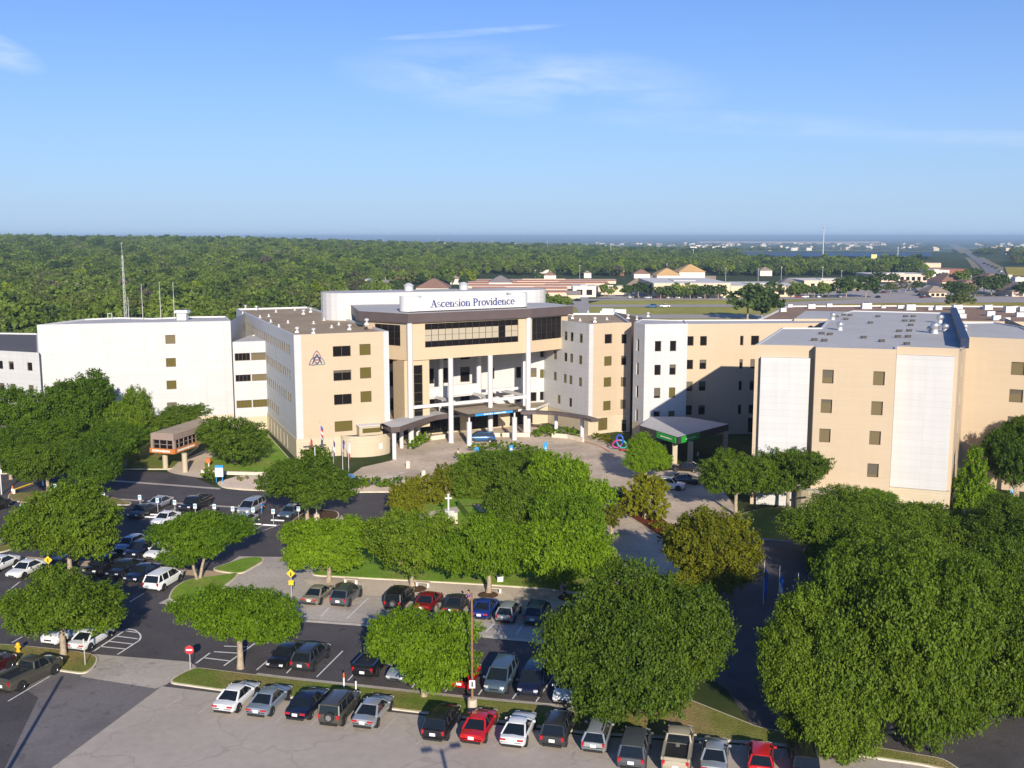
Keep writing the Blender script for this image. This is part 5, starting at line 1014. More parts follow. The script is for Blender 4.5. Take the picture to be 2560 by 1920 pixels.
def tree(kind, i, x, y, zc, rx, rz, label, group='trees round the hospital', stems=1, name='tree', cat='tree', base=0.0, rot=None, r=.26):
    me, px, pz = proto(kind, i); t = thing(name, label, cat, (x, y, base), 0, group)
    c = link('crown', me, t, (0, 0, zc - base)); c.rotation_euler = (0, 0, random.uniform(0, 6.28) if rot is None else rot); c.scale = (rx / px, rx / px * random.uniform(.92, 1.08), rz / pz)
    h = max(.5, zc - base - rz * .62); key = (round(h, 1), round(rx, 0), stems, round(zc, 0), i % 2)
    if key not in TRUNK: TRUNK[key] = trunk_mesh('trunk', i + len(TRUNK), h, rx * .72, zc - base + rz * .5, r, stems, 8)
    link('trunk', TRUNK[key], t); return t
def T_(kind, i, cu, cv, w, h, Y, label, **kw):
    """crown centre (2212-wide picture), crown width and height there, and the trunk's distance"""
    u, v = cu * DK, cv * DK; p = AT(u, v, Y); d = ray(u, v); dep = (p - Vector((0, 0, H))).dot(Vector((0, CP, -SP))); k = dep / F * DK
    rx = w * k / 2; b = h * k / 2; an = math.atan2(-d.z, d.y); q = b * b - (rx * math.sin(an)) ** 2 * .8; rz = max(math.sqrt(max(q, .01)) / math.cos(an) * 1.1, rx * .50)
    zc = max(p.z, rz * .72); return tree(kind, i, p.x, Y, zc, rx, rz, label, **kw)
TREES = [
 ('oak', 0, 145, 1130, 270, 160, 105.5, 'broad oak with one stout trunk between upper lot and tan walk', {}), ('fresh', 1, 425, 1168, 215, 125, 104.5, 'bright oak with forked pale trunk on the small grass island', dict(stems=3)),
 ('oak', 1, 130, 1308, 290, 150, 84.5, 'broad oak on the hydrant island', {}), ('fresh', 0, 515, 1330, 285, 150, 82.0, 'bright broad oak in the grass strip behind the white sedan', {}), ('fresh', 2, 915, 1406, 262, 185, 76.5, 'lone oak in the grass strip behind the empty bay', {}),
 ('big', 0, 1380, 1440, 405, 350, 74, 'big dense oak shading the wagon and minivan', dict(r=.4, rot=.4)), ('big', 1, 1775, 1530, 310, 315, 70.5, 'huge olive-green oak over the red hatchback', dict(r=.45, rot=1.0)), ('big', 2, 1925, 1480, 375, 430, 71, 'huge oak over the black SUV at the dark end of the front row', dict(r=.45, rot=4.0)), ('big', 0, 2110, 1498, 335, 380, 73, 'huge oak beyond the dark end of the front row', dict(r=.45, rot=2.2)), ('big', 1, 2195, 1400, 280, 300, 80, 'big oak cut by the frame edge above the tan path', dict(r=.4)),
 ('gold', 0, 1528, 1198, 200, 190, 98, 'rounded golden-green tree between drive and flagpoles', dict(stems=3)), ('gold', 1, 1500, 1262, 110, 90, 97, 'small golden tree below the rounded golden-green tree', dict(stems=2)),
 ('fresh', 1, 708, 1180, 212, 125, 104, 'bright oak by the cross drive, first along the brick sidewalk', {}), ('oak', 2, 890, 1185, 225, 165, 102.5, 'feathery oak second along the brick sidewalk', {}), ('fresh', 0, 1055, 1188, 230, 165, 100.5, 'bright oak third along the brick sidewalk', {}), ('fresh', 2, 1215, 1205, 230, 170, 100.5, 'bright oak last along the brick sidewalk', {}),
 ('small', 0, 868, 1098, 80, 84, 128, 'small golden tree beside the dark asphalt end', dict(stems=2)), ('small', 1, 915, 1064, 90, 78, 136, 'small golden tree second in the arc round the cross', dict(stems=2)), ('small', 0, 968, 1050, 90, 76, 140, 'small golden tree topping the arc round the cross', dict(stems=2)),
 ('oak', 0, 1035, 1055, 165, 100, 141, 'green tree behind the stone cross', {}), ('oak', 2, 1118, 1030, 170, 120, 139, 'leafy tree before the drop-off circle', {}), ('fresh', 1, 1215, 1085, 205, 170, 125, 'tall bright tree by the circle drive', {}), ('oak', 1, 1125, 1112, 190, 150, 119, 'tree right of the stone cross by the clipped hedge', {}), ('fresh', 2, 1225, 1155, 180, 160, 112, 'bright tree beside the curving drive', {}), ('small', 1, 1320, 1112, 60, 50, 120, 'sprig of a tree leaning over the curving drive', {}), ('gold', 0, 1300, 1236, 80, 70, 104, 'golden young tree at the corner of the curving drive', dict(stems=2)),
 ('fresh', 0, 1395, 986, 112, 86, 148, 'bright tree between the green canopy and the circle drive', {}), ('small', 0, 1395, 1076, 118, 95, 128, 'golden multi-stem tree in the red mulch bed', dict(stems=3)),
 ('oak', 2, 1592, 1032, 170, 110, 130, 'spreading tree on the shaded lawn before the white panel', {}), ('bush', 1, 1705, 1025, 180, 115, 131, 'leafy tree against the foot of the big block', {}),
 ('big', 0, 1850, 1145, 300, 170, 110, 'wide olive oak behind the flagpoles', dict(r=.35)), ('big', 2, 2020, 1190, 290, 165, 108, 'wide olive oak in the middle of the shaded lawn', dict(r=.35)), ('big', 1, 2150, 1240, 230, 200, 103, 'bright-edged oak at the frame edge of the shaded lawn', dict(r=.35)), ('oak', 1, 1800, 1205, 130, 130, 106, 'dark oak close behind the flagpoles', {}), ('fresh', 1, 1880, 1085, 100, 60, 122, 'light green treetop before the porch of the big block', {}),
 ('oak', 2, 1925, 1235, 250, 170, 97, 'oak filling the shade between flagpoles and frame edge', {}), ('bush', 0, 2080, 1300, 240, 190, 91, 'oak behind the huge oaks, above the dark end of the row', {}),
 ('cone', 0, 2102, 1036, 96, 128, 131.5, 'pear-shaped bright tree at the corner of the big block', {}), ('deep', 0, 2195, 1000, 130, 165, 136, 'dark tree at the frame edge behind the side lot', {}), ('oak', 0, 2205, 940, 90, 70, 140, 'upper dark tree against the beige wall at the frame edge', {}),
 ('oak', 1, 662, 1038, 205, 125, 126, 'flat-topped spreading tree in front of the flags', {}),
 ('bush', 0, 505, 950, 172, 118, 160, 'dense dome tree on the bright lawn beside the orange canopy', {}), ('deep', 1, 45, 905, 170, 150, 168, 'dark tree at the frame edge before the low white wing', {}), ('deep', 2, 180, 885, 185, 150, 170, 'tall dark tree before the plain white block', {}), ('oak', 0, 285, 910, 130, 120, 168, 'tree before the small olive windows', {}), ('bush', 1, 392, 905, 120, 62, 172, 'lighter tree rising behind the orange canopy roof', {}), ('deep', 0, 265, 960, 140, 90, 158, 'shadowy tree beside the orange canopy', dict(stems=3)),
 ('oak', 2, 100, 1000, 165, 110, 139, 'oak with pale trunk on the dry grass island', {}), ('deep', 1, 208, 1000, 130, 120, 138, 'darker oak beside the drainage strip', {}), ('deep', 2, 20, 985, 120, 110, 150, 'dark oak at the frame edge beyond the yellow barrier', {}), ('deep', 0, 110, 945, 150, 90, 160, 'deep green tree among the trees left of the orange canopy', {}),
]
for k, i, cu, cv, w, h, Y, lab, kw in TREES: T_(k, i, cu, cv, w, h, Y, lab, **kw)
# low planting: hedges and shrubs
def shrub(kind, u, v, rx, rz, label, group='shrubs and hedges', name='shrub', z=.15):
    me, px, pz = proto(kind, random.randint(0, 2)); p = G(u, v, z); o = link(name, me, None, (p.x, p.y, z + rz * .6), random.uniform(0, 6.28)); o.scale = (rx / px, rx / px, rz / pz); return tag(o, label, 'shrub', group)
for n_, (u, v) in enumerate([(925, 1216), (940, 1212), (955, 1216), (968, 1219), (982, 1216), (995, 1211), (905, 1209)]): shrub('hedge' if n_ % 2 else 'tuft', u, v, 1.1, .9, 'low green shrub in the gravel bed beside the accessible bay')
for n_, (u, v) in enumerate([(1030, 1120), (1048, 1112), (1066, 1106), (1036, 1112), (1055, 1104)]): shrub('tuft', u, v, 1.5, 1.1, 'bright shrub under the curved walk of the emblem wing')
for n_, (u, v) in enumerate([(1345, 1092), (1352, 1086), (1368, 1090), (1382, 1086), (1410, 1086), (1425, 1090), (1440, 1095), (1360, 1082), (1376, 1080)]): shrub('tuft', u, v, 1.5, 1.0, 'bright shrub in the planter beside the entrance drive')
for n_, (u, v) in enumerate([(1190, 1128), (1215, 1124), (1240, 1123), (1265, 1122), (1290, 1123), (1315, 1128), (1340, 1135), (1360, 1146), (1370, 1156), (1160, 1152), (1175, 1163), (1200, 1170), (1235, 1174), (1270, 1176), (1305, 1172), (1335, 1166), (1225, 1145), (1255, 1150), (1290, 1146), (1320, 1152)]): shrub('hedge' if n_ % 3 else 'tuft', u, v, 1.5, .9, 'rounded shrub in the drop-off circle planting')
for n_, (u, v) in enumerate([(1500, 1100), (1515, 1106), (1530, 1112), (1512, 1098), (1488, 1098)]): shrub('tuftred', u, v, 1.0, .8, 'brownish low shrub beside the coloured knot sculpture')
for n_, (u, v) in enumerate([(1560, 1250), (1580, 1270), (1605, 1290), (1630, 1300), (1655, 1320), (1670, 1345), (1640, 1322), (1600, 1262), (1680, 1375), (1665, 1360)]): shrub('tuftred', u, v, 1.1, .7, 'russet low shrub in the red mulch bed')
for n_, (u, v) in enumerate([(2295, 1285), (2315, 1287), (2335, 1289), (2352, 1291), (2280, 1284)]): shrub('tuftred', u, v, 1.3, 1.1, 'russet clipped shrub at the foot of the white panel')
for n_, (u, v) in enumerate([(2395, 1280), (2420, 1276), (2460, 1270), (2490, 1272), (2520, 1268), (2545, 1265)]): shrub('tuft', u, v, 1.4, .9, 'low green shrub behind the side lot')
for n_, (u, v) in enumerate([(524, 1196), (530, 1204), (515, 1192)]): shrub('hedge', u, v, 1.0, 1.0, 'dark shrub behind the blue and white way sign')
for n_, (u, v) in enumerate([(596, 1200), (604, 1203), (618, 1198), (640, 1205), (650, 1200), (880, 1220), (892, 1221), (904, 1223), (915, 1220), (652, 1212)]): shrub('tuftred', u, v, .45, .45, 'tiny tuft in the tan gravel bed', 'tufts in the gravel bed')
h = MB(); pts = [G(u, v) for u, v in ((1158, 1272), (1172, 1290), (1188, 1308), (1205, 1326), (1218, 1340))]
for (a, b) in zip(pts, pts[1:]):
    c = (a + b) / 2; d_ = b - a; h.box((c.x, c.y, .75), (d_.length + .3, 1.5, 1.2), math.atan2(d_.y, d_.x))
me = h.mesh('clipped_hedge', M['lawn_bright']); tag(link('clipped_hedge', me), 'clipped curved hedge right of the stone cross', 'hedge')
# ============================================================= street furniture, signs, flags, people
mat('rust', (.24, .13, .065), .8, noise=[(3, .25), (20, .2)]); mat('post_concrete', (.55, .47, .37), .85, noise=[(3, .1)]); mat('sign_yellow', (.80, .52, .01), .5); mat('sign_red', (.62, .03, .04), .5); mat('sign_access', (.20, .42, .66), .5)
mat('orange', (.75, .16, .03), .5); mat('hydrant', (.75, .42, .02), .5); mat('stone', (.66, .57, .47), .85, noise=[(2, .12), (12, .08)]); mat('stone_grey', (.50, .48, .47), .8, noise=[(4, .08)]); mat('pole_bronze', (.10, .075, .06), .5)
def at(u, v, z=.02): p = G(u, v, z); return (p.x, p.y, z)
def hgt(u, v, vt): p = G(u, v); return AT(u, vt, p.y).z
def lamp(label, loc, h, heads=2, rusty=False, rz=0.0, base=True, rod=.1):
    T = thing('lamp_post', label, 'lamp post', loc, rz); pm = M['rust'] if rusty else M['galv']
    if base: m_ = MB(); m_.tube((0, 0, 0), (0, 0, .95), .40, .36, 14); m_.build('footing', M['post_concrete'], T, 40)
    m_ = MB(); m_.tube((0, 0, 0), (0, 0, h), rod, rod * .75, 10); m_.build('pole', pm, T, 40)
    for k in range(heads):
        s = -1 if k else 1; m_ = MB(); m_.tube((0, 0, h - .15), (s * .8, 0, h + .12), .04, n=6); m_.box((s * 1.05, 0, h + .12), (.75, .36, .16)); m_.build('lamp_head', M['pole_bronze'], T)
    return T
L1 = lamp('rusty lamp post on round concrete footing in the grass strip, with a small white notice', at(1181, 1776, .15), hgt(1181, 1776, 1484), 0, True)
m_ = MB(); zz = hgt(1181, 1776, 1709); m_.box((.0, -.14, zz), (.45, .04, .62)); m_.build('notice', M['sign_white'], L1); m_ = MB(); m_.box((0, -.165, zz), (.12, .01, .4)); m_.build('notice_print', M['black_trim'], L1)
lamp('grey lamp post with two bronze heads in the mulch bed', at(792, 1303, .15), hgt(792, 1303, 1118), 2, rz=.5)
L2 = lamp('grey lamp post at the frame edge behind the black pickup', at(4, 1236), hgt(4, 1236, 1068), 1, base=False); m_ = MB(); m_.box((0, -.12, 3.3), (.6, .04, .6)); m_.build('notice', M['sign_white'], L2)
lamp('lamp post rising from the oak crowns before the big block', at(2056, 1300), hgt(2056, 1300, 1238), 2, base=False)
for (u, v, lab) in ((1103, 1874, 'lamp post outside the frame whose shadow crosses the front lot behind the red sedan'), (156, 1692, 'lamp post outside the frame whose long shadow points at the grey pickup')):
    p = G(u, v); q = p.to_2d() + SUN.to_2d() / SUN.z * 9.0; lamp(lab, (q.x, q.y, 0), 9.0, 2 if u > 500 else 0, rz=.3, rod=.17)
def sign_post(name, label, u, v, h, plate, w=.3, ph=.45, z=.02, cat='sign', group=None, rz=0.0, post='galv', shape='box'):
    T = thing(name, label, cat, at(u, v, z), rz, group); m_ = MB(); m_.tube((0, 0, 0), (0, 0, h), .035, n=6); m_.build('post', M[post], T)
    m_ = MB()
    if shape == 'box': m_.box((0, -.05, h - ph / 2), (w, .03, ph))
    elif shape == 'diamond': m_.face([(0, -.05, h - w), (w / 2 * 1.414, -.05, h - w / 2 * 0 - w / 2 * .6), (0, -.05, h + w * .42), (-w / 2 * 1.414, -.05, h - w / 2 * .6)]); m_.face([(0, -.03, h - w), (-w / 2 * 1.414, -.03, h - w * .3), (0, -.03, h + w * .42), (w / 2 * 1.414, -.03, h - w * .3)])
    elif shape == 'round': m_.tube((0, -.04, h - w / 2), (0, -.07, h - w / 2), w / 2, n=20)
    m_.build('sign_plate', M[plate], T); return T
ACC = [(140, 1243), (260, 1262), (351, 1272), (395, 1280), (438, 1285), (489, 1295), (537, 1296), (583, 1302), (634, 1305), (684, 1309), (747, 1302)]
first = None
for u, v in ACC:
    if first is None:
        first = sign_post('parking_sign', '', u, v, 1.9, 'sign_white', .42, .62); m_ = MB(); m_.box((0, -.075, 1.66), (.34, .012, .3)); m_.build('symbol', M['sign_access'], first); o = first
    else: o = copy_tree(first); o.location = at(u, v)
    tag(o, 'blue and white disabled-parking sign on a post, one of the row across the upper lot', 'sign', 'disabled-parking signs')
first = None
for u, v in [(392, 1288), (420, 1283), (455, 1291), (503, 1291), (546, 1294), (632, 1299), (694, 1302), (378, 1294), (511, 1303), (674, 1314), (637, 1311), (420, 1300)]:
    if first is None: m_ = MB(); m_.box((0, 0, .08), (1.8, .18, .14), 0, 0, (.96, .6)); first = o = m_.build('wheel_stop', M['paint_white'])
    else: o = first.copy(); COL.objects.link(o)
    o.location = at(u, v, .02); o.rotation_euler.z = R(-10); tag(o, 'white concrete wheel stop in the disabled bays', 'wheel stop', 'wheel stops')
for u, v, lab in ((729, 1491, 'yellow diamond sign with plaque beside the beige sedan'), (124, 1455, 'yellow diamond sign with plaque before the black SUV in the left bays')):
    T = sign_post('warning_sign', lab, u, v, 2.6, 'sign_yellow', .62, shape='diamond'); m_ = MB(); m_.box((0, -.05, 1.45), (.5, .03, .5)); m_.build('plaque', M['sign_yellow'], T); m_ = MB(); m_.box((0, -.07, 2.35), (.12, .012, .4)); m_.build('symbol', M['black_trim'], T)
T = sign_post('no_entry_sign', 'round red no-entry sign at the tip of the grass strip', 476, 1673, 2.1, 'sign_red', .75, shape='round'); m_ = MB(); m_.box((0, -.08, 1.73), (.5, .012, .13)); m_.build('white_bar', M['sign_white'], T)
sign_post('back_of_sign', 'plain grey sign seen edge-on at the corner of the hydrant island', 213, 1662, 2.3, 'galv', .12, .5, .15)
sign_post('small_sign', 'white sign beside the russet shrubs of the big block', 2333, 1291, 1.9, 'sign_white', .45, .5); sign_post('small_sign', 'small white sign left of the russet shrubs', 2279, 1283, 1.7, 'sign_white', .32, .45); sign_post('small_sign', 'pale blue sign on a post behind the side lot', 2526, 1270, 2.6, 'sign_access', .4, .55)
for u, v, c_, lab in ((860, 1719, 'orange', 'marker post, white with orange top, in the grass strip'), (890, 1731, 'sign_white', 'short white marker post close to the orange-topped one'), (1430, 1797, 'sign_white', 'white marker post below the big dense oak')):
    T = thing('marker_post', lab, 'marker post', at(u, v, .15)); m_ = MB(); m_.tube((0, 0, 0), (0, 0, .85), .07, n=8); m_.build('post', M['sign_white'], T); m_ = MB(); m_.tube((0, 0, .85), (0, 0, 1.25 if c_ == 'orange' else .95), .075, .06, 8); m_.build('top', M[c_], T)
T = thing('fire_hydrant', 'yellow fire hydrant on the grass island', 'hydrant', at(46, 1629, .15)); m_ = MB(); m_.lathe((0, 0, 0), [(.2, 0), (.2, .08), (.14, .1), (.14, .6), (.19, .62), (.17, .75), (.06, .85), (0, .86)], 14); m_.build('barrel', M['hydrant'], T, 40)
for s in (-1, 1): m_ = MB(); m_.tube((s * .1, 0, .45), (s * .25, 0, .45), .08, n=10); m_.build('nozzle', M['hydrant'], T)
def way_sign(label, u, v, h, w, blue=.35, z=.1):
    T = thing('way_sign', label, 'sign', at(u, v, z)); m_ = MB()
    for s in (-1, 1): m_.box((s * w * .4, 0, h * .2), (.1, .1, h * .4))
    m_.build('leg', M['sign_blue'], T); m_ = MB(); m_.box((0, 0, h * .62), (w, .14, h * .55)); m_.build('panel', M['sign_white'], T); m_ = MB(); m_.box((0, 0, h * .96), (w * 1.02, .16, h * .16)); m_.build('header', M['sign_blue'], T)
    m_ = MB()
    for k in range(3): m_.box((0, -.08, h * (.5 + .13 * k)), (w * .6, .012, h * .05))
    m_.build('print', M['sign_access'], T)
way_sign('blue and white way sign at the foot of the lawn wall', 549, 1206, 2.5, 1.15); 
def banner(label, u, v, h):
    T = thing('blue_banner_sign', label, 'sign', at(u, v, .15), 0, 'slim blue signs round the drop-off circle'); m_ = MB(); m_.box((0, 0, h * .56), (.62, .12, h * .88)); m_.build('panel', M['sign_blue'], T); m_ = MB(); m_.tube((0, 0, 0), (0, 0, h * .14), .14, n=8); m_.build('foot', M['galv'], T)
    m_ = MB(); m_.face([(-.25, -.065, h * .38), (.25, -.065, h * .38), (.02, -.065, h * .72)]); m_.face([(.0, -.066, h * .2), (.28, -.066, h * .2), (.26, -.066, h * .5)]); m_.build('emblem', M['sign_white'], T)
banner('slim blue sign with white wedge emblem on the entrance side of the drop-off circle', 1192, 1163, 2.9); banner('slim blue sign with white wedge emblem at the far tip of the drop-off circle', 1364, 1144, 2.6); banner('short blue sign behind the middle of the drop-off circle', 1278, 1132, 1.3)
T = thing('statue', 'small white statue in the drop-off circle', 'statue', at(1323, 1158, .15)); m_ = MB(); m_.lathe((0, 0, 0), [(.3, 0), (.3, .3), (.2, .35), (.24, .9), (.26, 1.25), (.1, 1.4), (.13, 1.55), (.1, 1.68), (0, 1.7)], 12); m_.build('figure', M['trim_white'], T, 50)
mat('bin_dark', (.05, .045, .05), .6)
T = thing('waste_bin', 'dark square bin behind the blue minivan', 'bin', at(1236, 1117)); m_ = MB(); m_.box((0, 0, .55), (.7, .7, 1.1), .5, 0, (.95, .95)); m_.build('bin_body', M['bin_dark'], T); m_ = MB(); m_.box((0, 0, 1.15), (.8, .8, .12), .5, 0, (.8, .8)); m_.build('lid', M['black_trim'], T)
T = thing('orange_box', 'orange box on a post by the dome tree', 'sign box', at(522, 1166, .15)); m_ = MB(); m_.box((0, 0, .95), (.62, .45, .7)); m_.build('box', M['orange'], T); m_ = MB(); m_.tube((0, 0, 0), (0, 0, .6), .12, n=8); m_.build('post', M['galv'], T)
for u, v, lab in ((1020, 1170, 'beige bollard nearer the rounded bay'), (1059, 1194, 'beige bollard at the end of the gravel bed')):
    m_ = MB(); m_.lathe((0, 0, 0), [(.36, 0), (.34, 1.05), (.3, 1.15), (0, 1.16)], 16); o = m_.build('bollard', M['stone'], None, 40, loc=at(u, v)); tag(o, lab, 'bollard')
def low_wall(label, pts, h=.75, w=.4, name='planter_wall'):
    m_ = MB(); P = [G(u, v) for u, v in pts]
    for a, b in zip(P, P[1:]): c = (a + b) / 2; d_ = b - a; m_.box((c.x, c.y, h / 2), (d_.length + w * .7, w, h), math.atan2(d_.y, d_.x))
    tag(m_.build(name, M['stone']), label, 'wall')
low_wall('low beige planter wall before the entrance doors', [(1258, 1092), (1323, 1092)]); low_wall('short beige planter wall behind the blue minivan', [(1233, 1092), (1248, 1092)]); low_wall('curved beige planter wall under the thin covered walk', [(1382, 1093), (1420, 1096), (1457, 1105)]); low_wall('low beige planter wall under the curved walk of the emblem wing', [(1050, 1107), (1080, 1100), (1110, 1096)])
low_wall('dark low retaining wall along the foot of the bright lawn', [(506, 1182), (560, 1186), (640, 1188), (700, 1188)], .5, .35, 'retaining_wall')
# flags
def flag(label, u, v, h, cols, fz, fh=1.5, fw=.55, group='flags before the emblem wing', sag=True):
    T = thing('flagpole', label, 'flagpole', at(u, v, .1), 0, group); m_ = MB(); m_.tube((0, 0, 0), (0, 0, h), .05, .03, 8); m_.build('pole', M['trim_white'], T); m_ = MB(); m_.lathe((0, 0, h), [(0, -.05), (.08, 0), (.08, .06), (0, .12)], 8); m_.build('finial', M['chrome'], T)
    if cols:
        m_ = MB(); n = len(cols); nx, nz = 6, 4
        for i in range(nx):
            for j in range(nz * n):
                P = []
                for a, b in ((0, 0), (1, 0), (1, 1), (0, 1)):
                    s = (i + a) / nx; t = (j + b) / (nz * n); P.append((.05 + .75 * fw * s * (.55 + .45 * t), .10 * math.sin(9 * s + 2 * t), fz - fh * (1 - t) - s * .55 * fh * .5))
                m_.face(P, (n - 1 - j // nz))
        m_.build('flag', [M[c_] for c_ in cols], T, 80)
mat('flag_red', (.62, .04, .05), .7); mat('flag_white', (.75, .73, .72), .7); mat('flag_blue', (.03, .15, .55), .7); mat('flag_purple', (.10, .06, .22), .7)
flag('flagpole with red flag, first of the row before the emblem wing', 777, 1162, 4.6, ['flag_red'], 4.4, 2.2, .5); flag('tallest flagpole, red-and-white striped flag', 803, 1165, 7.0, ['flag_blue', 'flag_red', 'flag_white', 'flag_red', 'flag_white'], 6.6, 2.0, .6); flag('flagpole with dark purple and white flag near the door', 834, 1167, 4.6, ['flag_purple', 'flag_white', 'flag_purple'], 4.4, 2.5, .4); flag('flagpole with blue-purple flag in front of the grey door', 857, 1174, 5.0, ['flag_purple', 'flag_blue'], 4.8, 1.4, .5); flag('flagpole with white flag, last of the row beside the rounded bay', 872, 1179, 5.2, ['flag_white', 'flag_white', 'flag_red'], 5.0, 2.6, .45)
FG = 'flagpoles between the oaks'
flag('flagpole with plain blue flag beside the rounded golden-green tree', 1908, 1508, hgt(1908, 1508, 1402), ['flag_blue'], hgt(1908, 1508, 1416), 3.0, .5, FG); flag('flagpole with blue, white and red flag between the oaks', 1946, 1515, hgt(1946, 1515, 1417), ['flag_blue', 'flag_white', 'flag_red'], hgt(1946, 1515, 1432), 2.8, .5, FG); flag('bare flagpole with silver ball beside the huge oak', 1993, 1515, hgt(1993, 1515, 1434), None, 0, group=FG)
# stone cross
T = thing('stone_cross', 'white cross on a beige stone block in the garden lawn', 'monument', at(1121, 1311, .15)); m_ = MB(); m_.box((0, .6, .75), (2.3, 1.2, 1.5)); m_.build('stone_block', M['stone'], T); m_ = MB(); m_.box((0, .6, 1.62), (1.5, .9, .24)); m_.box((0, -.02, 1.2), (1.0, .06, .9)); m_.build('plaque', M['stone_grey'], T); m_ = MB(); m_.box((0, .6, 2.75), (.2, .2, 2.1)); m_.box((0, .6, 3.25), (.9, .19, .19)); m_.build('cross', M['trim_white'], T)
for u, v, lab in ((878, 1458, 'white concrete bench beside the first oak of the sidewalk'), (1057, 1466, 'white concrete bench beside the feathery second oak'), (1237, 1480, 'white concrete bench beside the third oak')):
    T = thing('bench', lab, 'bench', at(u, v, .03), HEAD); m_ = MB(); m_.box((0, 0, .46), (1.5, .5, .1)); m_.build('seat', M['post_concrete'], T)
    for s in (-.6, .6): m_ = MB(); m_.box((s, 0, .205), (.16, .42, .41)); m_.build('leg', M['sign_white'], T)
first = None
for u, v in ((862, 1463), (1041, 1472), (1220, 1487), (1420, 1494)):
    m_ = MB(); m_.lathe((0, 0, 0), [(1.05, 0), (1.0, .03), (0, .06)], 20); tag(m_.build('tree_pit', M['mulch'], None, loc=at(u, v, .03)), kind='structure')
m_ = MB(); m_.box((0, 0, .25), (.6, .4, .5), .2); m_.box((0, 0, .53), (.66, .46, .06), .2); tag(m_.build('utility_box', M['sign_white'], None, loc=at(1250, 1453, .15)), 'small white utility box on the garden grass', 'utility box')
sheet('blue_bay_marking', [(870, 1188), (880, 1187), (890, 1197), (873, 1200)], .20, 'sign_blue')
# coloured knot sculpture
mat('knot_pink', (.45, .05, .22), .4); mat('knot_cyan', (.02, .33, .36), .4); mat('knot_blue', (.03, .10, .55), .4)
T = thing('knot_sculpture', 'knot sculpture of teal, blue and pink bands beside the russet shrubs', 'sculpture', at(1549, 1126, .1), R(-15)); parts = [MB(), MB(), MB()]; prev = None
for k in range(73):
    t = 2 * math.pi * k / 72; p = Vector(((math.sin(t) + 2 * math.sin(2 * t)) * .43, math.sin(3 * t) * .12, 1.35 + (2 * math.cos(2 * t) - math.cos(t)) * .43))
    if prev: parts[min(2, (k - 1) // 24)].tube(prev, p, .15, n=8, cap=False)
    prev = p
for m_, c_ in zip(parts, ('knot_cyan', 'knot_blue', 'knot_pink')): m_.build('band', M[c_], T, 60)
m_ = MB(); m_.tube((.2, 0, 0), (.1, 0, .7), .12, n=8); m_.box((.9, -.4, .25), (1.3, .4, .12), .4); m_.build('stand', M['sign_red'], T)
# cone, bucket, barrier
def cone(label, u, v, s=1):
    T = thing('traffic_cone', label, 'traffic cone', at(u, v)); T.scale = (s, s, s); m_ = MB(); m_.lathe((0, 0, 0), [(.18, .04), (.13, .3)], 14); m_.lathe((0, 0, 0), [(.095, .48), (.04, .75), (0, .76)], 14); m_.box((0, 0, .02), (.44, .44, .04)); m_.build('cone', M['orange'], T); m_ = MB(); m_.lathe((0, 0, 0), [(.13, .3), (.095, .48)], 14); m_.build('white_band', M['sign_white'], T)
cone('orange traffic cone by the yellow barrier', 32, 1234, 1.5); cone('reddish traffic cone beside the groundsman', 38, 1285, 1.0)
T = thing('yellow_barrier', 'long yellow barrier arm across the upper lane', 'barrier', at(36, 1236)); a, b = G(36, 1236), G(108, 1214); d_ = b - a; m_ = MB(); m_.tube((0, 0, .7), (d_.x, d_.y, .9), .09, n=8); m_.build('arm', M['sign_yellow'], T); m_ = MB(); m_.box((0, 0, .35), (.3, .3, .7)); m_.box((d_.x, d_.y, .4), (.2, .2, .8)); m_.build('stand', M['sign_white'], T)
# people: continuous skinned body with fingers; clothes follow it as children
mat('skin', (.45, .26, .17), .6); mat('hair', (.03, .02, .015), .7); mat('jeans', (.03, .07, .17), .8); mat('dark_cloth', (.03, .03, .04), .8); mat('purple_cloth', (.14, .09, .24), .8); mat('aqua_cloth', (.20, .62, .45), .8); mat('blue_cloth', (.02, .16, .42), .8); mat('pale_cloth', (.55, .52, .56), .8); mat('shoe', (.02, .02, .02), .7)
def skin_obj(name, chains, m_, parent, root=0):
    vs, es, rs, idx = [], [], [], {}
    for ch in chains:
        last = None
        for (p, r) in ch:
            k = tuple(round(c, 4) for c in p)
            if k not in idx: idx[k] = len(vs); vs.append(p); rs.append(r)
            if last is not None and last != idx[k]: es.append((last, idx[k]))
            last = idx[k]
    me = bpy.data.meshes.new(name); me.from_pydata(vs, es, []); me.materials.append(m_); o = link(name, me, parent)
    o.modifiers.new('skin', 'SKIN').use_smooth_shade = True; o.modifiers.new('smooth', 'SUBSURF').levels = 1
    for i, r in enumerate(rs): me.skin_vertices[0].data[i].radius = (r, r); me.skin_vertices[0].data[i].use_root = i == root
    return o
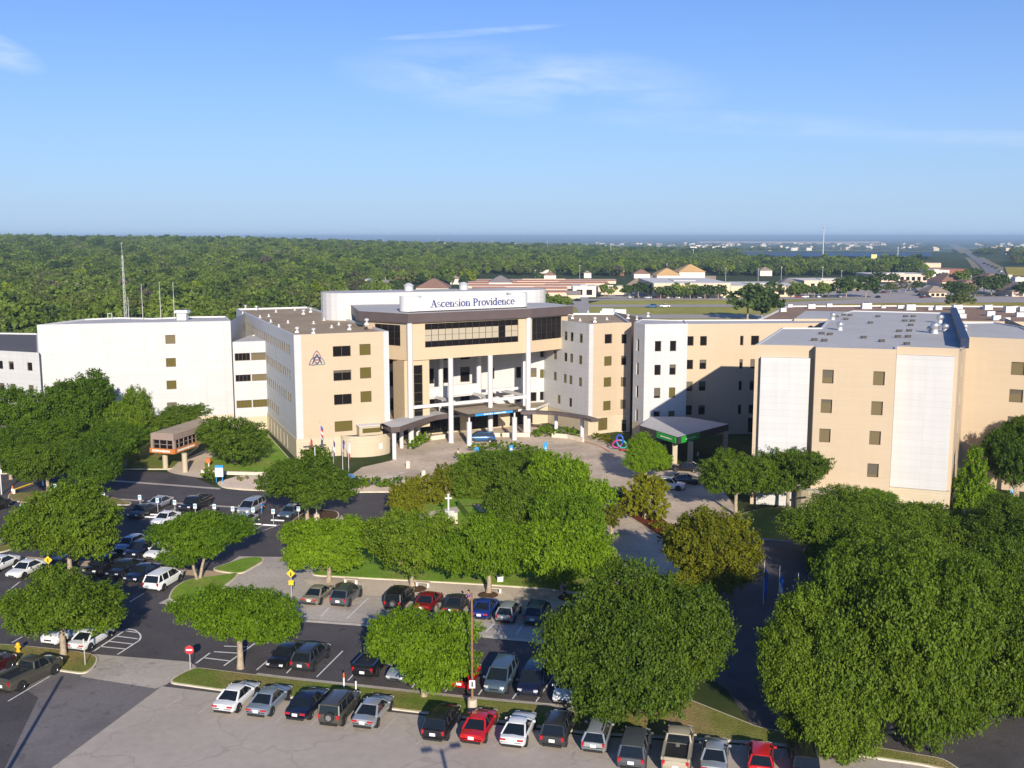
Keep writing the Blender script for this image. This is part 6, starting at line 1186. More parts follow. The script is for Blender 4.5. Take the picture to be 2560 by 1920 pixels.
def person(label, u, v, rz, shirt, legs, arm=(0, 0), step=.12):
    T = thing('person', label, 'person', at(u, v), rz); B = []
    pel, che, nec, hed = (0, 0, .95), (0, .01, 1.28), (0, .02, 1.46), (0, .03, 1.60)
    sp = [(pel, .135), ((0, 0, 1.1), .125), (che, .15), ((0, .01, 1.40), .11), (nec, .055), (hed, .092), ((0, .035, 1.68), .095), ((0, .03, 1.75), .06)]
    ch = [sp, [(hed, .092), ((0, .13, 1.585), .016)]]; leg = []; arms = []
    for s, st in ((-1, step), (1, -step)):
        l = [(pel, .135), ((s * .1, .0, .88), .09), ((s * .11, st * .6 + .03, .5), .062), ((s * .11, st, .09), .042), ((s * .12, st + .12, .04), .042), ((s * .12, st + .19, .03), .03)]; ch.append(l); leg.append(l)
    for s, f in ((-1, arm[0]), (1, arm[1])):
        e = (s * (.25 + .12 * f), .04 + .12 * f, 1.12 + .12 * f); w = (s * (.26 + .25 * f), .16 + .3 * f, .90 + .32 * f); d = (Vector(w) - Vector(e)).normalized()
        a = [((0, .01, 1.40), .11), ((s * .18, .0, 1.39), .062), (e, .045), (w, .03), (tuple(Vector(w) + d * .07), .034)]; ch.append(a); arms.append(a); k = Vector(w) + d * .07
        for i, ln in enumerate((.075, .09, .085, .065)):
            o = Vector((.0, (i - 1.5) * .019, 0)); m1 = k + o + d * ln * .5; ch.append([(tuple(k), .034), (tuple(m1), .0095), (tuple(m1 + d * ln * .5 + Vector((-s * .012, 0, -.01))), .008)])
        ch.append([(w, .03), (tuple(Vector(w) + d * .03 + Vector((-s * .03, .02, 0))), .011), (tuple(Vector(w) + d * .075 + Vector((-s * .045, .03, 0))), .009)])
    skin_obj('body', ch, M['skin'], T)
    skin_obj('shirt', [[((0, 0, .93), .145), ((0, 0, 1.1), .14), (che, .165), ((0, .01, 1.40), .125), ((0, .015, 1.43), .075)]] + [[((0, .01, 1.40), .125), ((s * .18, 0, 1.39), .078), (tuple((Vector((s * .18, 0, 1.39)) + Vector(a[2][0]) * 3) / 4), .062)] for s, a in ((-1, arms[0]), (1, arms[1]))], M[shirt], T)
    skin_obj('trousers', [[((0, 0, .97), .148), ((0, 0, .93), .145)]] + [[((0, 0, .93), .145)] + [(p, r + .02) for p, r in l[1:4]] for l in leg], M[legs], T)
    skin_obj('hair', [[((0, .01, 1.70), .095), ((0, -.03, 1.64), .075), ((0, -.035, 1.56), .04)], [((0, .01, 1.70), .095), ((0, .03, 1.755), .07)]], M['hair'], T)
    for l in leg: skin_obj('shoe', [[((l[3][0][0], l[3][0][1], .07), .05), (l[4][0], .05), (l[5][0], .036)]], M['shoe'], T)
    return T
person('man in purple shirt standing beside the bright blue sedan', 1172, 1519, R(150), 'purple_cloth', 'dark_cloth'); person('groundsman in aqua shirt and jeans, one arm out, by the upper lot oak', 53, 1287, R(-80), 'aqua_cloth', 'jeans', (.9, .7), .2); person('person in blue walking beside the silver minivan', 654, 1285, R(-30), 'blue_cloth', 'blue_cloth', (.1, .3), .22)
person('person in pale clothes at the edge of the drop-off circle', 1146, 1148, R(60), 'pale_cloth', 'dark_cloth', (0, .2)); person('person in white top in the shade under the green canopy', 1745, 1153, R(100), 'pale_cloth', 'dark_cloth', (.2, 0), .2); person('dark-dressed person standing under the last sidewalk oak', 1412, 1500, R(170), 'dark_cloth', 'dark_cloth')
# rooftop and yard masts behind the white block
def mast(label, u, v0, vt, Y, w, lattice=False, name='radio_mast', zb=None):
    p = AT(u, v0, Y); h = AT(u, vt, Y).z; z0 = p.z if zb is None else zb; T = thing(name, label, 'mast', (p.x, Y, z0)); h -= z0; m_ = MB()
    if lattice:
        for k in range(3): a = k * 2.09; m_.tube((w * math.cos(a), w * math.sin(a), 0), (w * .25 * math.cos(a), w * .25 * math.sin(a), h * .93), .035, .025, 5)
        n = int(h / 1.2)
        for i in range(n):
            r0, r1 = w * (1 - .75 * i / n), w * (1 - .75 * (i + 1) / n)
            for k in range(3): a, b = k * 2.09, (k + 1) * 2.09; m_.tube((r0 * math.cos(a), r0 * math.sin(a), h * .93 * i / n), (r1 * math.cos(b), r1 * math.sin(b), h * .93 * (i + 1) / n), .02, n=4)
        m_.tube((0, 0, h * .93), (0, 0, h), .03, n=5)
    else: m_.tube((0, 0, 0), (0, 0, h), w, w * .6, 6)
    m_.build('mast', M['trim_white'], T); m_ = MB(); m_.lathe((0, 0, h), [(0, 0), (w * .5 + .05, .03), (0, .2)], 6); m_.build('tip', M['galv'], T); return T
mast('tall white lattice radio mast behind the plain white block', 312, 760, 609, 214, .55, True, zb=0); mast('thin whip antenna nearest the lattice mast', 322, 792, 745, 198, .05, zb=20.2)
for u, vt, lab in ((357, 712, 'first of three equal whip antennas on the white block'), (402, 707, 'middle of three equal whip antennas on the white block'), (436, 707, 'whip antenna nearest the roof hood on the white block')): mast(lab, u, 792, vt, 198, .055, zb=20.2)
T = thing('roof_vent', 'white fan housing on the sign-side edge of the white drum', 'roof vent', at(1022, 727, 25.3)); m_ = MB(); m_.lathe((0, 0, 0), [(.9, 0), (.9, .9), (1.1, 1.0), (.5, 1.5), (0, 1.6)], 16); m_.build('housing', M['galv'], T, 40)
T = thing('roof_vent', 'white fan housing above the second word of the sign', 'roof vent', at(1159, 724, 25.3)); m_ = MB(); m_.lathe((0, 0, 0), [(.9, 0), (.9, .9), (1.1, 1.0), (.5, 1.5), (0, 1.6)], 16); m_.build('housing', M['galv'], T, 40)
# ============================================================= the land beyond
mat('far_white', (.72, .66, .58), .8); mat('far_tan', (.66, .53, .38), .85, noise=[(.03, .06)]); mat('far_pink', (.70, .52, .42), .85); mat('far_red', (.30, .10, .06), .85); mat('shingle_grey', (.22, .19, .185), .9, noise=[(.3, .1)]); mat('shingle_brown', (.26, .145, .10), .9, noise=[(.3, .1)]); mat('shingle_tan', (.30, .23, .18), .9, noise=[(.3, .1)])
mat('highway_grey', (.20, .19, .20), .9); mat('verge', (.24, .20, .11), .95, noise=[(.02, .3)]); mat('sheathing', (.58, .36, .15), .85, noise=[(.15, .08)]); mat('far_roof', (.66, .63, .60), .9, noise=[(.02, .06)]); mat('road_far', (.40, .35, .32), .9, noise=[(.05, .08)]); mat('meadow', (.36, .33, .075), .95, noise=[(.02, .22), (.2, .15)], spec=.1); mat('meadow_gold', (.42, .33, .05), .95, noise=[(.03, .25), (.2, .15)], spec=.1); mat('earth_tan', (.60, .43, .26), .95, noise=[(.02, .15), (.2, .1)], spec=.1)
mat('lake', (.03, .07, .15), .5, spec=.3); mat('billboard', (.75, .58, .22), .6); mat('field', (.85, .64, .42), .95, noise=[(.003, .15)]); mat('field_green', (.12, .15, .05), .95, noise=[(.003, .15)])
def fsheet(name, pts, mname, z=.06): return sheet(name, pts, z, mname)
# highway band: frontage roads, grass median, main lanes
fsheet('meadow', [(900, 800), (3100, 800), (3100, 742), (900, 742)], 'meadow', .03)
fsheet('meadow', [(2080, 782), (3100, 786), (3100, 757), (2080, 758)], 'meadow_gold', .05)
fsheet('road', [(900, 796), (3100, 796), (3100, 788), (900, 786)], 'road_far', .07)
fsheet('highway', [(1400, 768), (1840, 767), (2200, 758), (3100, 753), (3100, 743), (2200, 746), (1840, 761.5), (1400, 762)], 'road_far', .09)
fsheet('frontage_road', [(1430, 752), (1840, 750), (2200, 747), (3100, 741), (3100, 738), (2200, 740), (1840, 745), (1430, 747.5)], 'road_far', .1)
fsheet('side_street', [(1430, 752), (1452, 790), (1476, 790), (1470, 745), (1490, 735), (1475, 733)], 'road_far', .11)
fsheet('shop_parking', [(1490, 745), (1580, 722), (1640, 742), (1850, 745), (1990, 742), (2000, 728), (2330, 700), (2560, 735), (2560, 741), (2200, 745), (1840, 748)], 'road_far', .08)
fsheet('building_site', [(1180, 712), (1500, 716), (1790, 706), (1790, 690), (1500, 688), (1250, 697)], 'earth_tan', .08)
# highway running off to the horizon on the right
def gz(u, v):
    d = ray(u, v); z = 0
    for _ in range(8): t = (z - H) / d.z; z = terrain(d.x * t, d.y * t)
    return (d.x * t, d.y * t, z)
def ribbon(name, pts, mname, z=.2):
    m_ = MB()
    for (a, b, c, d) in zip(pts, pts[1:], pts[1:], pts):
        pass
    for (l0, r0, v0), (l1, r1, v1) in zip(pts, pts[1:]):
        q = [gz(l0, v0), gz(r0, v0), gz(r1, v1), gz(l1, v1)]; m_.face([(p[0], p[1], p[2] + z) for p in q])
    tag(m_.build(name, M[mname]), kind='structure')
ribbon('highway_verge', [(2440, 2640, 742), (2440, 2560, 690), (2428, 2500, 665), (2416, 2466, 648), (2398, 2434, 632), (2382, 2408, 620), (2373, 2392, 612)], 'verge', .3); ribbon('highway', [(2490, 2560, 720), (2468, 2512, 690), (2452, 2482, 668), (2432, 2454, 650), (2411, 2426, 634), (2391, 2402, 622), (2379, 2387, 613)], 'highway_grey', .9)
fsheet('meadow', [(2520, 690), (2640, 690), (2640, 668), (2512, 668)], 'meadow_gold', .2)
# ---- buildings
def dims(u0, u1, v): a, b = G(u0, v), G(u1, v); return a, b
def block(name, label, cat, u0, u1, v, h, depth, wm, rm, rz=0.0, roof='flat', group=None, win=0, over=.6):
    """building whose front foot runs from photo point (u0, v) to (u1, v), h high"""
    a, b = G(u0, v), G(u1, v); w = (b - a).length; c = (a + b) / 2; T = thing(name, label, cat, (c.x, c.y, 0), rz, group); m_ = MB(); m_.box((0, depth / 2, h / 2), (w, depth, h)); m_.build('wall', M[wm], T); m_ = MB()
    if roof == 'flat': m_.box((0, depth / 2, h + .15), (w + .6, depth + .6, .3)); m_.box((0, depth / 2, h + .5), (w * .3, depth * .3, .4))
    elif roof == 'hip':
        W_, D_ = w / 2 + over, depth / 2 + over; r = min(W_, D_) * .92; rh = r * .55; cx, cy = max(0, W_ - r), max(0, D_ - r); c0 = depth / 2
        E = [(-W_, c0 - D_, h), (W_, c0 - D_, h), (W_, c0 + D_, h), (-W_, c0 + D_, h)]; Tq = [(-cx, c0 - cy, h + rh), (cx, c0 - cy, h + rh), (cx, c0 + cy, h + rh), (-cx, c0 + cy, h + rh)]
        for k in range(4): m_.face([E[k], E[(k + 1) % 4], Tq[(k + 1) % 4], Tq[k]])
        m_.face(Tq); m_.face(E[::-1])
    elif roof == 'gable':
        W_, D_ = w / 2 + over, depth / 2 + over; rh = D_ * .6; c0 = depth / 2; A = [(-W_, c0 - D_, h), (W_, c0 - D_, h), (W_, c0, h + rh), (-W_, c0, h + rh), (W_, c0 + D_, h), (-W_, c0 + D_, h)]
        m_.face([A[0], A[1], A[2], A[3]]); m_.face([A[3], A[2], A[4], A[5]]); m_.face([A[1], A[4], A[2]]); m_.face([A[5], A[0], A[3]])
    m_.build('roof', M[rm], T)
    for k in range(win): mm = MB(); mm.box((w * (-.42 + .84 * (k + .5) / win), -.06, h * .45), (w * .5 / win, .12, h * .5)); mm.build('window', M['glass_dark'], T)
    return T
# storage sheds
SG = 'long storage sheds'
for i, (v, u0, u1) in enumerate(((741, 1180, 1425), (731, 1180, 1418), (723, 1170, 1465), (716, 1170, 1520), (710, 1180, 1540))):
    block('storage_shed', ('nearest pale storage shed with brown roof edge', 'second pale storage shed from the highway', 'third pale storage shed from the highway', 'fourth pale storage shed from the highway', 'farthest pale storage shed before the bare earth')[i], 'storage shed', u0, u1, v, 3.0, 14, 'far_pink', 'far_pink' if i % 2 else 'far_tan', group=SG); 
    a, b = G(u0, v), G(u1, v); m_ = MB(); c = (a + b) / 2; m_.box((c.x, c.y - .5, 3.0), ((b - a).length, .5, .6)); o = m_.build('roof_edge', M['far_red']); par = [x for x in bpy.data.objects if x.name.startswith('storage_shed')][-1]; par = sorted([x for x in bpy.data.objects if x.name.startswith('storage_shed')], key=lambda x: x.name)[-1]; o.parent = par; o.location = (-par.location.x, -par.location.y, 0)
block('storage_office', 'white storage office with pale wall behind the side street', 'office building', 1432, 1490, 743, 6.5, 16, 'far_white', 'far_roof', win=2); block('storage_shed', 'pale shed with tan roof between the storage office and the trees', 'storage shed', 1495, 1560, 737, 5, 14, 'far_tan', 'far_white'); block('gate_house', 'small gabled gate house at the storage entrance', 'house', 1420, 1450, 747, 2.4, 6, 'far_tan', 'shingle_grey', roof='gable')
# shopping centre
block('store_building', 'big plain tan-walled store building beyond the highway', 'store building', 1634, 1825, 745, 8.6, 75, 'far_tan', 'far_roof'); block('store_building', 'long low store with white roof edge beyond the big tan store', 'store building', 1826, 2005, 742, 6.3, 60, 'far_tan', 'far_white', win=6); block('store_building', 'white-roofed shop row behind the round parking trees', 'store building', 2010, 2180, 724, 6.0, 45, 'far_tan', 'far_white', win=9)
block('store_building', 'distant white-roofed shop row with red shop fronts', 'store building', 2180, 2330, 705, 6.0, 40, 'far_pink', 'far_white', win=9); block('shop_entrance', 'dark-roofed gabled pavilion before the white store roof', 'pavilion', 1948, 2008, 733, 5.2, 18, 'far_tan', 'shingle_grey', roof='hip'); block('store_building', 'white store front with blue glass near the brown roofs', 'store building', 2328, 2372, 702, 8.5, 25, 'far_white', 'far_white', win=1)
block('store_building', 'long red-brown roofed store below the highway', 'store building', 2285, 2420, 685, 4.5, 50, 'far_red', 'shingle_brown'); block('warehouse', 'grey-brown warehouse behind the trees', 'warehouse', 2298, 2352, 672, 6.5, 40, 'far_tan', 'shingle_grey')
BR = 'brown-roofed office houses'
block('office_house', 'small pyramid-roofed brown house beside parked cars', 'house', 2322, 2366, 743, 3.2, 14, 'far_tan', 'shingle_tan', roof='hip', group=BR, win=3, over=1.4)
for u0, u1, v, h, d, lab in ((2355, 2420, 716, 3.5, 28, 'large brown hip-roofed house behind the pyramid roof'), (2410, 2440, 722, 3.2, 20, 'brown hip-roofed house beside the light pole'), (2455, 2530, 719, 3.5, 30, 'brown hip-roofed house beside the dark clump of trees'), (2515, 2548, 727, 3.2, 20, 'pinkish brown roof among the dark trees at the frame edge'), (2530, 2600, 742, 3.2, 22, 'tan hip-roofed house cut by the frame edge')): block('office_house', lab, 'house', u0, u1, v, h, d, 'far_pink', 'shingle_brown' if u0 < 2500 else 'shingle_tan', roof='hip', group=BR, over=1.2)
block('white_trailer', 'white trailer at the frame edge beyond the brown roofs', 'trailer', 2538, 2562, 704, 3.2, 8, 'far_white', 'far_white'); block('white_trailer', 'white truck box near the highway', 'trailer', 2512, 2530, 697, 3.2, 6, 'far_white', 'far_white')
# houses
block('unfinished_house', 'large house under construction with bare orange roof sheathing', 'house', 1642, 1700, 705, 5.5, 25, 'far_white', 'sheathing', roof='hip', over=1); block('unfinished_house', 'higher wing of unfinished house with orange roof sheathing', 'house', 1698, 1762, 699, 6.5, 28, 'far_white', 'sheathing', roof='hip', over=1); block('barn', 'small red-brown barn beside the bare earth', 'barn', 1542, 1560, 690, 4, 10, 'far_red', 'shingle_grey', roof='gable')
HS = 'houses among the trees'
for u0, u1, v, rm, h, d, lab in ((842, 905, 684, 'shingle_grey', 5, 18, 'house with broad grey hip roof among the trees'), (742, 768, 668, 'shingle_tan', 7, 16, 'tan steep-roofed house deep in the trees'), (1040, 1122, 736, 'shingle_brown', 4, 26, 'orange-tan hip-roofed house peeping over the white drum'), (1222, 1280, 722, 'shingle_grey', 4.5, 18, 'large grey-roofed house beyond the hospital sign'), (730, 778, 724, 'far_roof', 6, 18, 'white flat-roofed building half hidden by trees'), (865, 920, 722, 'far_roof', 6, 20, 'white flat-roofed building behind the white drum'), (985, 1004, 720, 'far_red', 6, 9, 'little red-roofed house by the bright tree'), (1125, 1150, 714, 'shingle_tan', 5, 10, 'pale house with tan gable left of the grey-roofed house'), (228, 258, 726, 'far_pink', 8, 12, 'pale pink roof showing through the wood'), (1360, 1390, 700, 'shingle_brown', 4, 12, 'brown roof behind the storage sheds'), (1585, 1625, 696, 'shingle_brown', 4, 14, 'low brown roof on the building site'), (1900, 1930, 690, 'shingle_tan', 5, 14, 'tan roof in the trees above the long store'), (1460, 1478, 697, 'shingle_tan', 5, 10, 'tan house with arched front above the storage sheds')):
    block('house' if rm != 'far_roof' else 'flat_building', lab, 'house', u0, u1, v, h, d, 'far_white', rm, roof='flat' if rm == 'far_roof' else 'hip', group=HS)
# poles, billboard, masts
def pole_thing(name, label, cat, u, v, vt, r=.25, group=None, top=None):
    p = G(u, v); h = AT(u, vt, p.y).z; T = thing(name, label, cat, (p.x, p.y, 0), 0, group); m_ = MB(); m_.tube((0, 0, 0), (0, 0, h), r, r * .6, 6); m_.build('pole', M['galv'], T)
    m_ = MB(); w = p.y / 2560
    if top == 'board': m_.box((0, 0, h - 2.5 * w * 2), (14 * w, 1, 10 * w)); m_.build('board', M['billboard'], T)
    elif top == 'cluster': m_.lathe((0, 0, h - 4 * w), [(w * .8, 0), (w * 3, 2 * w), (w * 3, 3 * w), (w * .8, 4.5 * w)], 8); m_.build('aerial_ring', M['galv'], T)
    else: m_.box((0, 0, h), (3 * w, .4, .3)); m_.build('crossarm', M['galv'], T)
    return T
pole_thing('billboard', 'yellow billboard on a pole above the trees', 'billboard', 2184, 662, 636, .5, top='board'); pole_thing('billboard', 'pale green roadside sign on a pole beyond the trees', 'billboard', 2220, 664, 643, .5, top='board'); pole_thing('radio_mast', 'tall pale radio mast with aerial cluster before the lake', 'mast', 2057, 645, 567, .9, top='cluster'); pole_thing('pylon', 'grey lattice pylon beyond the yellow billboard', 'pylon', 2243, 664, 618, .6)
for i, (u, v, vt) in enumerate(((840, 620, 600), (727, 622, 600), (958, 615, 596), (1097, 634, 600), (1231, 632, 601), (1369, 636, 604), (1527, 650, 615), (1733, 655, 623), (1449, 705, 664), (1338, 697, 676), (1667, 690, 660), (1814, 705, 670), (1895, 708, 672), (1952, 720, 668), (2055, 722, 668), (2103, 706, 677), (1150, 680, 655), (1045, 668, 640), (964, 724, 695), (774, 710, 688), (700, 650, 632), (2425, 735, 690))):
    pole_thing('utility_pole', 'thin pale pole standing above the distant treetops', 'pole', u, v, vt, .16 if v > 660 else .4, 'poles among the distant trees')
# cars far away
far_car(1630, 769, 'midblue', 'blue pickup-sized car alone on the highway', R(92), 1.3, 'vehicles on the highway'); far_car(1662, 768, 'white', 'white car following the blue one on the highway', R(92), 1.15, 'vehicles on the highway'); far_car(1443, 753, 'darkgrey', 'dark car at the corner of the side street', R(40), 1.1, 'vehicles on the highway')
for u, v, lab in ((1520, 786, 'white van parked beyond the gravel roof, nearer the fascia'), (1551, 788, 'white box van parked beyond the gravel roof, nearer the white tower')):
    p = G(u, v); T = thing('van', lab, 'van', (p.x, p.y, .1), R(80)); m_ = MB(); m_.box((0, 0, 1.5), (2.1, 5.4, 2.2), 0, 0, (.95, .98)); m_.box((0, 3.0, 1.0), (2.0, 1.2, 1.2), 0, 0, (.95, .8)); m_.build('body', M['paint_white'], T); m_ = MB(); m_.box((0, 2.72, 1.95), (1.7, .2, .7)); m_.build('windscreen', M['car_glass'], T)
    for s in (-.95, .95):
        for y in (-1.7, 2.3): m_ = MB(); m_.tube((s - .1, y, .35), (s + .1, y, .35), .38, n=10); m_.build('wheel', M['tyre'], T)
cc = ['white', 'black', 'darkgrey', 'silver', 'navy', 'darkred', 'white', 'grey']; k = 0
for u, v in [(1573, 745), (1590, 745.5), (1605, 745.5), (1620, 746), (1635, 746), (1652, 746), (1668, 746), (1684, 746), (1700, 746), (1716, 746), (1732, 746), (1748, 746), (1765, 746), (1998, 744), (2012, 744), (2028, 744), (2044, 744), (2062, 744), (2080, 744), (2098, 744), (2194, 745), (2208, 733), (2236, 730), (2250, 722), (2275, 724), (2292, 732), (2300, 738), (2312, 742), (2318, 744), (2305, 745), (2286, 726), (2330, 722), (2352, 720), (2470, 741), (2495, 741), (2512, 741), (2216, 718), (2240, 716), (2262, 714)]:
    far_car(u, v, cc[k % 8], 'small parked car in the shop lots beyond the highway', R(random.choice((5, 92))), 1.0, 'cars in the shop lots'); k += 1
for u, v in [(2490, 672), (2500, 680), (2480, 668), (2470, 664), (2508, 690), (2460, 660)]: far_car(u, v, cc[k % 8], 'tiny car on the highway far off to the right', R(10), 1.2, 'far cars on the highway'); k += 1
# distant features on the plain
def at_r(az, r): return (r * math.sin(R(az)), r * math.cos(R(az)))
def strip_far(name, u0, u1, v0, v1, mname, dz=1.0):
    pts = []
    for u, v in ((u0, v0), (u1, v0), (u1, v1), (u0, v1)):
        d = ray(u, v); z = -25
        for _ in range(6): t = (z - H) / d.z; z = terrain(d.x * t, d.y * t) + dz
        pts.append((d.x * t, d.y * t, z))
    zz = max(p[2] for p in pts); m_ = MB(); m_.face([(p[0], p[1], p[2]) for p in pts]); tag(m_.build(name, M[mname]), kind='structure')
strip_far('lake', 1860, 2330, 641, 632, 'lake', 5.0)
for a in (('field', 1668, 1808, 619, 612, 'field'), ('field', 1750, 2200, 607.5, 603.5, 'field'), ('field', 2010, 2210, 612, 606, 'field'), ('field', 1560, 1680, 622, 618, 'field'), ('field_green', 1960, 2080, 618, 614, 'field_green')): strip_far(*a, dz=4)
# ------------------------------------------------------------- trees beyond the hospital
BGK = ['bgA', 'bgB', 'bgC', 'bgF', 'bgA', 'bgB', 'bgF', 'bgE', 'bgD']; BGW = [6, 8, 3, 6, 4, 5, 4, 1.3, 1.2]
rb = random.Random(11); KEEP = []
def clear(x, y, r):
    for (a, b, c_) in KEEP:
        if (x - a) ** 2 + (y - b) ** 2 < (r * .5 + c_) ** 2: return False
    return True
BOX = []
for o in list(COL.objects):
    if o.parent is None and o.type == 'EMPTY' and o.location.y > 240:
        for c_ in o.children:
            if c_.name.startswith('wall'): bb = [Vector(q) for q in c_.bound_box]; KEEP.append((o.location.x, o.location.y + 2, max(abs(bb[0].x), abs(bb[6].x)) * .75)); break
def uv_of(x, y, z=0.0):
    d = Vector((x, y, z - H)); k = d.dot(Vector((0, CP, -SP))); return CX + F * x / k, CY - F * d.dot(Vector((0, SP, CP))) / k
def wooded(x, y):
    u, v = uv_of(x, y); r = math.hypot(x, y)
    if r < 200: return 0
    if u < 700: return 1 if r > 318 else 0
    if u < 860: return 1 if v < 785 else 0
    if u < 1190: return .95 if v < 716 else (.3 if v < 760 and u < 1010 else 0)
    if u < 1500: return .9 if v < 692 else 0
    if u < 1600: return .9 if v < 692 and r < 2100 else 0
    if u < 1850 and r > 1850: return 0
    if u < 2430 and u >= 1850 and r > 1400: return 0
    if u < 1790: return .9 if v < 680 else 0
    if u < 2140: return .85 if v < 688 else 0
    if u < 2300: return .85 if v < 690 else 0
    if u < 2420: return .8 if v < 664 else 0
    if u > 2540: return .6 if v < 662 else 0
    return 0
GL_ = [(rb.uniform(-30, 3), rb.uniform(320, 1700), rb.uniform(6, 16)) for _ in range(46)]
def glade(x, y):
    a, r_ = math.degrees(math.atan2(x, y)), math.hypot(x, y)
    return any(abs(r_ - b) < c_ * 1.4 and abs(a - q) * r_ * .0175 < c_ * 1.6 for q, b, c_ in GL_)
k = 0
for q_, b_, c_ in GL_:
    if c_ > 8.5 and b_ < 1300:
        x, y = b_ * math.sin(R(q_)), b_ * math.cos(R(q_))
        if wooded(x, y) and k < 18:
            T = thing('house', 'house roof showing in a gap of the wood', 'house', (x, y, terrain(x, y)), rb.uniform(0, 3), 'roofs in the wood'); m_ = MB(); m_.box((0, 0, 2.2), (15, 10, 4.4)); m_.build('wall', M['far_white'], T); m_ = MB()
            for s_ in (-1, 1): m_.face([(-8.2, s_ * 5.8, 4.3), (8.2, s_ * 5.8, 4.3), (6.0, 0, 7.6), (-6.0, 0, 7.6)]); m_.face([(s_ * 8.2, -5.8, 4.3), (s_ * 8.2, 5.8, 4.3), (s_ * 6.0, 0, 7.6)])
            m_.build('roof', M[('shingle_grey', 'shingle_tan', 'shingle_brown')[k % 3]], T); k += 1
cand = []
r = 214.0
while r < 2750:
    st = 10.6 - 1.0 * sstep(330, 700, r) + max(0, r - 700) * .0042
    n = int(r * R(64) / st)
    for k in range(n):
        a = -32 + 64 * (k + rb.random()) / n; rr = r + rb.uniform(-.5, .5) * st; x, y = rr * math.sin(R(a)), rr * math.cos(R(a)); w = wooded(x, y)
        if rb.random() < w * .86:
            s = st / 8.6 * (rb.uniform(.6, 1.0) if rb.random() < .45 else rb.uniform(.95, 1.55))
            if clear(x, y, s * 5) and not glade(x, y): cand.append((rr, x, y, s))
    r += st * .92
cand.sort(); NEARN = 240
LABF = 'rounded tree in the wood beyond the hospital, one crown among hundreds'
crowns = {}
for rr, x, y, s in cand[:NEARN]:
    kd = rb.choices(BGK, BGW)[0]; me, px, pz = proto(kd, rb.randint(0, 1)); z = terrain(x, y); T = thing('woodland_tree', LABF, 'tree', (x, y, z), rb.uniform(0, 6.28), 'trees of the wood beyond the hospital'); c_ = link('crown', me, T, (0, 0, (3.4 if rr < 345 else 4.4) * s ** .7)); c_.scale = (s * .95, s * .95, s * rb.uniform(.9, 1.35))
    if 'bg' not in TRUNK: TRUNK['bg'] = trunk_mesh('trunk', 5, 3.0, 3.0, 5.0, .22, 1, 4)
    link('trunk', TRUNK['bg'], T); crowns.setdefault(kd, c_)
# individual trees round the shops and along the highway
def bgt(kind, u, v, s, label, group='trees round the shops'):
    v += 3.0 if 1630 < u < 1800 and v > 740 else 0
    s *= .78 if group == 'trees round the shops' else 1
    me, px, pz = proto(kind, 0); p = G(u, v); T = thing('street_tree', label, 'tree', (p.x, p.y, 0), rb.uniform(0, 6.28), group); c_ = link('crown', me, T, (0, 0, 4.2 * s + .3)); c_.scale = (s, s, s); q = link('trunk', TRUNK['bg'], T); q.scale = (s, s, s)
for u, v, s, kd in [(1512, 741, 1.2, 'bgB'), (1534, 737, .9, 'bgB'), (1550, 733, 1.1, 'bgA'), (1566, 742, 1.2, 'bgC'), (1595, 742, 1.5, 'bgC'), (1612, 738, 1.4, 'bgA'), (1625, 742, 1.3, 'bgC'), (1652, 744, 1.3, 'bgA'), (1670, 744, 1.4, 'bgA'), (1690, 744, 1.4, 'bgB'), (1706, 744, 1.3, 'bgA'), (1725, 744, 1.4, 'bgB'), (1745, 744, 1.3, 'bgC'), (1762, 744, 1.4, 'bgC'), (1795, 744, 1.4, 'bgC'), (1890, 744, 1.6, 'bgA'), (1860, 742, 1.0, 'bgF'), (1934, 742, 1.6, 'bgC'), (1985, 743, 1.4, 'bgB'), (2002, 743, 1.3, 'bgB'), (2020, 743, 1.3, 'bgA'), (2036, 743, 1.2, 'bgA'), (2056, 743, 1.4, 'bgB'), (2072, 743, 1.3, 'bgD'), (2115, 744, 2.0, 'bgC'), (2164, 744, 2.1, 'bgC'), (2105, 728, 1.5, 'bgC'), (2130, 724, 1.6, 'bgC'), (2150, 718, 1.5, 'bgC'), (2190, 716, 1.8, 'bgC'), (2230, 712, 1.5, 'bgC'), (2226, 734, 1.2, 'bgF'), (2264, 732, 1.4, 'bgE'), (2296, 728, 1.2, 'bgC'), (2318, 705, 1.6, 'bgB'), (2355, 712, 1.6, 'bgC'), (2408, 716, 1.9, 'bgB'), (2440, 700, 1.7, 'bgC'), (2376, 742, 1.6, 'bgC'), (2400, 743, 1.6, 'bgC'), (2425, 743, 1.4, 'bgF'), (2460, 730, 1.8, 'bgC'), (2490, 735, 2.2, 'bgC'), (2478, 738, 1.9, 'bgC'), (2556, 742, 1.6, 'bgC'), (2430, 704, 1.3, 'bgC'), (1345, 700, 1.2, 'bgA'), (1478, 694, 1.3, 'bgC')]: bgt(kd, u, v, s, 'round-headed tree among the car parks of the shops')
for u, v, s, lab in ((1372, 790, 1.2, 'bright shrubby tree behind the fascia end'), (1400, 788, 1.1, 'bright shrubby tree between fascia end and side street'), (1385, 786, .9, 'small bright tree tucked behind the fascia end')): bgt('bgB', u, v, s, lab, 'shrubby trees behind the entrance roof')
for u, v, s, lab in ((1868, 800, 2.0, 'dark round tree standing behind the grey roofs'), (1905, 800, 1.9, 'dark round tree behind the rear gravel roof corner'), (2385, 770, 1.0, 'grey-green scrubby tree on the meadow verge'), (2410, 770, 1.1, 'scrubby tree on the meadow verge, further along')): bgt('bgC' if u < 2000 else 'bgF', u, v, s, lab, 'dark trees beyond the roofs')
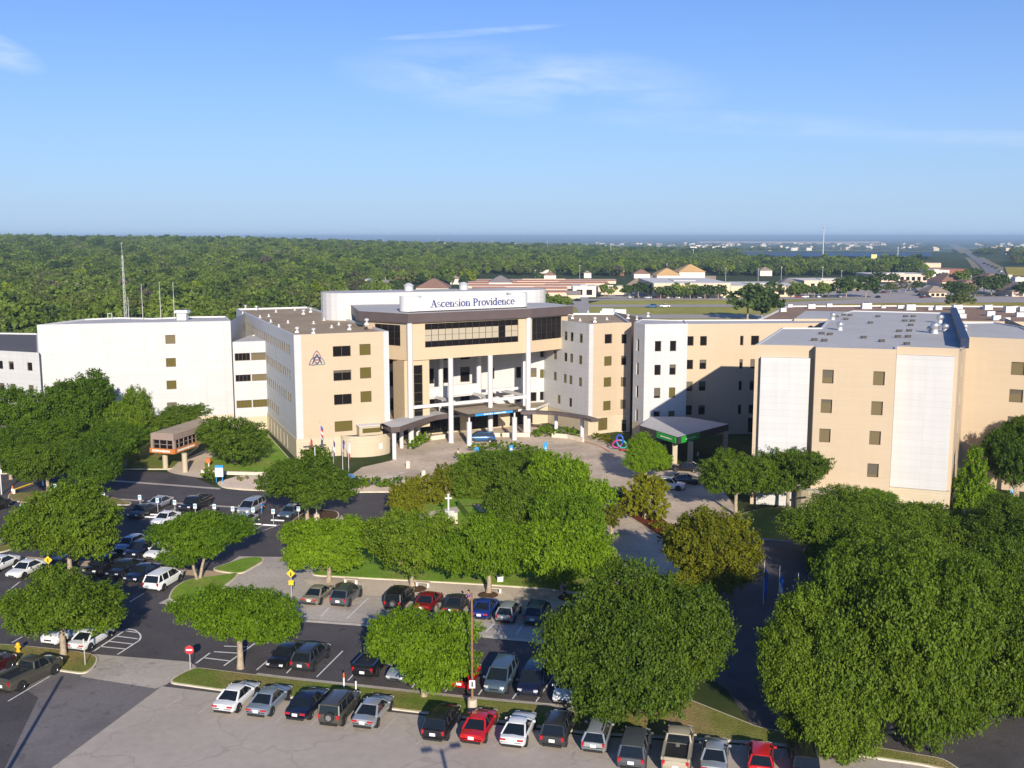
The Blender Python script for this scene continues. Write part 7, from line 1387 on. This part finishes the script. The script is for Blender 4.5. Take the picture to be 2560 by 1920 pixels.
# the rest of the wood: one mass, crowns set on points by geometry nodes
pts = cand[NEARN:]
for k in range(5200):
    a, rr = rb.uniform(-30, 30), 2350 + 6500 * rb.random() ** 1.6; x, y = rr * math.sin(R(a)), rr * math.cos(R(a)); u, v = uv_of(x, y, terrain(x, y))
    if 1840 < u < 2350 and v > 628 or 2350 < u < 2450 and v > 611 or (int(a * 1.7 + rr * .0021 + 40) % 4 == 0): continue
    pts.append((rr, x, y, rb.uniform(2.2, 4.6)))
me = bpy.data.meshes.new('wood'); me.from_pydata([(x, y, terrain(x, y) + 4.4 * min(s, 1.8) ** .5) for _, x, y, s in pts], [], [])
for n_, t_ in (('size', 'FLOAT_VECTOR'), ('turn', 'FLOAT_VECTOR'), ('sort', 'INT')): me.attributes.new(n_, t_, 'POINT')
kinds = [k for k in ('bgA', 'bgB', 'bgC', 'bgF', 'bgE', 'bgD') if k in crowns]; KW = {'bgA': 9, 'bgB': 12, 'bgC': 5, 'bgF': 9, 'bgE': 1.8, 'bgD': 1.5}
me.attributes['size'].data.foreach_set('vector', np.array([(s, s, (s if s < 2.6 else 1.5) * rb.uniform(.8, 1.25)) for *_, s in pts], dtype=np.float32).ravel()); me.attributes['turn'].data.foreach_set('vector', np.array([(0, 0, rb.uniform(0, 6.28)) for _ in pts], dtype=np.float32).ravel())
me.attributes['sort'].data.foreach_set('value', np.array(rb.choices(range(len(kinds)), [KW[k] for k in kinds], k=len(pts)), dtype=np.int32))
wood = link('wood', me); tag(wood, 'distant wood of thousands of green crowns rolling to the horizon', 'wood', kind='stuff')
ng = bpy.data.node_groups.new('wood', 'GeometryNodeTree'); ng.interface.new_socket('Geometry', in_out='INPUT', socket_type='NodeSocketGeometry'); ng.interface.new_socket('Geometry', in_out='OUTPUT', socket_type='NodeSocketGeometry')
gi, go = ng.nodes.new('NodeGroupInput'), ng.nodes.new('NodeGroupOutput'); jn = ng.nodes.new('GeometryNodeJoinGeometry')
def named(n, t): a = ng.nodes.new('GeometryNodeInputNamedAttribute'); a.data_type = t; a.inputs['Name'].default_value = n; return a.outputs['Attribute']
sv, rv, kv = named('size', 'FLOAT_VECTOR'), named('turn', 'FLOAT_VECTOR'), named('sort', 'INT')
for i, k in enumerate(kinds):
    oi = ng.nodes.new('GeometryNodeObjectInfo'); oi.transform_space = 'ORIGINAL'; oi.inputs['Object'].default_value = crowns[k]; oi.inputs['As Instance'].default_value = True
    ip = ng.nodes.new('GeometryNodeInstanceOnPoints'); cmp = ng.nodes.new('FunctionNodeCompare'); cmp.data_type = 'INT'; cmp.operation = 'EQUAL'
    ng.links.new(kv, cmp.inputs[2]); cmp.inputs[3].default_value = i; ng.links.new(gi.outputs[0], ip.inputs['Points']); ng.links.new(cmp.outputs[0], ip.inputs['Selection']); ng.links.new(oi.outputs['Geometry'], ip.inputs['Instance']); ng.links.new(sv, ip.inputs['Scale']); ng.links.new(rv, ip.inputs['Rotation']); ng.links.new(ip.outputs[0], jn.inputs[0])
ng.links.new(jn.outputs[0], go.inputs[0]); md = wood.modifiers.new('wood', 'NODES'); md.node_group = ng
# scattered pale roofs of the far town
m_ = MB()
for k in range(300):
    a, rr = rb.uniform(-8, 30), rb.uniform(2300, 9000); x, y = rr * math.sin(R(a)), rr * math.cos(R(a)); u, v = uv_of(x, y, terrain(x, y))
    if 1840 < u < 2350 and v > 628 or 2350 < u < 2440: continue
    w = rb.uniform(6, 15) * (1 + rr / 5000); m_.box((x, y, terrain(x, y) + 6), (w, rb.uniform(8, 20), rb.uniform(3, 6) + 12), 0, rb.randint(0, 2))
tag(m_.build('distant_town', [M['far_white'], M['far_tan'], M['shingle_tan']]), 'pale specks of a far town among the trees of the plain', 'town', kind='stuff')
# air
hm = bpy.data.materials.new('haze'); hm.use_nodes = True; nt = hm.node_tree; nt.nodes.remove(nt.nodes['Principled BSDF']); pv = nt.nodes.new('ShaderNodeVolumePrincipled'); pv.inputs['Color'].default_value = (.45, .64, .88, 1); pv.inputs['Density'].default_value = HAZE; pv.inputs['Anisotropy'].default_value = 0.0
nt.links.new(pv.outputs[0], nt.nodes['Material Output'].inputs['Volume'])
m_ = MB(); m_.box((0, 16000, 12), (66000, 34000, 90)); hz = m_.build('haze', hm); tag(hz, kind='stuff'); hz['label'] = 'thin blue air over the whole plain'
print('TREES far', len(cand), 'cars', NCAR[0], 'objects', len(COL.objects))
